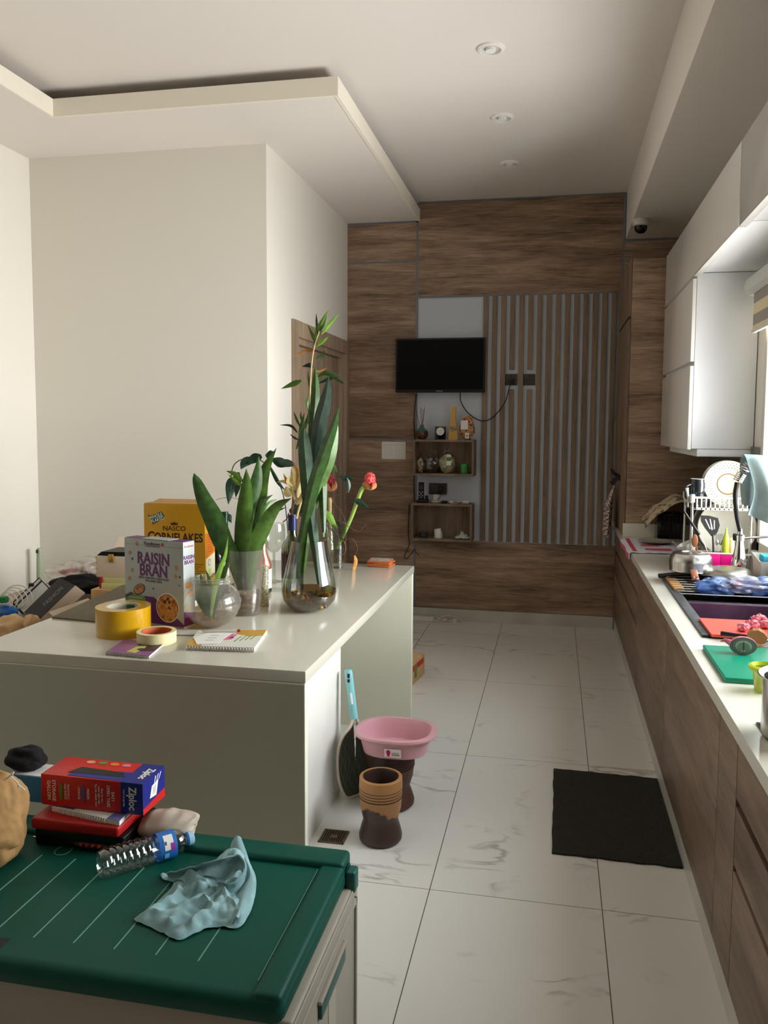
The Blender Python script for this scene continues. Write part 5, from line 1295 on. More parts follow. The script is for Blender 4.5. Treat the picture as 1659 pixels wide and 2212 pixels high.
# ---- left pile on a low table beyond the island
LT = .715
t = thing('side_table', 'low table in the left corner buried under boxes and bags', 'table', (-2.6, 3.8, 0))
m = MB(); m.box((-2.95, 2.85, LT - .03), (-1.96, 4.2, LT), 'wood_x', .003); m.build('tabletop', t)
for x in (-2.9, -2.02):
    for y in (2.92, 4.12): m = MB(); m.box((x - .025, y - .025, 0), (x + .025, y + .025, LT - .03), 'box_cream'); m.build('leg', t)
def lp(px, py, Y): return at(px, py, Y=Y)
LZ = LT + .0005
# mesh mat on the island
m = MB(); P = [ip(112, 1336), ip(205, 1345), ip(300, 1345), ip(300, 1262), ip(266, 1266)]
m.prism(P, (0, 0, .006), 'mat_fabric'); single('woven_mat', m, 'flat dark woven mat on the island behind the yellow tape', 'mat')
m = MB(); z = Z0 + .0066; P = [at(a, b, Z=z) for a, b in ((224, 1303), (272, 1310), (272, 1292))]
m.prism(P, (0, 0, .002), 'paper'); P = [at(a, b, Z=z + .0025) for a, b in ((243, 1305), (272, 1311), (272, 1300), (256, 1299))]; m.prism(P, (0, 0, .001), 'carton_red'); single('red_card', m, 'red and white card corner sticking out beside the cereal box', 'card')
m = MB(); P = [ip(370, 1372), ip(424, 1372), ip(424, 1368), ip(370, 1366)]
P = [ip(330, 1372), ip(424, 1374), ip(434, 1363), ip(345, 1362)]; m.prism(P, (0, 0, .004), 'grey_white'); m.prism([p + Vector((.004, -.0005, .001)) for p in P[:2]] + [p + Vector((0, 0, .001)) for p in (P[1] + Vector((0, .001, 0)), P[0] + Vector((0, .001, 0)))], (0, 0, .0015), 'black'); single('thin_folder', m, 'thin grey folder lying under the cereal box and fishbowl', 'folder')
def stand_box(name, label, cat, px0, px1, py0, py1, Y, depth, mt_, zb=None, rot=0.0, bev=.002, build=True):
    a = lp(px0, py0, Y); b = lp(px1, py1, Y); z0 = zb if zb is not None else b.z
    m = MB(); m.box((a.x, Y, z0), (b.x, Y + depth, a.z), mt_, bev, RZ(rot, (a.x, Y, 0)) if rot else None)
    return m, a, b
# carton, books, clasp box
Yc_ = 3.62
m, a, b = stand_box('carton', '', '', 196, 275, 1273, 1300, Yc_, .3, 'carton', LZ); zc1 = a.z
single('cardboard_carton', m, 'brown carton carrying the cream boxes left of the cereal boxes', 'box')
m = MB(); a = lp(219, 1262, Yc_ + .03); m.box((a.x, Yc_ + .03, zc1 + .0005), (a.x + .27, Yc_ + .22, zc1 + .028), 'box_lime', .001); m.box((a.x - .012, Yc_ + .03, zc1 + .0005), (a.x - .0005, Yc_ + .22, zc1 + .058), 'red'); single('lime_box', m, 'pale yellow box with red end stacked on the carton', 'box')
z1 = zc1 + .0285
m = MB(); m.box((a.x, Yc_ + .04, z1), (a.x + .26, Yc_ + .21, z1 + .029), 'box_lime', .001); single('pale_notepad_box', m, 'second pale yellow box directly under the cream clasp box', 'box')
z2 = z1 + .0295
t = thing('clasp_box', 'cream box with brass clasp and open black-lined lid', 'box', Vector((a.x, Yc_ + .05, z2)))
a0 = lp(209, 1200, Yc_ + .05); x0 = a0.x; x1 = x0 + .25; zt_ = a0.z
m = MB(); m.box((x0, Yc_ + .04, z2), (x1, Yc_ + .22, zt_), 'box_cream', .002)
for k in range(4): m.box((x0 - .001, Yc_ + .0385, z2 + .012 + k * (zt_ - z2) * .27), (x0 + .006, Yc_ + .0405, z2 + .017 + k * (zt_ - z2) * .27), 'brass')
m.build('box_body', t)
m = MB(); m.prism([(x0, Yc_ + .05, zt_ + .001), (x0 + .03, Yc_ + .045, zt_ + .022), (x1, Yc_ + .045, zt_ + .026), (x1, Yc_ + .05, zt_ + .001)], (0, .16, 0), 'black'); m.prism([(x0 + .0, Yc_ + .21, zt_ + .001), (x1, Yc_ + .21, zt_ + .001), (x1, Yc_ + .27, zt_ + .05), (x0 - .0, Yc_ + .27, zt_ + .055)], (0, 0, .012), 'box_cream'); m.build('lid', t)
m = MB(); xx = lp(231, 1200, Yc_).x; m.box((xx - .014, Yc_ + .032, zt_ - .03), (xx + .014, Yc_ + .04, zt_ + .012), 'brass', .002); m.build('clasp', t)
# clear plastic bag with red contents
t = thing('plastic_bag', 'crumpled clear plastic bag with something red inside in the left corner', 'bag', lp(160, 1280, 4.0))
cb_ = lp(160, 1246, 4.0); cb_.z = max(cb_.z, LZ + .10); m = MB()
m.ball(cb_, (.14, .10, .065), 'bag_clear', 4, .4, 8); m.ball(cb_ + Vector((.13, .06, .02)), (.15, .10, .075), 'bag_clear', 4, .4, 7); m.build('wrapper', t)
m = MB(); m.ball(cb_ + Vector((.0, .01, .005)), (.08, .05, .03), 'bag_red', 3, .6, 8, None); m.ball(cb_ + Vector((.12, -.01, -.04)), (.09, .05, .035), 'bag_maroon', 3, .6, 8); m.build('contents', t)
m = MB(); bb_ = lp(170, 1290, 3.9); bb_.z = LZ + .065; m.ball(bb_, (.13, .09, .055), 'black_cloth', 4, .4, 6)
o = single('black_bag', m, 'crumpled black fabric bag between the fashion box and the carton', 'bag')
# tan wrapping bag behind
# leaning boxes
def slab(P0, P1, P2, th):
    pass
def lean_box(name, label, cat, quad, Y, depth, mts, text=None):
    """box whose large face is the given photo quadrilateral"""
    t = thing(name, label, cat, lp(quad[0][0], quad[0][1], Y)); P = [lp(a, b, Y + dy) for (a, b, dy) in quad]
    n = (P[1] - P[0]).cross(P[3] - P[0]).normalized()
    if n.y < 0: n = -n
    m = MB(); m.prism(P, n * depth, mts[0]); m.build('box_body', t)
    return t, P, n
t, P, n = lean_box('fashion_box', 'long black box lettered FASHION leaning in the left corner', 'box', [(52, 1322, 0), (128, 1248, .1), (162, 1264, .1), (88, 1334, 0)], 3.3, .05, ['charcoal_box'])
r = (P[1] - P[0]).normalized(); u = (P[1] - P[2]); u = (u - r * u.dot(r)).normalized(); o = P[3].lerp(P[2], .55).lerp(P[0].lerp(P[1], .55), .32)
nn = -n
m = MB(); m.text('FASHION', o + nn * .0012, r, u, .028, 'silver_letter', .0006)
m.build('lettering', t)
m = MB(); m.prism([P[3] + n * .004, P[2] + n * .004, P[2] + n * .05 + Vector((.03, 0, -.02)), P[3] + n * .04 + Vector((.03, 0, -.012))], (0, 0, -.004), 'box_cream'); m.build('lower_flap', t)
t, P, n = lean_box('white_case', 'white case with black edging leaning behind the fashion box', 'box', [(27, 1302, 0), (85, 1248, .08), (106, 1270, .08), (50, 1326, 0)], 3.42, .06, ['grey_white'])
m = MB(); r = P[1] - P[0]; m.tube([P[0] + (P[3] - P[0]) * .28, P[1] + (P[2] - P[1]) * .28], .004, 'black', 6); m.tube([P[0], P[1], P[2]], .003, 'black', 6); m.tube([P[0], P[3]], .005, 'black', 6); m.build('edging', t)
m = MB(); c = lp(70, 1262, 3.42) ; m.box(c + Vector((-.012, -.012, -.01)), c + Vector((.006, .004, .006)), 'black'); m.build('latch', t)
# green-white corner bottle standing tall in the corner
a, b = at(85, 1184, Y=4.6), at(86, 1262, Y=4.6)
t = thing('corner_racket', 'pale green racket handle standing upright in the left corner', 'racket', Vector((a.x, 4.6, 0)))
m = MB(); m.tube([a, a.lerp(b, .1), a.lerp(b, .5), b], [.015, .017, .019, .020], 'corner_green', 14); m.build('handle', t)
m = MB(); m.tube(smooth_line([b, Vector((b.x - .09, 4.6, .42)), Vector((b.x - .11, 4.6, .2)), Vector((b.x, 4.6, .012)), Vector((b.x + .11, 4.6, .2)), Vector((b.x + .09, 4.6, .42)), b], 40), .007, 'corner_green', 8); m.build('frame', t)
m = MB(); m.box(a + Vector((-.008, -.026, -.03)), a + Vector((.006, -.021, -.008)), 'black'); m.build('button', t)
# cable bundle with green plug
c = lp(10, 1300, 3.1); t = thing('cable_bundle', 'bundle of white cables with a green plug at the left edge', 'cable', c)
m = MB()
for k in range(5):
    r_ = .03 + .006 * k; m.tube([c + Vector((r_ * 1.3 * math.cos(2 * PI * j / 16) + .01 * k, .01 * k, r_ * math.sin(2 * PI * j / 16) + .004 * k)) for j in range(16)], .0028, 'cord_white', 6, True)
m.build('cable', t)
m = MB(); m.box(c + Vector((-.05, -.03, .0)), c + Vector((.02, .0, .028)), 'green_plug', .005, RZ(.3, c)); m.build('green_plug', t)
m = MB(); m.ball(c + Vector((.0, .01, -.045)), (.06, .03, .03), 'label_blue', 2, .2); m.build('tie', t)
# kraft paper at the left edge, beside the island
c = lp(20, 1352, 2.95); m = MB(); m.ball(c + Vector((-.02, .05, -.03)), (.075, .06, .065), 'kraft_light', 4, .35, 6); m.ball(c + Vector((.06, .06, -.01)), (.035, .04, .05), 'kraft_light', 3, .4, 6)
single('kraft_parcel', m, 'small tan crumpled paper parcel at the left edge beyond the island', 'parcel')
m = MB(); P = [lp(105, 1322, 3.15), lp(190, 1292, 3.6), lp(200, 1300, 3.6), lp(118, 1334, 3.15)]; m.prism(P, (0, 0, -.004), 'box_cream'); single('cardboard_sheet', m, 'beige cardboard sheet between the fashion box and the mat', 'cardboard')

# ================================================================ ON THE RIGHT-HAND WORKTOP
ZW = WZ + .0004
def cp(px, py, z=None): p = at(px, py, Z=z or WZ); return Vector((p.x, p.y, z or ZW))
# sink with two bowls
t = thing('kitchen_sink', 'dark two-bowl composite sink set into the white worktop', 'sink', (.76, 3.6, WZ))
m = MB(); rx0, rx1, ry0, ry1 = .538, .985, 2.985, 4.25
for a, b in (((rx0, ry0), (rx0 + .042, ry1)), ((rx1 - .04, ry0), (rx1, ry1)), ((rx0, ry0 - .0), (rx1, ry0 + .016)), ((rx0, ry1 - .03), (rx1, ry1))):
    m.box((a[0], a[1], WZ + .0005), (b[0], b[1], WZ + .007), 'sink_rim', .002)
m.build('rim', t)
def bowl(y0, y1, mt_, zd=.20):
    m = MB(); x0, x1 = .58, .945; th = .006
    m.box((x0 - th, y0 - th, WZ - zd), (x1 + th, y1 + th, WZ - zd + th), mt_); m.box((x0 - th, y0 - th, WZ - zd), (x0, y1 + th, WZ), 'sink_black'); m.box((x1, y0 - th, WZ - zd), (x1 + th, y1 + th, WZ), 'sink_black')
    m.box((x0, y0 - th, WZ - zd), (x1, y0, WZ), 'sink_black'); m.box((x0, y1, WZ - zd), (x1, y1 + th, WZ - .004), mt_, .001); m.build('bowl', t)
bowl(3.005, 3.60, 'sink_purple'); bowl(3.64, 4.215, 'sink_black')
m = MB(); m.box((.578, 3.606, WZ - .03), (.947, 3.634, WZ - .002), 'sink_purple', .005); m.box((.580, 3.611, WZ - .003), (.945, 3.616, WZ + .0005), 'steel_dull', .001); m.build('divider', t)
# bamboo-ended drying grid over the far bowl
t = thing('drying_rack', 'wire drying grid with bamboo ends laid over the far sink bowl', 'rack', (.76, 3.95, WZ)); zr = WZ + .0075
for x0, x1 in ((.556, .600), (.925, .972)): m = MB(); m.box((x0, 3.80, zr), (x1, 4.17, zr + .012), 'bamboo', .002); m.build('bamboo_end', t)
m = MB()
for k in range(9): y = 3.66 + k * .058; m.tube([(.556, y, zr + .016), (.972, y, zr + .016)], .0035, 'steel', 8)
m.build('wire_grid', t)
m = MB(); m.box((.602, 3.80, zr), (.923, 4.17, zr + .004), 'black'); m.build('drip_mat', t)
zp = zr + .020
# frying pan
c = Vector((.795, 4.02, zp)); t = thing('frying_pan', 'black frying pan with long handle lying on the drying grid', 'pan', c)
m = MB(); m.lathe(c, [(0, 0), (.105, 0), (.118, .012), (.128, .034), (.124, .034), (.113, .014), (.1, .004), (0, .004)], 'black', 48, cap=False); m.build('pan_body', t)
a = at(1424, 1244, Y=4.12); b = c + Vector((-.105, -.02, .03)); m = MB(); m.tube(smooth_line([b, b.lerp(a, .5) + Vector((0, 0, .004)), a], 12), [.008 + .004 * (i / 12) for i in range(13)], 'black', 10); m.build('handle', t)
# upturned saucepan
c = Vector((at(1491, 1240, Y=4.04).x, 4.04, zp + .036)); R = .098
t = thing('saucepan', 'upturned shiny steel saucepan with brown handle on the frying pan', 'saucepan', c)
m = MB(); h_ = .092; m.lathe(c, [(R * .97, 0), (R * 1.02, .004), (R, .010), (R * 1.03, h_ * .5), (R * .98, h_ * .78), (R * .86, h_ * .95), (R * .66, h_), (R * .46, h_), (R * .44, h_ - .003), (0, h_ - .003)], 'steel', 56, cap=False); m.build('pan_body', t)
m = MB(); p0 = c + Vector((-.002, -R * 1.0, .018)); m.M = Matrix.Translation(p0) @ Matrix.Rotation(.38, 4, 'X'); m.box(Vector((-.016, -.085, -.007)), Vector((.016, .008, .005)), 'copper', .005); m.tube([Vector((.009 * math.cos(k * .63), -.072 + .009 * math.sin(k * .63), .006)) for k in range(10)], .0022, 'steel', 6, True); m.M = Matrix.Identity(4); m.build('handle', t)
# upturned shiny pan to the right
c = Vector((at(1572, 1262, Y=3.98).x, 3.98, zp + .036)); t = thing('cooking_pan', 'upturned pinkish metal pan next to the shiny saucepan', 'pan', c)
m = MB(); m.lathe(c, [(.112, 0), (.108, .012), (.095, .026), (.07, .032), (0, .034)], 'steel_dull', 48, cap=False); m.lathe(c, [(.112, 0), (0, .0005)], 'black', 48, cap=False); m.build('pan_body', t)
# blue plastic bag
bcn = Vector((.80, 3.715, WZ + .052)); t = thing('blue_plastic_bag', 'crumpled blue and white plastic bag drooping over the sink divider', 'bag', bcn)
m = MB(); m.ball(bcn + Vector((-.07, .0, -.0)), (.085, .05, .040), 'bag_blue', 4, .5, 7); m.ball(bcn + Vector((.11, .02, .0)), (.12, .06, .038), 'bag_blue', 4, .5, 7); m.build('wrapper', t)
m = MB(); m.ball(bcn + Vector((.03, -.02, .012)), (.09, .045, .034), 'bag_white', 4, .5, 8); m.ball(bcn + Vector((.0, -.035, .02)), (.02, .02, .014), 'meat_pink', 2, .4); m.build('contents', t)
# red chopping board and what lies on it
zb = WZ + .0075
P = [at(1510, 1340, Z=zb), at(1700, 1355, Z=zb), at(1700, 1381, Z=zb), at(1537, 1376, Z=zb)]
P[1].y = P[0].y; P[2].y = P[3].y
x0, y0, y1 = .578, 2.99, 3.235; m = MB()
P = [Vector((P[3].x, P[3].y, zb)), Vector((.93, P[3].y, zb)), Vector((.93, P[0].y, zb)), Vector((P[0].x, P[0].y, zb))]
m.prism(P, (0, 0, .010), 'board_red'); single('red_chopping_board', m, 'red plastic chopping board laid across the near end of the sink', 'chopping board')
zb += .0105
a, b = at(1557, 1368, Z=zb + .007), at(1617, 1376, Z=zb + .007); t = thing('kitchen_knife', 'knife with black handle on the red chopping board', 'knife', a)
m = MB(); m.tube([a, a.lerp(b, .5), b], [.0085, .0075, .0075], 'black', 10); m.build('handle', t)
m = MB(); d = (b - a).normalized(); n_ = Vector((-d.y, d.x, 0)); m.prism([b + n_ * .003, b + d * .10, b - n_ * .022 + d * .06, b - n_ * .022], (0, 0, .0012), 'steel'); m.build('blade', t)
for i, (px, py, r_, lab) in enumerate([(1606, 1358, .020, 'pale pink onion skin piece at the left end of the red board pile'), (1625, 1352, .022, 'pink curled peel in the middle of the red board pile'), (1640, 1344, .027, 'largest pink onion piece on the red chopping board'), (1655, 1352, .022, 'pink peel at the right edge of the photo on the red board')]):
    c = at(px, py + 6, Z=zb); m = MB(); m.ball((c.x, c.y, zb + r_ * .75), (r_, r_ * .8, r_ * .72), 'meat_pink', 3, .6, 9); single('onion_peel', m, lab, 'onion peel', 'peelings on the red board')
# wooden-backed brush
c = at(1634, 1388, Z=zb); c = Vector((c.x, c.y - .0, WZ + .0005)); t = thing('scrubbing_brush', 'small brown wooden-backed scrubbing brush on its side by the sink', 'brush', c)
m = MB(); pts = [(-.034, .030), (-.030, .046), (-.014, .058), (.006, .060), (.024, .050), (.036, .034), (.030, .016), (.02, .012), (-.02, .018)]
m.prism([c + Vector((a_, 0, b_)) for a_, b_ in pts], (.01, .04, 0), 'brush_wood'); m.build('wooden_back', t)
m = MB(); m.prism([c + Vector((a_, .004, b_)) for a_, b_ in ((-.02, .017), (.02, .011), (.016, 0), (-.016, 0))], (.008, .03, 0), 'kraft_light'); m.build('bristles', t)
c = cp(1622, 1397); m = MB(); m.lathe(c + Vector((.03, 0, 0)), [(0, .0), (.045, .001), (.056, .008), (.058, .010), (.045, .004), (0, .003)], 'steel', 36, .8); single('small_dish', m, 'small shiny dish behind the cut onion', 'dish')
# green board, onion
m = MB(); gx, gy0, gy1 = .511, 2.457, 2.826; m.box((gx, gy0, ZW), (.86, gy1, WZ + .0165), 'board_green', .003); single('green_chopping_board', m, 'green plastic chopping board at the worktop edge', 'chopping board')
zg = WZ + .0168; c = at(1607, 1418, Z=zg); oc = Vector((at(1608, 1403, Y=c.y + .0).x, c.y + .015, zg + .030))
t = thing('cut_onion', 'half red onion with its cut rings facing the camera on the green board', 'onion', oc)
m = MB(); seg = 28
def on_ring(r1, r2, y): return [oc + Vector((r1 * math.cos(2 * PI * k / seg), y, r2 * math.sin(2 * PI * k / seg))) for k in range(seg)]
vs = []; fs = []; L_ = [(.041, .029, -.0), (.0425, .030, .008), (.038, .027, .024), (.026, .018, .036), (.008, .006, .042)]
for a_, b_, y in L_: vs += on_ring(a_, b_, y)
for i in range(len(L_) - 1):
    for k in range(seg): fs.append((i * seg + k, i * seg + (k + 1) % seg, (i + 1) * seg + (k + 1) % seg, (i + 1) * seg + k))
fs.append(tuple((len(L_) - 1) * seg + k for k in range(seg))); m.add(vs, fs, 'onion_skin', True)
m.tube([oc + Vector((-.036, .012, .006)), oc + Vector((-.055, .02, .012)), oc + Vector((-.066, .024, .006))], [.012, .006, .002], 'onion_skin', 8); m.build('skin', t)
m = MB()
for i, (s_, mt_) in enumerate(((1, 'onion_ring'), (.93, 'onion_cut'), (.84, 'onion_ring'), (.79, 'onion_cut'), (.68, 'onion_ring'), (.64, 'onion_core'))):
    m.disc((0, 0), .041 * s_, .029 * s_, oc, (1, 0, 0), (0, 0, 1), mt_, .0006 + .0004 * i)
for sx_ in (-1, 1): m.disc((sx_ * .010, -.003), .009, .015, oc + Vector((0, -.0004, 0)), (1, 0, 0), (0, 0, 1), 'onion_cut', .0034, rot=sx_ * .3)
m.disc((0, 0), .0022, .016, oc, (1, 0, 0), (0, 0, 1), 'onion_ring', .0042); m.build('cut_face', t)
# lime cup
c = Vector((at(1645, 1498, Y=2.40).x + .006, 2.40, ZW)); t = thing('plastic_cup', 'pale see-through cup with a lime green rim beside the green board', 'cup', c)
hc_ = at(1640, 1450, Y=2.37).z - ZW
m = MB(); m.lathe(c, [(0, .002), (.024, 0), (.026, .004), (.034, hc_), (.033, hc_), (.025, .005), (0, .004)], 'cup_yellow', 32, cap=False); m.build('cup_body', t)
m = MB(); m.lathe(c, [(.034, hc_ - .006), (.043, hc_ - .002), (.044, hc_ + .008), (.036, hc_ + .011), (.033, hc_)], 'bottle_lime', 32, cap=False); m.build('rim', t)
# hob and pot at the right edge
t = thing('cooktop', 'brushed steel cooktop with dark edge at the near end of the worktop', 'hob', (.75, 1.75, WZ))
m = MB(); m.box((.520, 1.32, ZW), (.985, 2.125, WZ + .005), 'hob_edge', .001); m.box((.525, 1.325, WZ + .005), (.98, 2.12, WZ + .007), 'steel_hob', .0005); m.build('steel_plate', t)
m = MB(); 
for cx, cy in ((.66, 1.60), (.85, 1.60), (.85, 1.98)): m.lathe((cx, cy, WZ + .007), [(.045, 0), (.045, .012), (.03, .016), (0, .016)], 'black', 24, cap=False)
m.build('burners', t)
zt_ = WZ + .0074; c = Vector((.66, 2.035, zt_)); c.x = at(1647, 1550, Y=2.035).x + .085
t = thing('steel_pot', 'tall stainless steel pot cut off by the right edge of the photo', 'pot', c); hp = at(1636, 1457, Y=2.035).z - zt_
m = MB(); m.lathe(c, [(0, 0), (.083, 0), (.086, .006), (.086, hp - .008), (.098, hp), (.096, hp + .002), (.083, hp - .006), (.082, .008), (0, .006)], 'steel', 56, cap=False); m.build('pot_body', t)
m = MB()
for k in range(3): m.tube([c + Vector((-.03 + k * .02, -.02, .02)), c + Vector((-.062 + k * .014, -.045, hp + .012))], .004, 'steel', 8)
m.build('cutlery', t)
c = Vector((.612, 1.80, zt_)); m = MB(); m.lathe(c, [(0, .0), (.10, 0), (.104, .006), (.09, .016), (.03, .026), (0, .027)], 'steel_dull', 48, cap=False); m.lathe(c, [(.012, .026), (.016, .045), (0, .048)], 'black', 16, cap=False); single('pan_lid', m, 'round grey metal lid lying on the cooktop edge', 'lid')
# red and white tea towels and plate
t = thing('tea_towel', 'red and white patterned tea towels folded on the far end of the worktop', 'towel', (.6, 5.3, ZW))
def tt(u, v, z): return Vector((.455 + u * .33 + .012 * (1 - v) * 0, 4.95 + v * .62, z))
def tf(u, v):
    x = .447 + u * .34; y = 4.95 + v * .60 + .02 * u; z = ZW + .010 + .004 * noise.noise(Vector((u * 6, v * 6, 0)))
    if u < .06: z -= (.06 - u) / .06 * .045; x = .452 - .004 * math.sin(v * 9)
    elif u < .12: x = max(x, .462)
    return (x, y, z)
m = MB(); m.grid(tf, 40, 30, 'cloth_white', True, th=-.006); m.build('white_cloth', t)
m = MB()
def patch(u0, v0, u1, v1, mt_='cloth_red'):
    n_ = 10
    def f(u, v): p = Vector(tf(u0 + (u1 - u0) * u, v0 + (v1 - v0) * v)); return p + Vector((-.0015 if u0 < .05 else 0, 0, .0016))
    m.grid(f, n_, n_, mt_, True)
for q_ in ((.09, .02, .17, .98), (.34, .12, .80, .26), (.30, .40, .62, .52), (.92, .1, .99, .5), (.48, .80, .95, .95), (.0, .0, .04, .9)): patch(*q_)
m.build('red_pattern', t)
c = at(1404, 1172, Z=ZW + .016); c = Vector((c.x + .03, c.y, ZW + .0165)); m = MB(); m.lathe(c, [(0, .002), (.06, .0), (.07, .003), (.108, .012), (.109, .014), (.07, .006), (.06, .004), (0, .004)], 'ceramic', 48, cap=False); single('dinner_plate', m, 'white shallow plate lying on the red and white tea towels', 'plate')
# toaster under a cloth
c = Vector((at(1443, 1140, Y=5.60).x, 5.60, ZW)); ht = at(1443, 1106, Y=5.55).z - ZW
t = thing('toaster', 'black ribbed small appliance in the far corner under a leaf-print cloth', 'appliance', c)
m = MB(); m.box(c + Vector((-.075, -.07, .006)), c + Vector((.085, .09, ht)), 'black_gloss', .018)
for k in range(6): m.box(c + Vector((-.055 + k * .024, -.0745, .03)), c + Vector((-.047 + k * .024, -.069, ht - .02)), 'black_gloss', .002)
m.box(c + Vector((-.078, -.073, 0)), c + Vector((.088, .093, .018)), 'steel_dull', .004); m.build('housing', t)
m = MB(); m.tube(smooth_line([c + Vector((.03, -.08, .004)), c + Vector((-.03, -.13, .004)), c + Vector((-.11, -.11, .004)), c + Vector((-.13, -.06, .004)), c + Vector((-.08, -.05, .004))], 24), .004, 'black', 6); m.build('cord', t)
def dr(u, v):
    x = -.16 + u * .36; y = -.13 + v * .25
    z = ht + .014 + .095 * math.exp(-((x - .06) / .10) ** 2) - max(0, -.085 - x) * 1.1 - max(0, x - .11) * 1.6
    z += .014 * noise.noise(Vector((u * 5, v * 5, 3))) - max(0, -.09 - y) * .9
    return c + Vector((x, y, z))
m = MB(); m.grid(dr, 30, 20, 'leaf_print', True, .003); single('printed_cloth', m, 'beige leaf-print cloth draped over the black appliance', 'cloth')
# dish rack
YF_, YR_ = 4.285, 4.50; xl = at(1493, 1150, Y=YF_).x; xr = at(1621, 1150, Y=YF_).x
t = thing('dish_rack', 'two-tier white dish rack with steel posts beside the sink', 'dish rack', ((xl + xr) / 2, 4.38, ZW))
zt1 = at(1493, 1072, Y=YF_).z; zt0 = at(1493, 1192, Y=YF_).z
for x, y in ((xl, YF_), (xl, YR_), (xr, YF_), (xr, YR_)):
    m = MB(); m.tube([(x, y, ZW + .02), (x, y, zt1 - .005)], .0075, 'steel', 12); m.build('post', t)
    m = MB(); m.lathe((x, y, ZW), [(0, 0), (.016, 0), (.014, .03), (.011, .034), (0, .034)], 'teal_plastic', 16, cap=False); m.build('foot', t)
    m = MB(); m.lathe((x, y, zt1 - .03), [(.0135, 0), (.0145, .03), (.012, .036), (0, .038)], 'white_plastic', 16, cap=False); m.lathe((x, y, zt1 + .006), [(0.0125, 0), (.012, .004), (0, .006)], 'blue_foot', 16, cap=False); m.build('corner_cap', t)
def tray(z, h, nbar):
    m = MB(); a0, a1, b0, b1 = xl - .008, xr + .008, YF_ - .01, YR_ + .01
    for y in (b0, b1):
        m.box((a0, y - .003, z - .010), (a1, y + .003, z), 'white_plastic', .001); m.box((a0 + .03, y - .003, z - h), (a1 - .03, y + .003, z - h + .012), 'white_plastic', .001)
        for k in range(nbar): xx = a0 + .03 + k * (a1 - a0 - .06) / (nbar - 1); m.box((xx - .003, y - .003, z - h), (xx + .003, y + .003, z - .008), 'white_plastic')
    for x in (a0, a1): m.prism([(x, b0, z), (x, b1, z), (x, b1, z - h * .7), (x, b0 , z - h * .5)], (.004, 0, 0), 'white_plastic')
    for k in range(16): xx = a0 + .02 + k * (a1 - a0 - .04) / 15; m.box((xx - .002, b0, z - h), (xx + .002, b1, z - h + .005), 'white_plastic')
    return m
tray(zt1, .068, 12).build('upper_tray', t); tray(zt0, .035, 8).build('lower_tray', t)
zu, zl = zt1 - .068 + .006, zt0 - .035 + .006
def plate(name, lab, c, R, tiltX, turn, mats, dots=False, ringr=0, cat='plate'):
    M = Matrix.Translation(c) @ Matrix.Rotation(turn, 4, 'Z') @ Matrix.Rotation(PI / 2 - tiltX, 4, 'X')
    t2 = thing(name, lab, cat, c); m = MB()
    pr = [(0, .004), (R * .55, .004), (R * .62, .008), (R * .98, .018), (R, .020), (R * .98, .022), (R * .62, .0125), (R * .55, .008), (0, .008)]
    m.M = M; m.lathe((0, 0, 0), pr, mats, 56, cap=False); m.M = Matrix.Identity(4); pbd = m.build('plate_body', t2)
    if ringr:
        m = MB(); m.M = M; m.lathe((0, 0, 0), [(ringr, .0085), (ringr + .003, .0092), (ringr + .005, .0085)], 'gold_line', 48, cap=False)
        if dots:
            for k in range(36):
                for r_ in (R * .7, R * .8, R * .9):
                    a = 2 * PI * (k + (.5 if r_ == R * .8 else 0)) / 36; z = .0125 + (r_ - R * .62) / (R * .36) * .0095
                    m.box((r_ * math.cos(a) - .0018, r_ * math.sin(a) - .0018, z), (r_ * math.cos(a) + .0018, r_ * math.sin(a) + .0018, z + .0012), 'plate_dot')
        m.build('decoration', pbd)
    return t2
c = at(1572, 1063, Y=4.375); plate('dotted_plate', 'white plate with dotted rim and gold ring standing in the upper tray', Vector((c.x, 4.375, max(c.z, zu + .122))), .121, .10, -.12, 'ceramic', True, .05)
c = at(1566, 1068, Y=4.43); plate('dinner_plate', 'plain plate standing just behind the dotted plate', Vector((c.x, 4.425, zu + .121)), .121, .10, -.12, 'ceramic', False, 0)
c = at(1568, 1168, Y=4.40); plate('serving_plate', 'large cream plate standing upright in the lower tray', Vector((c.x, 4.395, zl + .146)), .145, .10, -.1, 'ceramic', False, 0)
t2 = plate('pan_lid', 'glass and steel pan lid behind the large cream plate', Vector((c.x - .01, 4.455, zl + .152)), .15, .10, -.1, 'steel_dull', False, 0, 'lid')
m = MB(); m.tube(smooth_line([t2.location + Vector((-.03, -.02, .148)), t2.location + Vector((-.02, -.045, .155)), t2.location + Vector((.02, -.045, .155)), t2.location + Vector((.03, -.02, .148))], 10), .006, 'black', 8); m.build('lid_handle', t2)
c = Vector((at(1508, 1060, Y=4.36).x, 4.385, zu + .001)); t = thing('mug', 'black glossy mug upside down in the upper tray', 'mug', c); hm = at(1508, 1035, Y=4.37).z - c.z
m = MB(); m.lathe(c, [(.040, 0), (.042, .003), (.040, hm * .8), (.036, hm), (.030, hm), (0, hm - .006)], 'mug_black', 36, cap=False); m.lathe(c + Vector((0, 0, hm - .0005)), [(.036, 0), (.0355, .002), (.031, .002), (.030, 0)], 'grey_white', 36, cap=False); m.build('mug_body', t)
m = MB(); m.tube(smooth_line([c + Vector((-.036, -.02, hm * .25)), c + Vector((-.062, -.035, hm * .35)), c + Vector((-.062, -.035, hm * .7)), c + Vector((-.036, -.02, hm * .8))], 12), .005, 'mug_black', 8); m.build('handle', t)
c = Vector((at(1514, 1080, Y=4.31).x, 4.325, zu + .001)); m = MB(); m.lathe(c, [(0, 0), (.018, 0), (.036, .03), (.0365, .042), (.034, .042), (.016, .005), (0, .004)], 'glass', 32, cap=False); single('small_bowl', m, 'small clear bowl in front of the black mug', 'bowl')
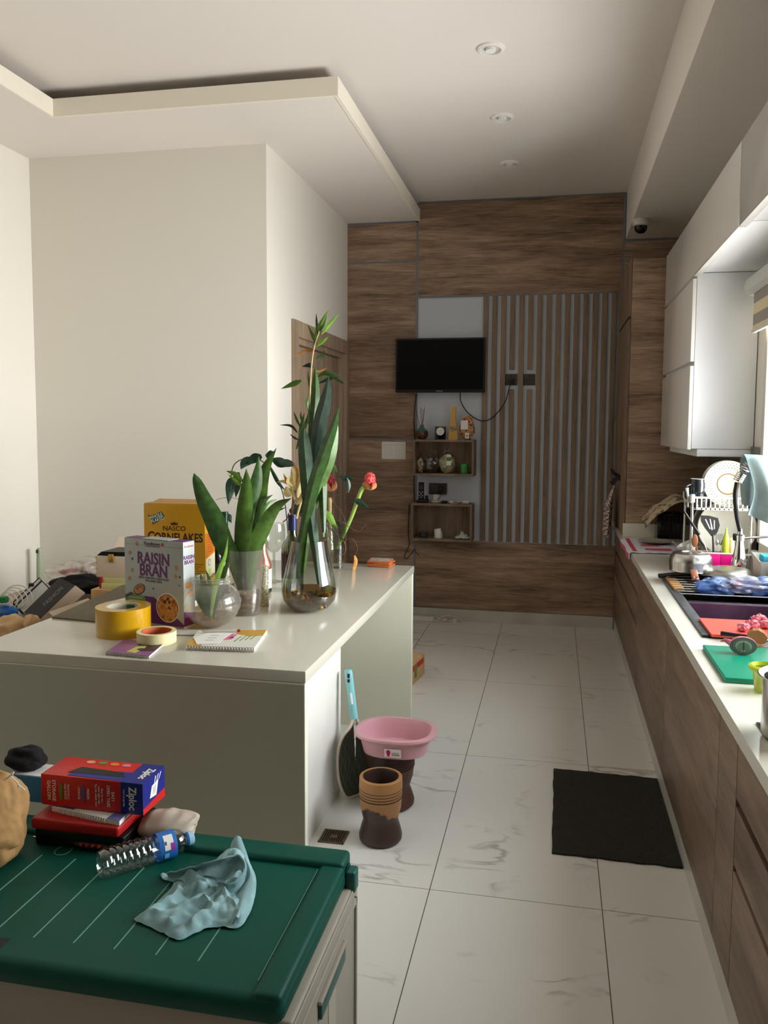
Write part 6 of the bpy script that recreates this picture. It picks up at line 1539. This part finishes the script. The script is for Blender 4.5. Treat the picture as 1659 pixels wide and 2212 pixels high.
c = Vector((at(1487, 1060, Y=4.31).x + .004, 4.33, zu + .001)); m = MB(); m.tube([c, c + Vector((-.002, 0, .06)), c + Vector((-.008, .004, .10))], [.004, .005, .009], 'white_plastic', 8); single('white_spoon', m, 'white plastic spoon standing by the black mug', 'spoon')
c = Vector((at(1481, 1200, Y=4.36).x, 4.36, zl + .001)); c.x = max(c.x, xl + .01); m = MB()
m.M = Matrix.Translation(c + Vector((-.01, 0, .035))) @ Matrix.Rotation(-.5, 4, 'Y'); m.lathe((0, 0, 0), [(0, -.03), (.022, -.03), (.045, .0), (.052, .03), (.050, .03), (.042, .002), (.02, -.026), (0, -.026)], 'ceramic', 36, cap=False); m.M = Matrix.Identity(4); single('white_bowl', m, 'white bowl tipped at the left end of the lower tray', 'bowl')
# utensil holder
yh = 4.205; a = at(1503, 1193, Y=yh); b = at(1582, 1236, Y=yh); zb_ = max(b.z, ZW)
t = thing('utensil_holder', 'bright magenta plastic utensil holder hanging on the dish rack', 'utensil holder', Vector(((a.x + b.x) / 2, yh, zb_)))
m = MB(); w3 = (b.x - a.x) / 3; d_ = .062; tk = .003
for k in range(3):
    xa = a.x + k * w3 + (.0015 if k else 0); xb = a.x + (k + 1) * w3
    m.box((xa, yh, zb_), (xb, yh + tk, a.z - .004), 'magenta', .001); m.box((xa, yh + d_, zb_), (xb, yh + d_ + tk, a.z - .004), 'magenta', .001)
    m.box((xa - .001, yh + .002, zb_), (xa + tk - .001, yh + d_, a.z - .006), 'magenta_dark')
m.box((b.x - tk, yh, zb_), (b.x, yh + d_, a.z - .004), 'magenta'); m.box((a.x, yh, zb_), (b.x, yh + d_, zb_ + tk), 'magenta'); m.build('holder_body', t)
m = MB(); 
for y in (yh - .002, yh + d_): m.box((a.x - .004, y, a.z - .006), (b.x + .004, y + .006, a.z + .002), 'white_plastic', .001)
for x in (a.x - .004, b.x - .002): m.box((x, yh, a.z - .006), (x + .006, yh + d_, a.z + .002), 'white_plastic', .001)
m.build('rim', t)
yu = yh + .03
def rod(name, lab, pts, r, mt_, cat, Y=yu, group=None, dy=0):
    P = [at(x, y, Y=Y + dy * i / (len(pts) - 1)) for i, (x, y) in enumerate(pts)]; t3 = thing(name, lab, cat, P[-1], group); m = MB(); m.tube(smooth_line(P, 14), r, mt_, 8); return t3, m, P
t3, m, P = rod('slotted_spatula', 'dark slotted turner standing in the magenta holder', [(1540, 1155), (1541, 1180), (1541, 1225)], .0055, 'spatula_black', 'spatula'); m.build('handle', t3)
m = MB(); o_ = [(1513, 1113), (1532, 1114), (1551, 1119), (1555, 1135), (1550, 1150), (1543, 1158), (1536, 1158), (1522, 1140), (1514, 1126)]
sl = [[(1523, 1122), (1525, 1121), (1535, 1142), (1533, 1143)], [(1533, 1121), (1535, 1121), (1540, 1144), (1537, 1145)], [(1542, 1124), (1544, 1124), (1544, 1143), (1542, 1143)]]
P = [at(x, y, Y=yu) for x, y in o_]; m.prism(P, (0, .003, 0), 'spatula_black')
for q_ in sl: m.prism([at(x, y, Y=yu - .0006) for x, y in q_], (0, .0005, 0), 'grey_white')
m.build('blade', t3)
t3, m, P = rod('kitchen_utensil', 'steel utensil with black handle leaning left in the magenta holder', [(1511, 1155), (1523, 1178), (1534, 1215)], .0022, 'steel', 'utensil', yu + .012); m.build('shaft', t3)
m = MB(); P = [at(1478, 1105, Y=yu + .012), at(1511, 1155, Y=yu + .012)]; m.tube([P[0], P[0].lerp(P[1], .5), P[1]], [.006, .0075, .007], 'black', 10); m.build('handle', t3)
t3, m, P = rod('wooden_spoon', 'brown wooden spoon in the left slot of the magenta holder', [(1504, 1180), (1507, 1195), (1509, 1222)], .004, 'wood_spoon', 'spoon'); m.build('handle', t3)
m = MB(); m.ball(at(1501, 1168, Y=yu), (.016, .004, .033), 'wood_spoon', 3); m.build('bowl', t3)
for k, px in enumerate((1547, 1555)):
    t3, m, P = rod('fork', ['steel fork nearer the turner in the magenta holder', 'steel fork nearer the lime bottle in the magenta holder'][k], [(px + 2, 1178), (px + 1, 1190), (px, 1222)], .0028, 'steel', 'fork', yu + .01 * k, 'forks in the magenta holder'); m.build('handle', t3)
    m = MB(); c = at(px + 2, 1172, Y=yu + .01 * k); m.ball(c, (.009, .003, .014), 'steel', 2)
    for j in range(4): m.tube([c + Vector((-.007 + j * .0047, 0, .006)), c + Vector((-.007 + j * .0047, 0, .045))], .0013, 'steel', 5)
    m.build('tines', t3)
c = at(1566, 1225, Y=yu + .0); t3 = thing('squeeze_bottle', 'lime and peach squeeze bottle standing in the magenta holder', 'bottle', c); k_ = yu / 1720
m = MB(); hb = at(1566, 1150, Y=yu).z - c.z; m.lathe(c, [(0, 0), (.016, 0), (.019, .01), (.019, hb * .65), (.013, hb * .88), (.006, hb), (.004, hb + .022), (0, hb + .024)], 'bottle_lime', 24, cap=False); m.build('bottle_body', t3)
c2 = c + Vector((.026, .0, 0)); m = MB(); m.lathe(c2, [(0, 0), (.014, 0), (.017, .01), (.018, hb * .5), (.012, hb * .8), (0, hb * .86)], 'bottle_peach', 24, cap=False); t3 = thing('peach_bottle', 'short peach-coloured bottle right of the lime bottle', 'bottle', c2); m.build('bottle_body', t3)
c = Vector((at(1471, 1215, Y=4.50).x, 4.50, ZW)); m = MB(); m.M = Matrix.Translation(c + Vector((0, 0, .012))) @ Matrix.Rotation(.5, 4, 'Y'); m.box((-.022, -.02, -.004), (.022, .02, .05), 'teal_plastic', .005); m.M = Matrix.Identity(4); single('teal_clip', m, 'teal plastic holder on the worktop left of the magenta holder', 'holder')
c = Vector((at(1597, 1255, Y=4.13).x, 4.16, zp + .001)); c = Vector((.905, 4.30, ZW)); c.x = at(1597, 1240, Y=4.24).x; c.y = 4.262
m = MB(); m.box(c + Vector((-.036, -.008, 0)), c + Vector((.034, .012, .078)), 'white_plastic', .004); m.box(c + Vector((-.035, -.007, .0785)), c + Vector((.02, .011, .092)), 'teal_plastic', .003); single('soap_carton', m, 'white carton with a teal top under the tap head', 'carton')
# pull-out tap
YT = 3.62; t = thing('kitchen_tap', 'chrome spring tap with black hose and cone spray head over the sink', 'tap', Vector((1.005, YT, ZW)))
def yp(px, py, Y=YT): return at(px, py, Y=Y)
a, b = yp(1598, 1168), yp(1598, 1222); m = MB(); L = a.z - b.z; k_ = YT / 1720
m.lathe((a.x, YT, b.z), [(0, .002), (.0305 * 1.0, 0), (.0315, .002), (.024, L * .45), (.015, L), (.0, L)], 'chrome', 36, cap=False); m.build('spray_head', t)
m = MB(); m.lathe((a.x, YT, a.z + .001), [(.0, 0), (.018, 0), (.019, .022), (.011, .028), (.008, .05), (0, .05)], 'chrome', 28, cap=False); m.box((a.x - .028, YT - .008, a.z - .0), (a.x - .012, YT + .008, a.z + .03), 'black', .003); m.build('holder_collar', t)
top0 = Vector((a.x, YT, a.z + .04)); m = MB(); P = [top0, yp(1591, 1110), yp(1588, 1070), yp(1592, 1042)]; m.tube(smooth_line(P, 24), .0095, 'black', 12); m.build('hose', t)
e = yp(1600, 1030); m = MB(); d = (yp(1608, 1015) - yp(1594, 1040)).normalized()
for k in range(5): m.tube([yp(1594, 1040) + d * (.008 * k), yp(1594, 1040) + d * (.008 * k + .0055)], .0215, 'chrome', 24)
m.build('spring_collar', t)
P = smooth_line([yp(1606, 1018), yp(1618, 1003), yp(1634, 998), yp(1655, 1010), Vector((.99, YT, 1.42)), Vector((1.0, YT, 1.2)), Vector((1.0, YT, ZW))], 60); m = MB(); m.tube(P, .012, 'black_gloss', 12); gn = m.build('gooseneck', t)
m = MB(); n_ = 260; pts = []
for i in range(n_):
    f_ = i / (n_ - 1) * 34; j = min(int(f_), 58); q_ = P[j].lerp(P[j + 1], f_ - j); T = (P[j + 1] - P[j]).normalized(); a_ = T.cross(Vector((0, 1, 0))).normalized(); ph = i * .95
    pts.append(q_ + (a_ * math.cos(ph) + Vector((0, 1, 0)) * math.sin(ph)) * .019)
m.tube(pts, .0018, 'chrome', 5); m.build('spring', gn)
m = MB(); m.tube([Vector((a.x + .015, YT, a.z + .012)), Vector((1.0, YT, a.z + .03))], .0055, 'chrome', 10); m.build('support_arm', t)
m = MB(); m.lathe((1.0, YT, ZW), [(0, 0), (.030, 0), (.028, .02), (.018, .05), (.018, .30), (0, .30)], 'chrome', 28, cap=False); m.tube([(1.0, YT - .02, ZW + .08), (.97, YT - .09, ZW + .11)], .007, 'chrome', 10); m.build('tap_body', t)
# towel hanging over the tap
def tw(u, v):
    # u across, v from the front hem over the top to the back
    if v < .62:
        k = v / .62; z = -.235 + .235 * k; y = -.035 - .012 * math.sin(k * 3)
    elif v < .75:
        k = (v - .62) / .13; z = .016 * math.sin(k * PI) + 0; y = -.035 + .07 * k
    else:
        k = (v - .75) / .25; z = -.2 * k; y = .035 + .01 * k
    x = u * .27; hem = (1 - abs(v - .68) / .68)
    z -= (1 - hem) * .07 * (u * 1.4) * (1 if u < .5 else (1.9 - 1.8 * u)); y += .022 * math.sin(u * 15 + v * 3) * (.25 + (1 - hem)); x += .02 * math.sin(v * 6) * (1 - u)
    return tb + Vector((x, y, z - .05 * u * u))
tb = at(1613, 992, Y=3.58) + Vector((.012, .04, 0))
m = MB(); m.grid(tw, 44, 50, 'towel_blue', True, .004); single('blue_towel', m, 'pale blue-grey towel draped over the tap neck', 'towel')
# white caddy with sponge
c = Vector((at(1637, 1262, Y=4.02).x, 4.02, ZW)); c.x = max(.90, min(c.x, .99))
c = Vector((.992, 4.06, WZ + .0075)); xa = at(1636, 1230, Y=4.0).x
t = thing('sponge_caddy', 'white plastic caddy holding a blue sponge behind the sink', 'caddy', Vector((xa + .03, 4.0, WZ + .0075))); z0 = WZ + .0078; z1 = at(1645, 1203, Y=4.0).z
m = MB(); q4 = [(xa + .004, 3.93), (1.02, 3.93), (1.02, 4.06), (xa + .004, 4.06)]; tq = [(xa - .006, 3.92), (1.025, 3.92), (1.025, 4.07), (xa - .006, 4.07)]
for i in range(4):
    j = (i + 1) % 4; zz = [z1 - .012, z1 - .012, z1 + .01, z1 + .01]
    m.grid(lambda u, v: Vector((q4[i][0], q4[i][1], z0)).lerp(Vector((q4[j][0], q4[j][1], z0)), u).lerp(Vector((tq[i][0], tq[i][1], zz[i])).lerp(Vector((tq[j][0], tq[j][1], zz[j])), u), v), 2, 2, 'white_plastic', False, .003)
m.build('caddy_body', t)
m = MB(); m.box((xa + .012, 3.95, z1 - .02), (xa + .05, 4.03, z1 + .012), 'teal_sponge', .005); single('blue_sponge', m, 'small blue sponge sticking out of the white caddy', 'sponge')

# ================================================================ STORAGE CHEST AND WHAT LIES ON IT
CX0, CX1, CY0, CY1, CZ = -1.78, -.490, 1.375, 1.925, .56
t = thing('storage_chest', 'beige plastic storage chest with a dark green lid in the foreground', 'storage chest', ((CX0 + CX1) / 2, 1.65, 0))
m = MB(); m.box((CX0 + .02, CY0 + .015, 0), (CX1 + .016, CY1 - .012, CZ - .062), 'chest_beige', .008); m.build('chest_body', t)
bx = CX1 + .016
m = MB()   # raised frame and ribs on the end wall
m.box((bx - .002, CY0 + .05, .04), (bx + .006, CY0 + .062, CZ - .10), 'chest_beige', .002); m.box((bx - .002, CY1 - .05, .04), (bx + .006, CY1 - .038, CZ - .10), 'chest_beige', .002)
m.box((bx - .002, CY0 + .05, CZ - .115), (bx + .006, CY1 - .04, CZ - .10), 'chest_beige', .002)
m.box((bx - .001, CY0 + .01, CZ - .085), (bx + .004, CY1 - .02, CZ - .066), 'chest_beige', .002)
m.build('end_ribs', t)
m = MB(); m.box((bx - .001, 1.56, CZ - .185), (bx + .009, 1.76, CZ - .150), 'chest_dark', .003); m.box((bx - .001, 1.555, CZ - .150), (bx + .010, 1.77, CZ - .140), 'chest_beige', .003); m.build('carry_handle', t)
m = MB(); m.box((bx - .001, 1.64, .05), (bx + .001, 1.70, CZ - .188), 'tape_core', .0); m.build('handle_recess', t)
m = MB(); zz = CZ - .012
m.box((CX0, CY0, CZ - .070), (CX1, CY1, zz), 'green_lid', .024)
m.box((CX0 + .05, CY1 - .082, zz - .03), (CX1 - .004, CY1 - .006, CZ + .004), 'green_lid', .012)
m.box((CX1 - .066, CY0 + .006, zz - .045), (CX1 - .004, CY1 - .02, CZ - .005), 'green_lid', .012)
m.box((CX1 - .03, CY1 - .05, CZ - .05), (CX1 + .018, CY1 - .03, CZ - .03), 'green_lid', .004)
m.build('lid', t)
m = MB(); zl_ = zz + .0002
for x in (-1.27, -1.175, -1.08, -.985, -.89, -.795, -.70): m.box((x - .0012, 1.455, zl_), (x + .0012, 1.755, zl_ + .0012), 'lid_groove')
m.box((CX1 - .068, CY0 + .05, zl_), (CX1 - .0665, CY1 - .09, zl_ + .0012), 'lid_groove'); m.build('embossed_lines', t)
m = MB(); m.box((CX1 - .002, CY1 - .075, CZ - .075), (CX1 + .024, CY1 - .035, CZ - .02), 'chest_dark', .006); m.build('hinge', t)
n0 = at(10, 2022, Z=.55); m = MB(); m.box((-1.36, CY0 - .0015, CZ - .05), (n0.x + .02, CY0 + .07, CZ - .0105), 'grommet_black', .006); m.build('finger_notch', t)
LZ0 = zz + .0003
def lidp(px, py, z=None): z = z or LZ0; p = at(px, py, Z=z); return Vector((p.x, p.y, z))
# teal cloth
out = [(522, 1845), (540, 1870), (553, 1900), (551, 1940), (538, 1980), (515, 2008), (480, 2006), (445, 2010), (418, 2022), (385, 2034), (352, 2020), (318, 2003), (290, 1990), (322, 1968), (350, 1942), (375, 1912), (352, 1902), (350, 1890), (395, 1893), (438, 1876), (480, 1862)]
O = [lidp(*p) for p in out]; O.append(O[0]); cen = lidp(470, 1945)
OS = smooth_line(O, 120)
def clo(u, v):
    i = min(int(u * 120), 119); f_ = u * 120 - i; e = OS[i].lerp(OS[i + 1], f_) if u < 1 else OS[0]
    r_ = v; p = cen.lerp(e, r_)
    x, y = p.x, p.y
    a = abs(math.sin((x * 1.0 - y * .6) * 48 + 5 * noise.noise(Vector((x * 12, y * 12, 0)))))
    b_ = 1 - 2 * abs(noise.noise(Vector((x * 15, y * 15, 5)))); b_ = max(0, b_) ** 1.5 * .55 + .3 * abs(noise.noise(Vector((x * 34, y * 34, 9))))
    env = (1 - r_ ** 5) ; z = .006 + env * (.012 * a * (.4 + b_) + .036 * b_)
    # tall fold towards the far right corner
    d = Vector((x, y, 0)) - Vector((lidp(505, 1880).x, lidp(505, 1880).y, 0)); z += env * .035 * math.exp(-(d.length / .055) ** 2)
    z += .004 * noise.noise(Vector((x * 60, y * 60, 2)))
    return (x, y, LZ0 + .0035 + max(0, z - .005))
m = MB(); m.grid(clo, 120, 34, 'teal_cloth', True, 0); 
# one rolled loop of cloth on top
lpth = smooth_line([lidp(360, 1905) + Vector((0, 0, .02)), lidp(400, 1912) + Vector((0, 0, .04)), lidp(440, 1915) + Vector((0, 0, .055)), lidp(480, 1912) + Vector((0, 0, .065)), lidp(515, 1905) + Vector((0, 0, .065)), lidp(528, 1925) + Vector((0, 0, .058)), lidp(505, 1945) + Vector((0, 0, .045)), lidp(470, 1938) + Vector((0, 0, .042))], 50)
def lf(u, v):
    i = min(int(u * 50), 49); p = lpth[i].lerp(lpth[i + 1], u * 50 - i); w_ = .019 * (1 + .3 * math.sin(u * 17))
    return p + Vector((0, .008 * math.sin(v * PI * 1.4), -w_ * v * 1.8 + .004 * noise.noise(Vector((u * 20, v * 3, 0)))))
m.grid(lf, 60, 8, 'teal_cloth', True, .003)
lp2 = smooth_line([lidp(521, 1845) + Vector((0, 0, .045)), lidp(536, 1880) + Vector((0, 0, .035)), lidp(546, 1920) + Vector((0, 0, .03)), lidp(540, 1960) + Vector((0, 0, .025)), lidp(515, 2003) + Vector((0, 0, .02))], 40)
def lf2(u, v):
    i = min(int(u * 40), 39); p = lp2[i].lerp(lp2[i + 1], u * 40 - i)
    return p + Vector((-.024 * v * (1 + .5 * math.sin(u * 11)), -.004 * v, .010 * math.sin(v * PI) - .012 * v))
m.grid(lf2, 50, 8, 'teal_cloth', True, .003)
single('cleaning_cloth', m, 'crumpled pale teal cleaning cloth on the green lid', 'cloth')
# water bottle lying on its side
Rb = .035; a = at(214, 1868, Z=LZ0 + Rb); b = at(415, 1812, Z=LZ0 + Rb * .9); a.z = LZ0 + Rb; b.z = LZ0 + Rb
ax = (b - a); Lb = ax.length; ax.normalize(); q = ax.to_track_quat('Z', 'Y').to_matrix().to_4x4(); M = Matrix.Translation(a) @ q
t = thing('water_bottle', 'empty clear plastic water bottle with a blue label lying on the green lid', 'bottle', Vector((a.x, a.y, LZ0)))
pr = [(0, .006), (Rb * .5, .008), (Rb * .86, 0), (Rb, .012)]
for k in range(7):
    z = .02 + k * Lb * .067; pr += [(Rb, z), (Rb * .93, z + Lb * .022), (Rb, z + Lb * .045)]
z = pr[-1][1]; pr += [(Rb * .78, z + .012), (Rb * .97, z + .028), (Rb * .98, Lb * .80), (Rb * .9, Lb * .86), (Rb * .55, Lb * .915), (Rb * .40, Lb * .93), (Rb * .40, Lb * .95)]
m = MB(); m.M = M; m.lathe((0, 0, 0), pr, 'pet', 40, cap=False, wob=lambda a_, z_: 1 + (.02 * math.cos(6 * a_) if z_ < Lb * .5 else 0)); m.M = Matrix.Identity(4); m.build('bottle_body', t)
m = MB(); m.M = M; m.lathe((0, 0, 0), [(Rb * .99, Lb * .60), (Rb * 1.0, Lb * .61), (Rb * 1.0, Lb * .78), (Rb * .99, Lb * .79)], 'label_blue', 40, cap=False); m.M = Matrix.Identity(4)
vd = (CAM - a).normalized(); sd = (vd - ax * vd.dot(ax)).normalized(); tr = sd.cross(ax).normalized()
def lab(u, v, uu, vv, mt_, off):
    def f(i, j):
        s_ = (u + (i - .5) * uu) * Lb; an = v + (j - .5) * vv
        return a + ax * s_ + (sd * math.cos(an) + tr * math.sin(an)) * (Rb * 1.0 + off)
    m.grid(f, 6, 8, mt_, True)
lab(.70, .15, .10, 1.1, 'paper', .0006); lab(.74, -.2, .05, .5, 'purple', .001); lab(.665, .1, .018, .25, 'bran_text', .0012); lab(.67, -.8, .05, .4, 'blue_foot', .001); m.build('label', t)
m = MB(); m.M = M; m.lathe((0, 0, 0), [(Rb * .44, Lb * .948), (Rb * .5, Lb * .95), (Rb * .5, Lb), (Rb * .44, Lb + .002), (0, Lb + .002)], 'cap_blue', 28, cap=True); m.lathe((0, 0, 0), [(Rb * .43, Lb * .925), (Rb * .47, Lb * .93), (Rb * .47, Lb * .945)], 'label_blue', 28, cap=False); m.M = Matrix.Identity(4); m.build('cap', t)
# rubber band
m = MB(); c = lidp(137, 1838); m.tube([c + Vector((.020 * math.cos(k * PI / 12), .024 * math.sin(k * PI / 12), .0016)) for k in range(24)], .0011, 'lid_groove', 6, True); single('rubber_band', m, 'thin pale rubber band ring on the green lid', 'rubber band')
# screwdriver
t = thing('screwdriver', 'screwdriver with a red and black handle lying before the red box', 'screwdriver', lidp(160, 1816)); m = MB(); a = lidp(72, 1808, LZ0 + .012); b = lidp(162, 1822, LZ0 + .012); m.tube([a, b], .0032, 'steel', 8); m.build('shaft', t)
m = MB(); e = lidp(240, 1832, LZ0 + .012); m.tube([b, b.lerp(e, .15), b.lerp(e, .9), e], [.007, .012, .012, .007], 'black', 12)
for k in range(4): p = b.lerp(e, .25 + .16 * k); m.tube([p + Vector((-.003, -.010, .004)), p + Vector((.003, -.010, .008))], .0045, 'screw_red', 6)
m.build('handle', t)
# red box, folded bag, spiral pad, zip-bag box
fl = at(70, 1765, Y=1.80)
zrb = at(68, 1764, Y=1.79).z; xA = at(65, 1780, Y=1.79).x; xB = at(255, 1800, Y=1.79).x
zrl = zrb - .034; m = MB(); m.box((xA + .006, 1.80, LZ0), (xB + .01, 1.97, zrl - .0005), 'black', .004); single('black_case', m, 'flat black case under the red box on the green lid', 'case')
m = MB(); m.box((xA, 1.79, zrl), (xB, 1.96, zrb - .004), 'red', .008); single('red_box', m, 'long flat red box under the spiral pad on the green lid', 'box')
c = Vector((xB + .055, 1.865, LZ0 + .028)); m = MB(); m.grid(lambda u, v: (xB + .012 + .075 * (1 - math.cos(u * PI)) + .012 * noise.noise(Vector((u * 4, v * 6, 1))), 1.895 + .058 * math.cos(v * 2 * PI) * (.06 + .94 * max(0, math.sin(u * PI)) ** .5), LZ0 + .036 + .034 * math.sin(v * 2 * PI) * (.03 + .97 * max(0, math.sin(u * PI)) ** .5) * (1 + .3 * noise.noise(Vector((u * 6, v * 9, 7)))) + .012 * u), 30, 28, 'tissue_box_top', True)
single('cloth_pouch', m, 'stuffed beige cloth pouch at the right end of the red box', 'pouch')
zs_ = zrb - .0035; m = MB(); P = [at(x, y, Z=zs_) for x, y in ((112, 1752), (258, 1784), (283, 1758), (150, 1734))]
P = [Vector((p.x, p.y, zs_)) for p in P]; m.prism(P, (0, 0, .012), 'paper'); up = Vector((0, 0, .0125))
def w2(a_, b_): return (P[0] + (P[1] - P[0]) * a_).lerp(P[3] + (P[2] - P[3]) * a_, b_) + up
m.prism([w2(.0, .1), w2(.3, .1), w2(.32, 1), (w2(0, 1))], (0, 0, .0006), 'notebook_blue'); m.prism([w2(.82, 0), w2(1, 0), w2(1, .9), w2(.84, .9)], (0, 0, .0006), 'notebook_blue'); m.prism([w2(.6, .5), w2(.8, .5), w2(.75, .8), w2(.62, .9)], (0, 0, .0008), 'notebook_brown')
t = thing('spiral_pad', 'blue and white spiral pad between the red box and the storage-bag box', 'notepad', P[0]); m.build('pages', t)
m = MB()
for k in range(20):
    p = P[0].lerp(P[1], .12 + k * .036) + Vector((0, -.001, .006)); m.tube([p + Vector((0, .006 * math.cos(j * .9), .007 * math.sin(j * .9))) for j in range(7)], .001, 'grey_white', 5, True)
m.build('spiral_binding', t)
zz0 = zs_ + .0145
A = at(90, 1737, Y=1.80); 
o = Vector((at(90, 1737, Z=zz0).x, at(90, 1737, Z=zz0).y, zz0)); e = at(309, 1762, Z=zz0); e = Vector((e.x, e.y, zz0)); wz = (e - o).length; ang = math.atan2(e.y - o.y, e.x - o.x)
hz = at(96, 1672, Y=o.y).z - zz0; dz = .115; M = Matrix.Translation(o) @ Matrix.Rotation(ang, 4, 'Z')
t = thing('storage_bag_box', 'red and blue carton of storage bags on top of the pile on the green lid', 'box', o)
m = MB(); m.box((0, 0, 0), (wz, dz, hz), 'zip_red', .001, M); m.box((wz * .79, -.0004, .001), (wz + .0004, dz + .0004, hz + .0004), 'zip_blue', .0, M)
R3 = M.to_3x3(); r = R3 @ Vector((1, 0, 0)); u = Vector((0, 0, 1)); f0 = M @ Vector((0, -.0006, 0))
dn = -u
def F(x, z): return f0 + r * (wz * x) + u * (hz * z)
# side lettering reads with its top towards the right: text runs downward
def vt(s_, x, z, size, mt_, sx=1.0, bold=0.0): m.text(s_, F(x, z), dn, r, size, mt_, .0004, sx=sx, bold=bold)
vt('STORAGE', .115, .5, .014, 'paper', .95, .0002); vt('GALLON', .065, .5, .014, 'paper', .95, .0002)
m.disc((wz * .2, hz * .5), .005, .024, f0, r, u, 'bran_green'); vt('SANDWICH', .265, .5, .0085, 'paper', .9); vt('AND SNACK', .235, .5, .0085, 'paper', .9)
m.disc((wz * .42, hz * .5), .005, .024, f0, r, u, 'notebook_blue'); vt('FREEZER', .46, .5, .0085, 'paper', .9); vt('STORAGE', .37, .5, .0085, 'paper', .9)
vt('EASY', .70, .5, .012, 'paper'); vt('OPEN TABS', .655, .5, .012, 'paper', .95); vt('Easy to use,', .60, .5, .008, 'paper'); vt('same tight seal.', .57, .5, .008, 'paper'); vt('Try the whole line!', .54, .5, .008, 'paper')
f0 = M @ Vector((0, -.0010, 0)); vt('Ziploc', .87, .5, .030, 'paper', .8, .0006); vt('brand storage bags', .815, .5, .006, 'paper')

tp0 = M @ Vector((0, 0, hz + .0005)); by = R3 @ Vector((0, 1, 0))
m.flat([(wz * .25, dz * .06), (wz * .8, dz * .02), (wz * .79, dz * .5), (wz * .3, dz * .42)], tp0, r, by, 'zip_blue', .0004)
m.flat([(wz * .22, dz * .2), (wz * .78, dz * .22), (wz * .72, dz * .45), (wz * .28, dz * .52)], tp0, r, by, 'black', .0008)
for k in range(4): m.disc((wz * (.3 + .12 * k), dz * .82), .013, .009, tp0, r, by, ['petal_peach', 'bran_green', 'orange_tag', 'onion_skin'][k], .0006)
m.text('Ziploc', tp0 + r * (wz * .90) + by * (dz * .5) + Vector((0, 0, .0004)), -by, r, .030, 'paper', .0004, sx=.8, bold=.0006); 
e0 = M @ Vector((wz + .0006, 0, 0)); m.flat([(0, 0), (dz, 0), (dz, hz * .3), (0, hz * .18)], e0, by, u, 'zip_red', .0004)
m.flat([(dz * .3, hz * .35), (dz * .6, hz * .30), (dz * .7, hz * .75), (dz * .4, hz * .7)], e0, by, u, 'paper', .0004); m.flat([(dz * .42, hz * .42), (dz * .55, hz * .40), (dz * .6, hz * .66), (dz * .46, hz * .64)], e0, by, u, 'grey_white', .0008)
for k in range(3): m.flat([(dz * (.5 + .1 * k), hz * .74), (dz * (.53 + .1 * k), hz * .74), (dz * (.6 + .12 * k), hz * .93), (dz * (.56 + .12 * k), hz * .93)], e0, by, u, 'paper', .0006)
m.build('box_body', t)
# tissue box with a black cloth, paper bag
xa, xb = at(52, 1700, Y=1.94).x, at(96, 1700, Y=1.93).x
x0 = xa - .02; z_t = at(75, 1670, Y=2.0).z; t = thing('tissue_box', 'light blue tissue box behind the brown paper bag', 'tissue box', Vector((x0, 1.97, LZ0)))
m = MB(); m.box((x0 - .06, 1.978, CZ + .0045), (xb + .015, 2.06, z_t), 'blue_tissue', .002); m.build('box_body', t)
m = MB(); m.box((x0 - .058, 1.98, z_t), (xb + .013, 2.058, z_t + .002), 'paper', 0); m.build('box_top', t)
c = Vector((at(38, 1660, Y=1.98).x, 2.02, z_t + .034)); m = MB(); m.ball(c, (.055, .042, .034), 'black_cloth', 4, .35, 5); m.ball(c + Vector((.014, -.012, -.010)), (.040, .032, .022), 'black_cloth', 3, .3, 5); single('black_cloth', m, 'bunched black cloth on top of the blue tissue box', 'cloth')
t = thing('paper_bag', 'big crumpled brown paper bag at the left edge on the green lid', 'bag', Vector((at(-40, 1850, Y=1.70).x, 1.70, LZ0)))
def pb(u, v):
    ph = u * 2 * PI; th = v * PI
    cx_, cz_ = at(-55, 1770, Y=1.68).x, LZ0 + .115
    r_ = 1 + .16 * noise.noise(Vector((math.cos(ph) * math.sin(th) * 1.5, math.sin(ph) * math.sin(th) * 1.5, math.cos(th) * 1.5))) - .07 * (1 - min(1, abs(noise.noise(Vector((math.cos(ph) * 1.1 + 2, math.sin(ph) * 1.1, math.cos(th) * 1.5))) * 5))) + .02 * noise.noise(Vector((math.cos(ph) * 7, math.sin(ph) * 7, math.cos(th) * 8)))
    sx_ = abs(math.sin(th)) ** .75
    z = cz_ + .125 * r_ * math.cos(th)
    return (cx_ + .128 * r_ * math.cos(ph) * sx_, 1.70 + .10 * r_ * math.sin(ph) * sx_, max(LZ0 + .0005, z))
m = MB(); m.grid(pb, 110, 70, 'kraft', True, 0); m.build('bag_body', t)
m = MB()
for s_ in ([(8, 1685), (28, 1672)], [(20, 1674), (40, 1692)], [(30, 1668), (18, 1680)], [(38, 1694), (54, 1707)], [(38, 1694), (40, 1702)]): m.tube([at(x, y, Y=1.632) for x, y in s_], .0016, 'paper', 5)
m.build('printed_mark', t)
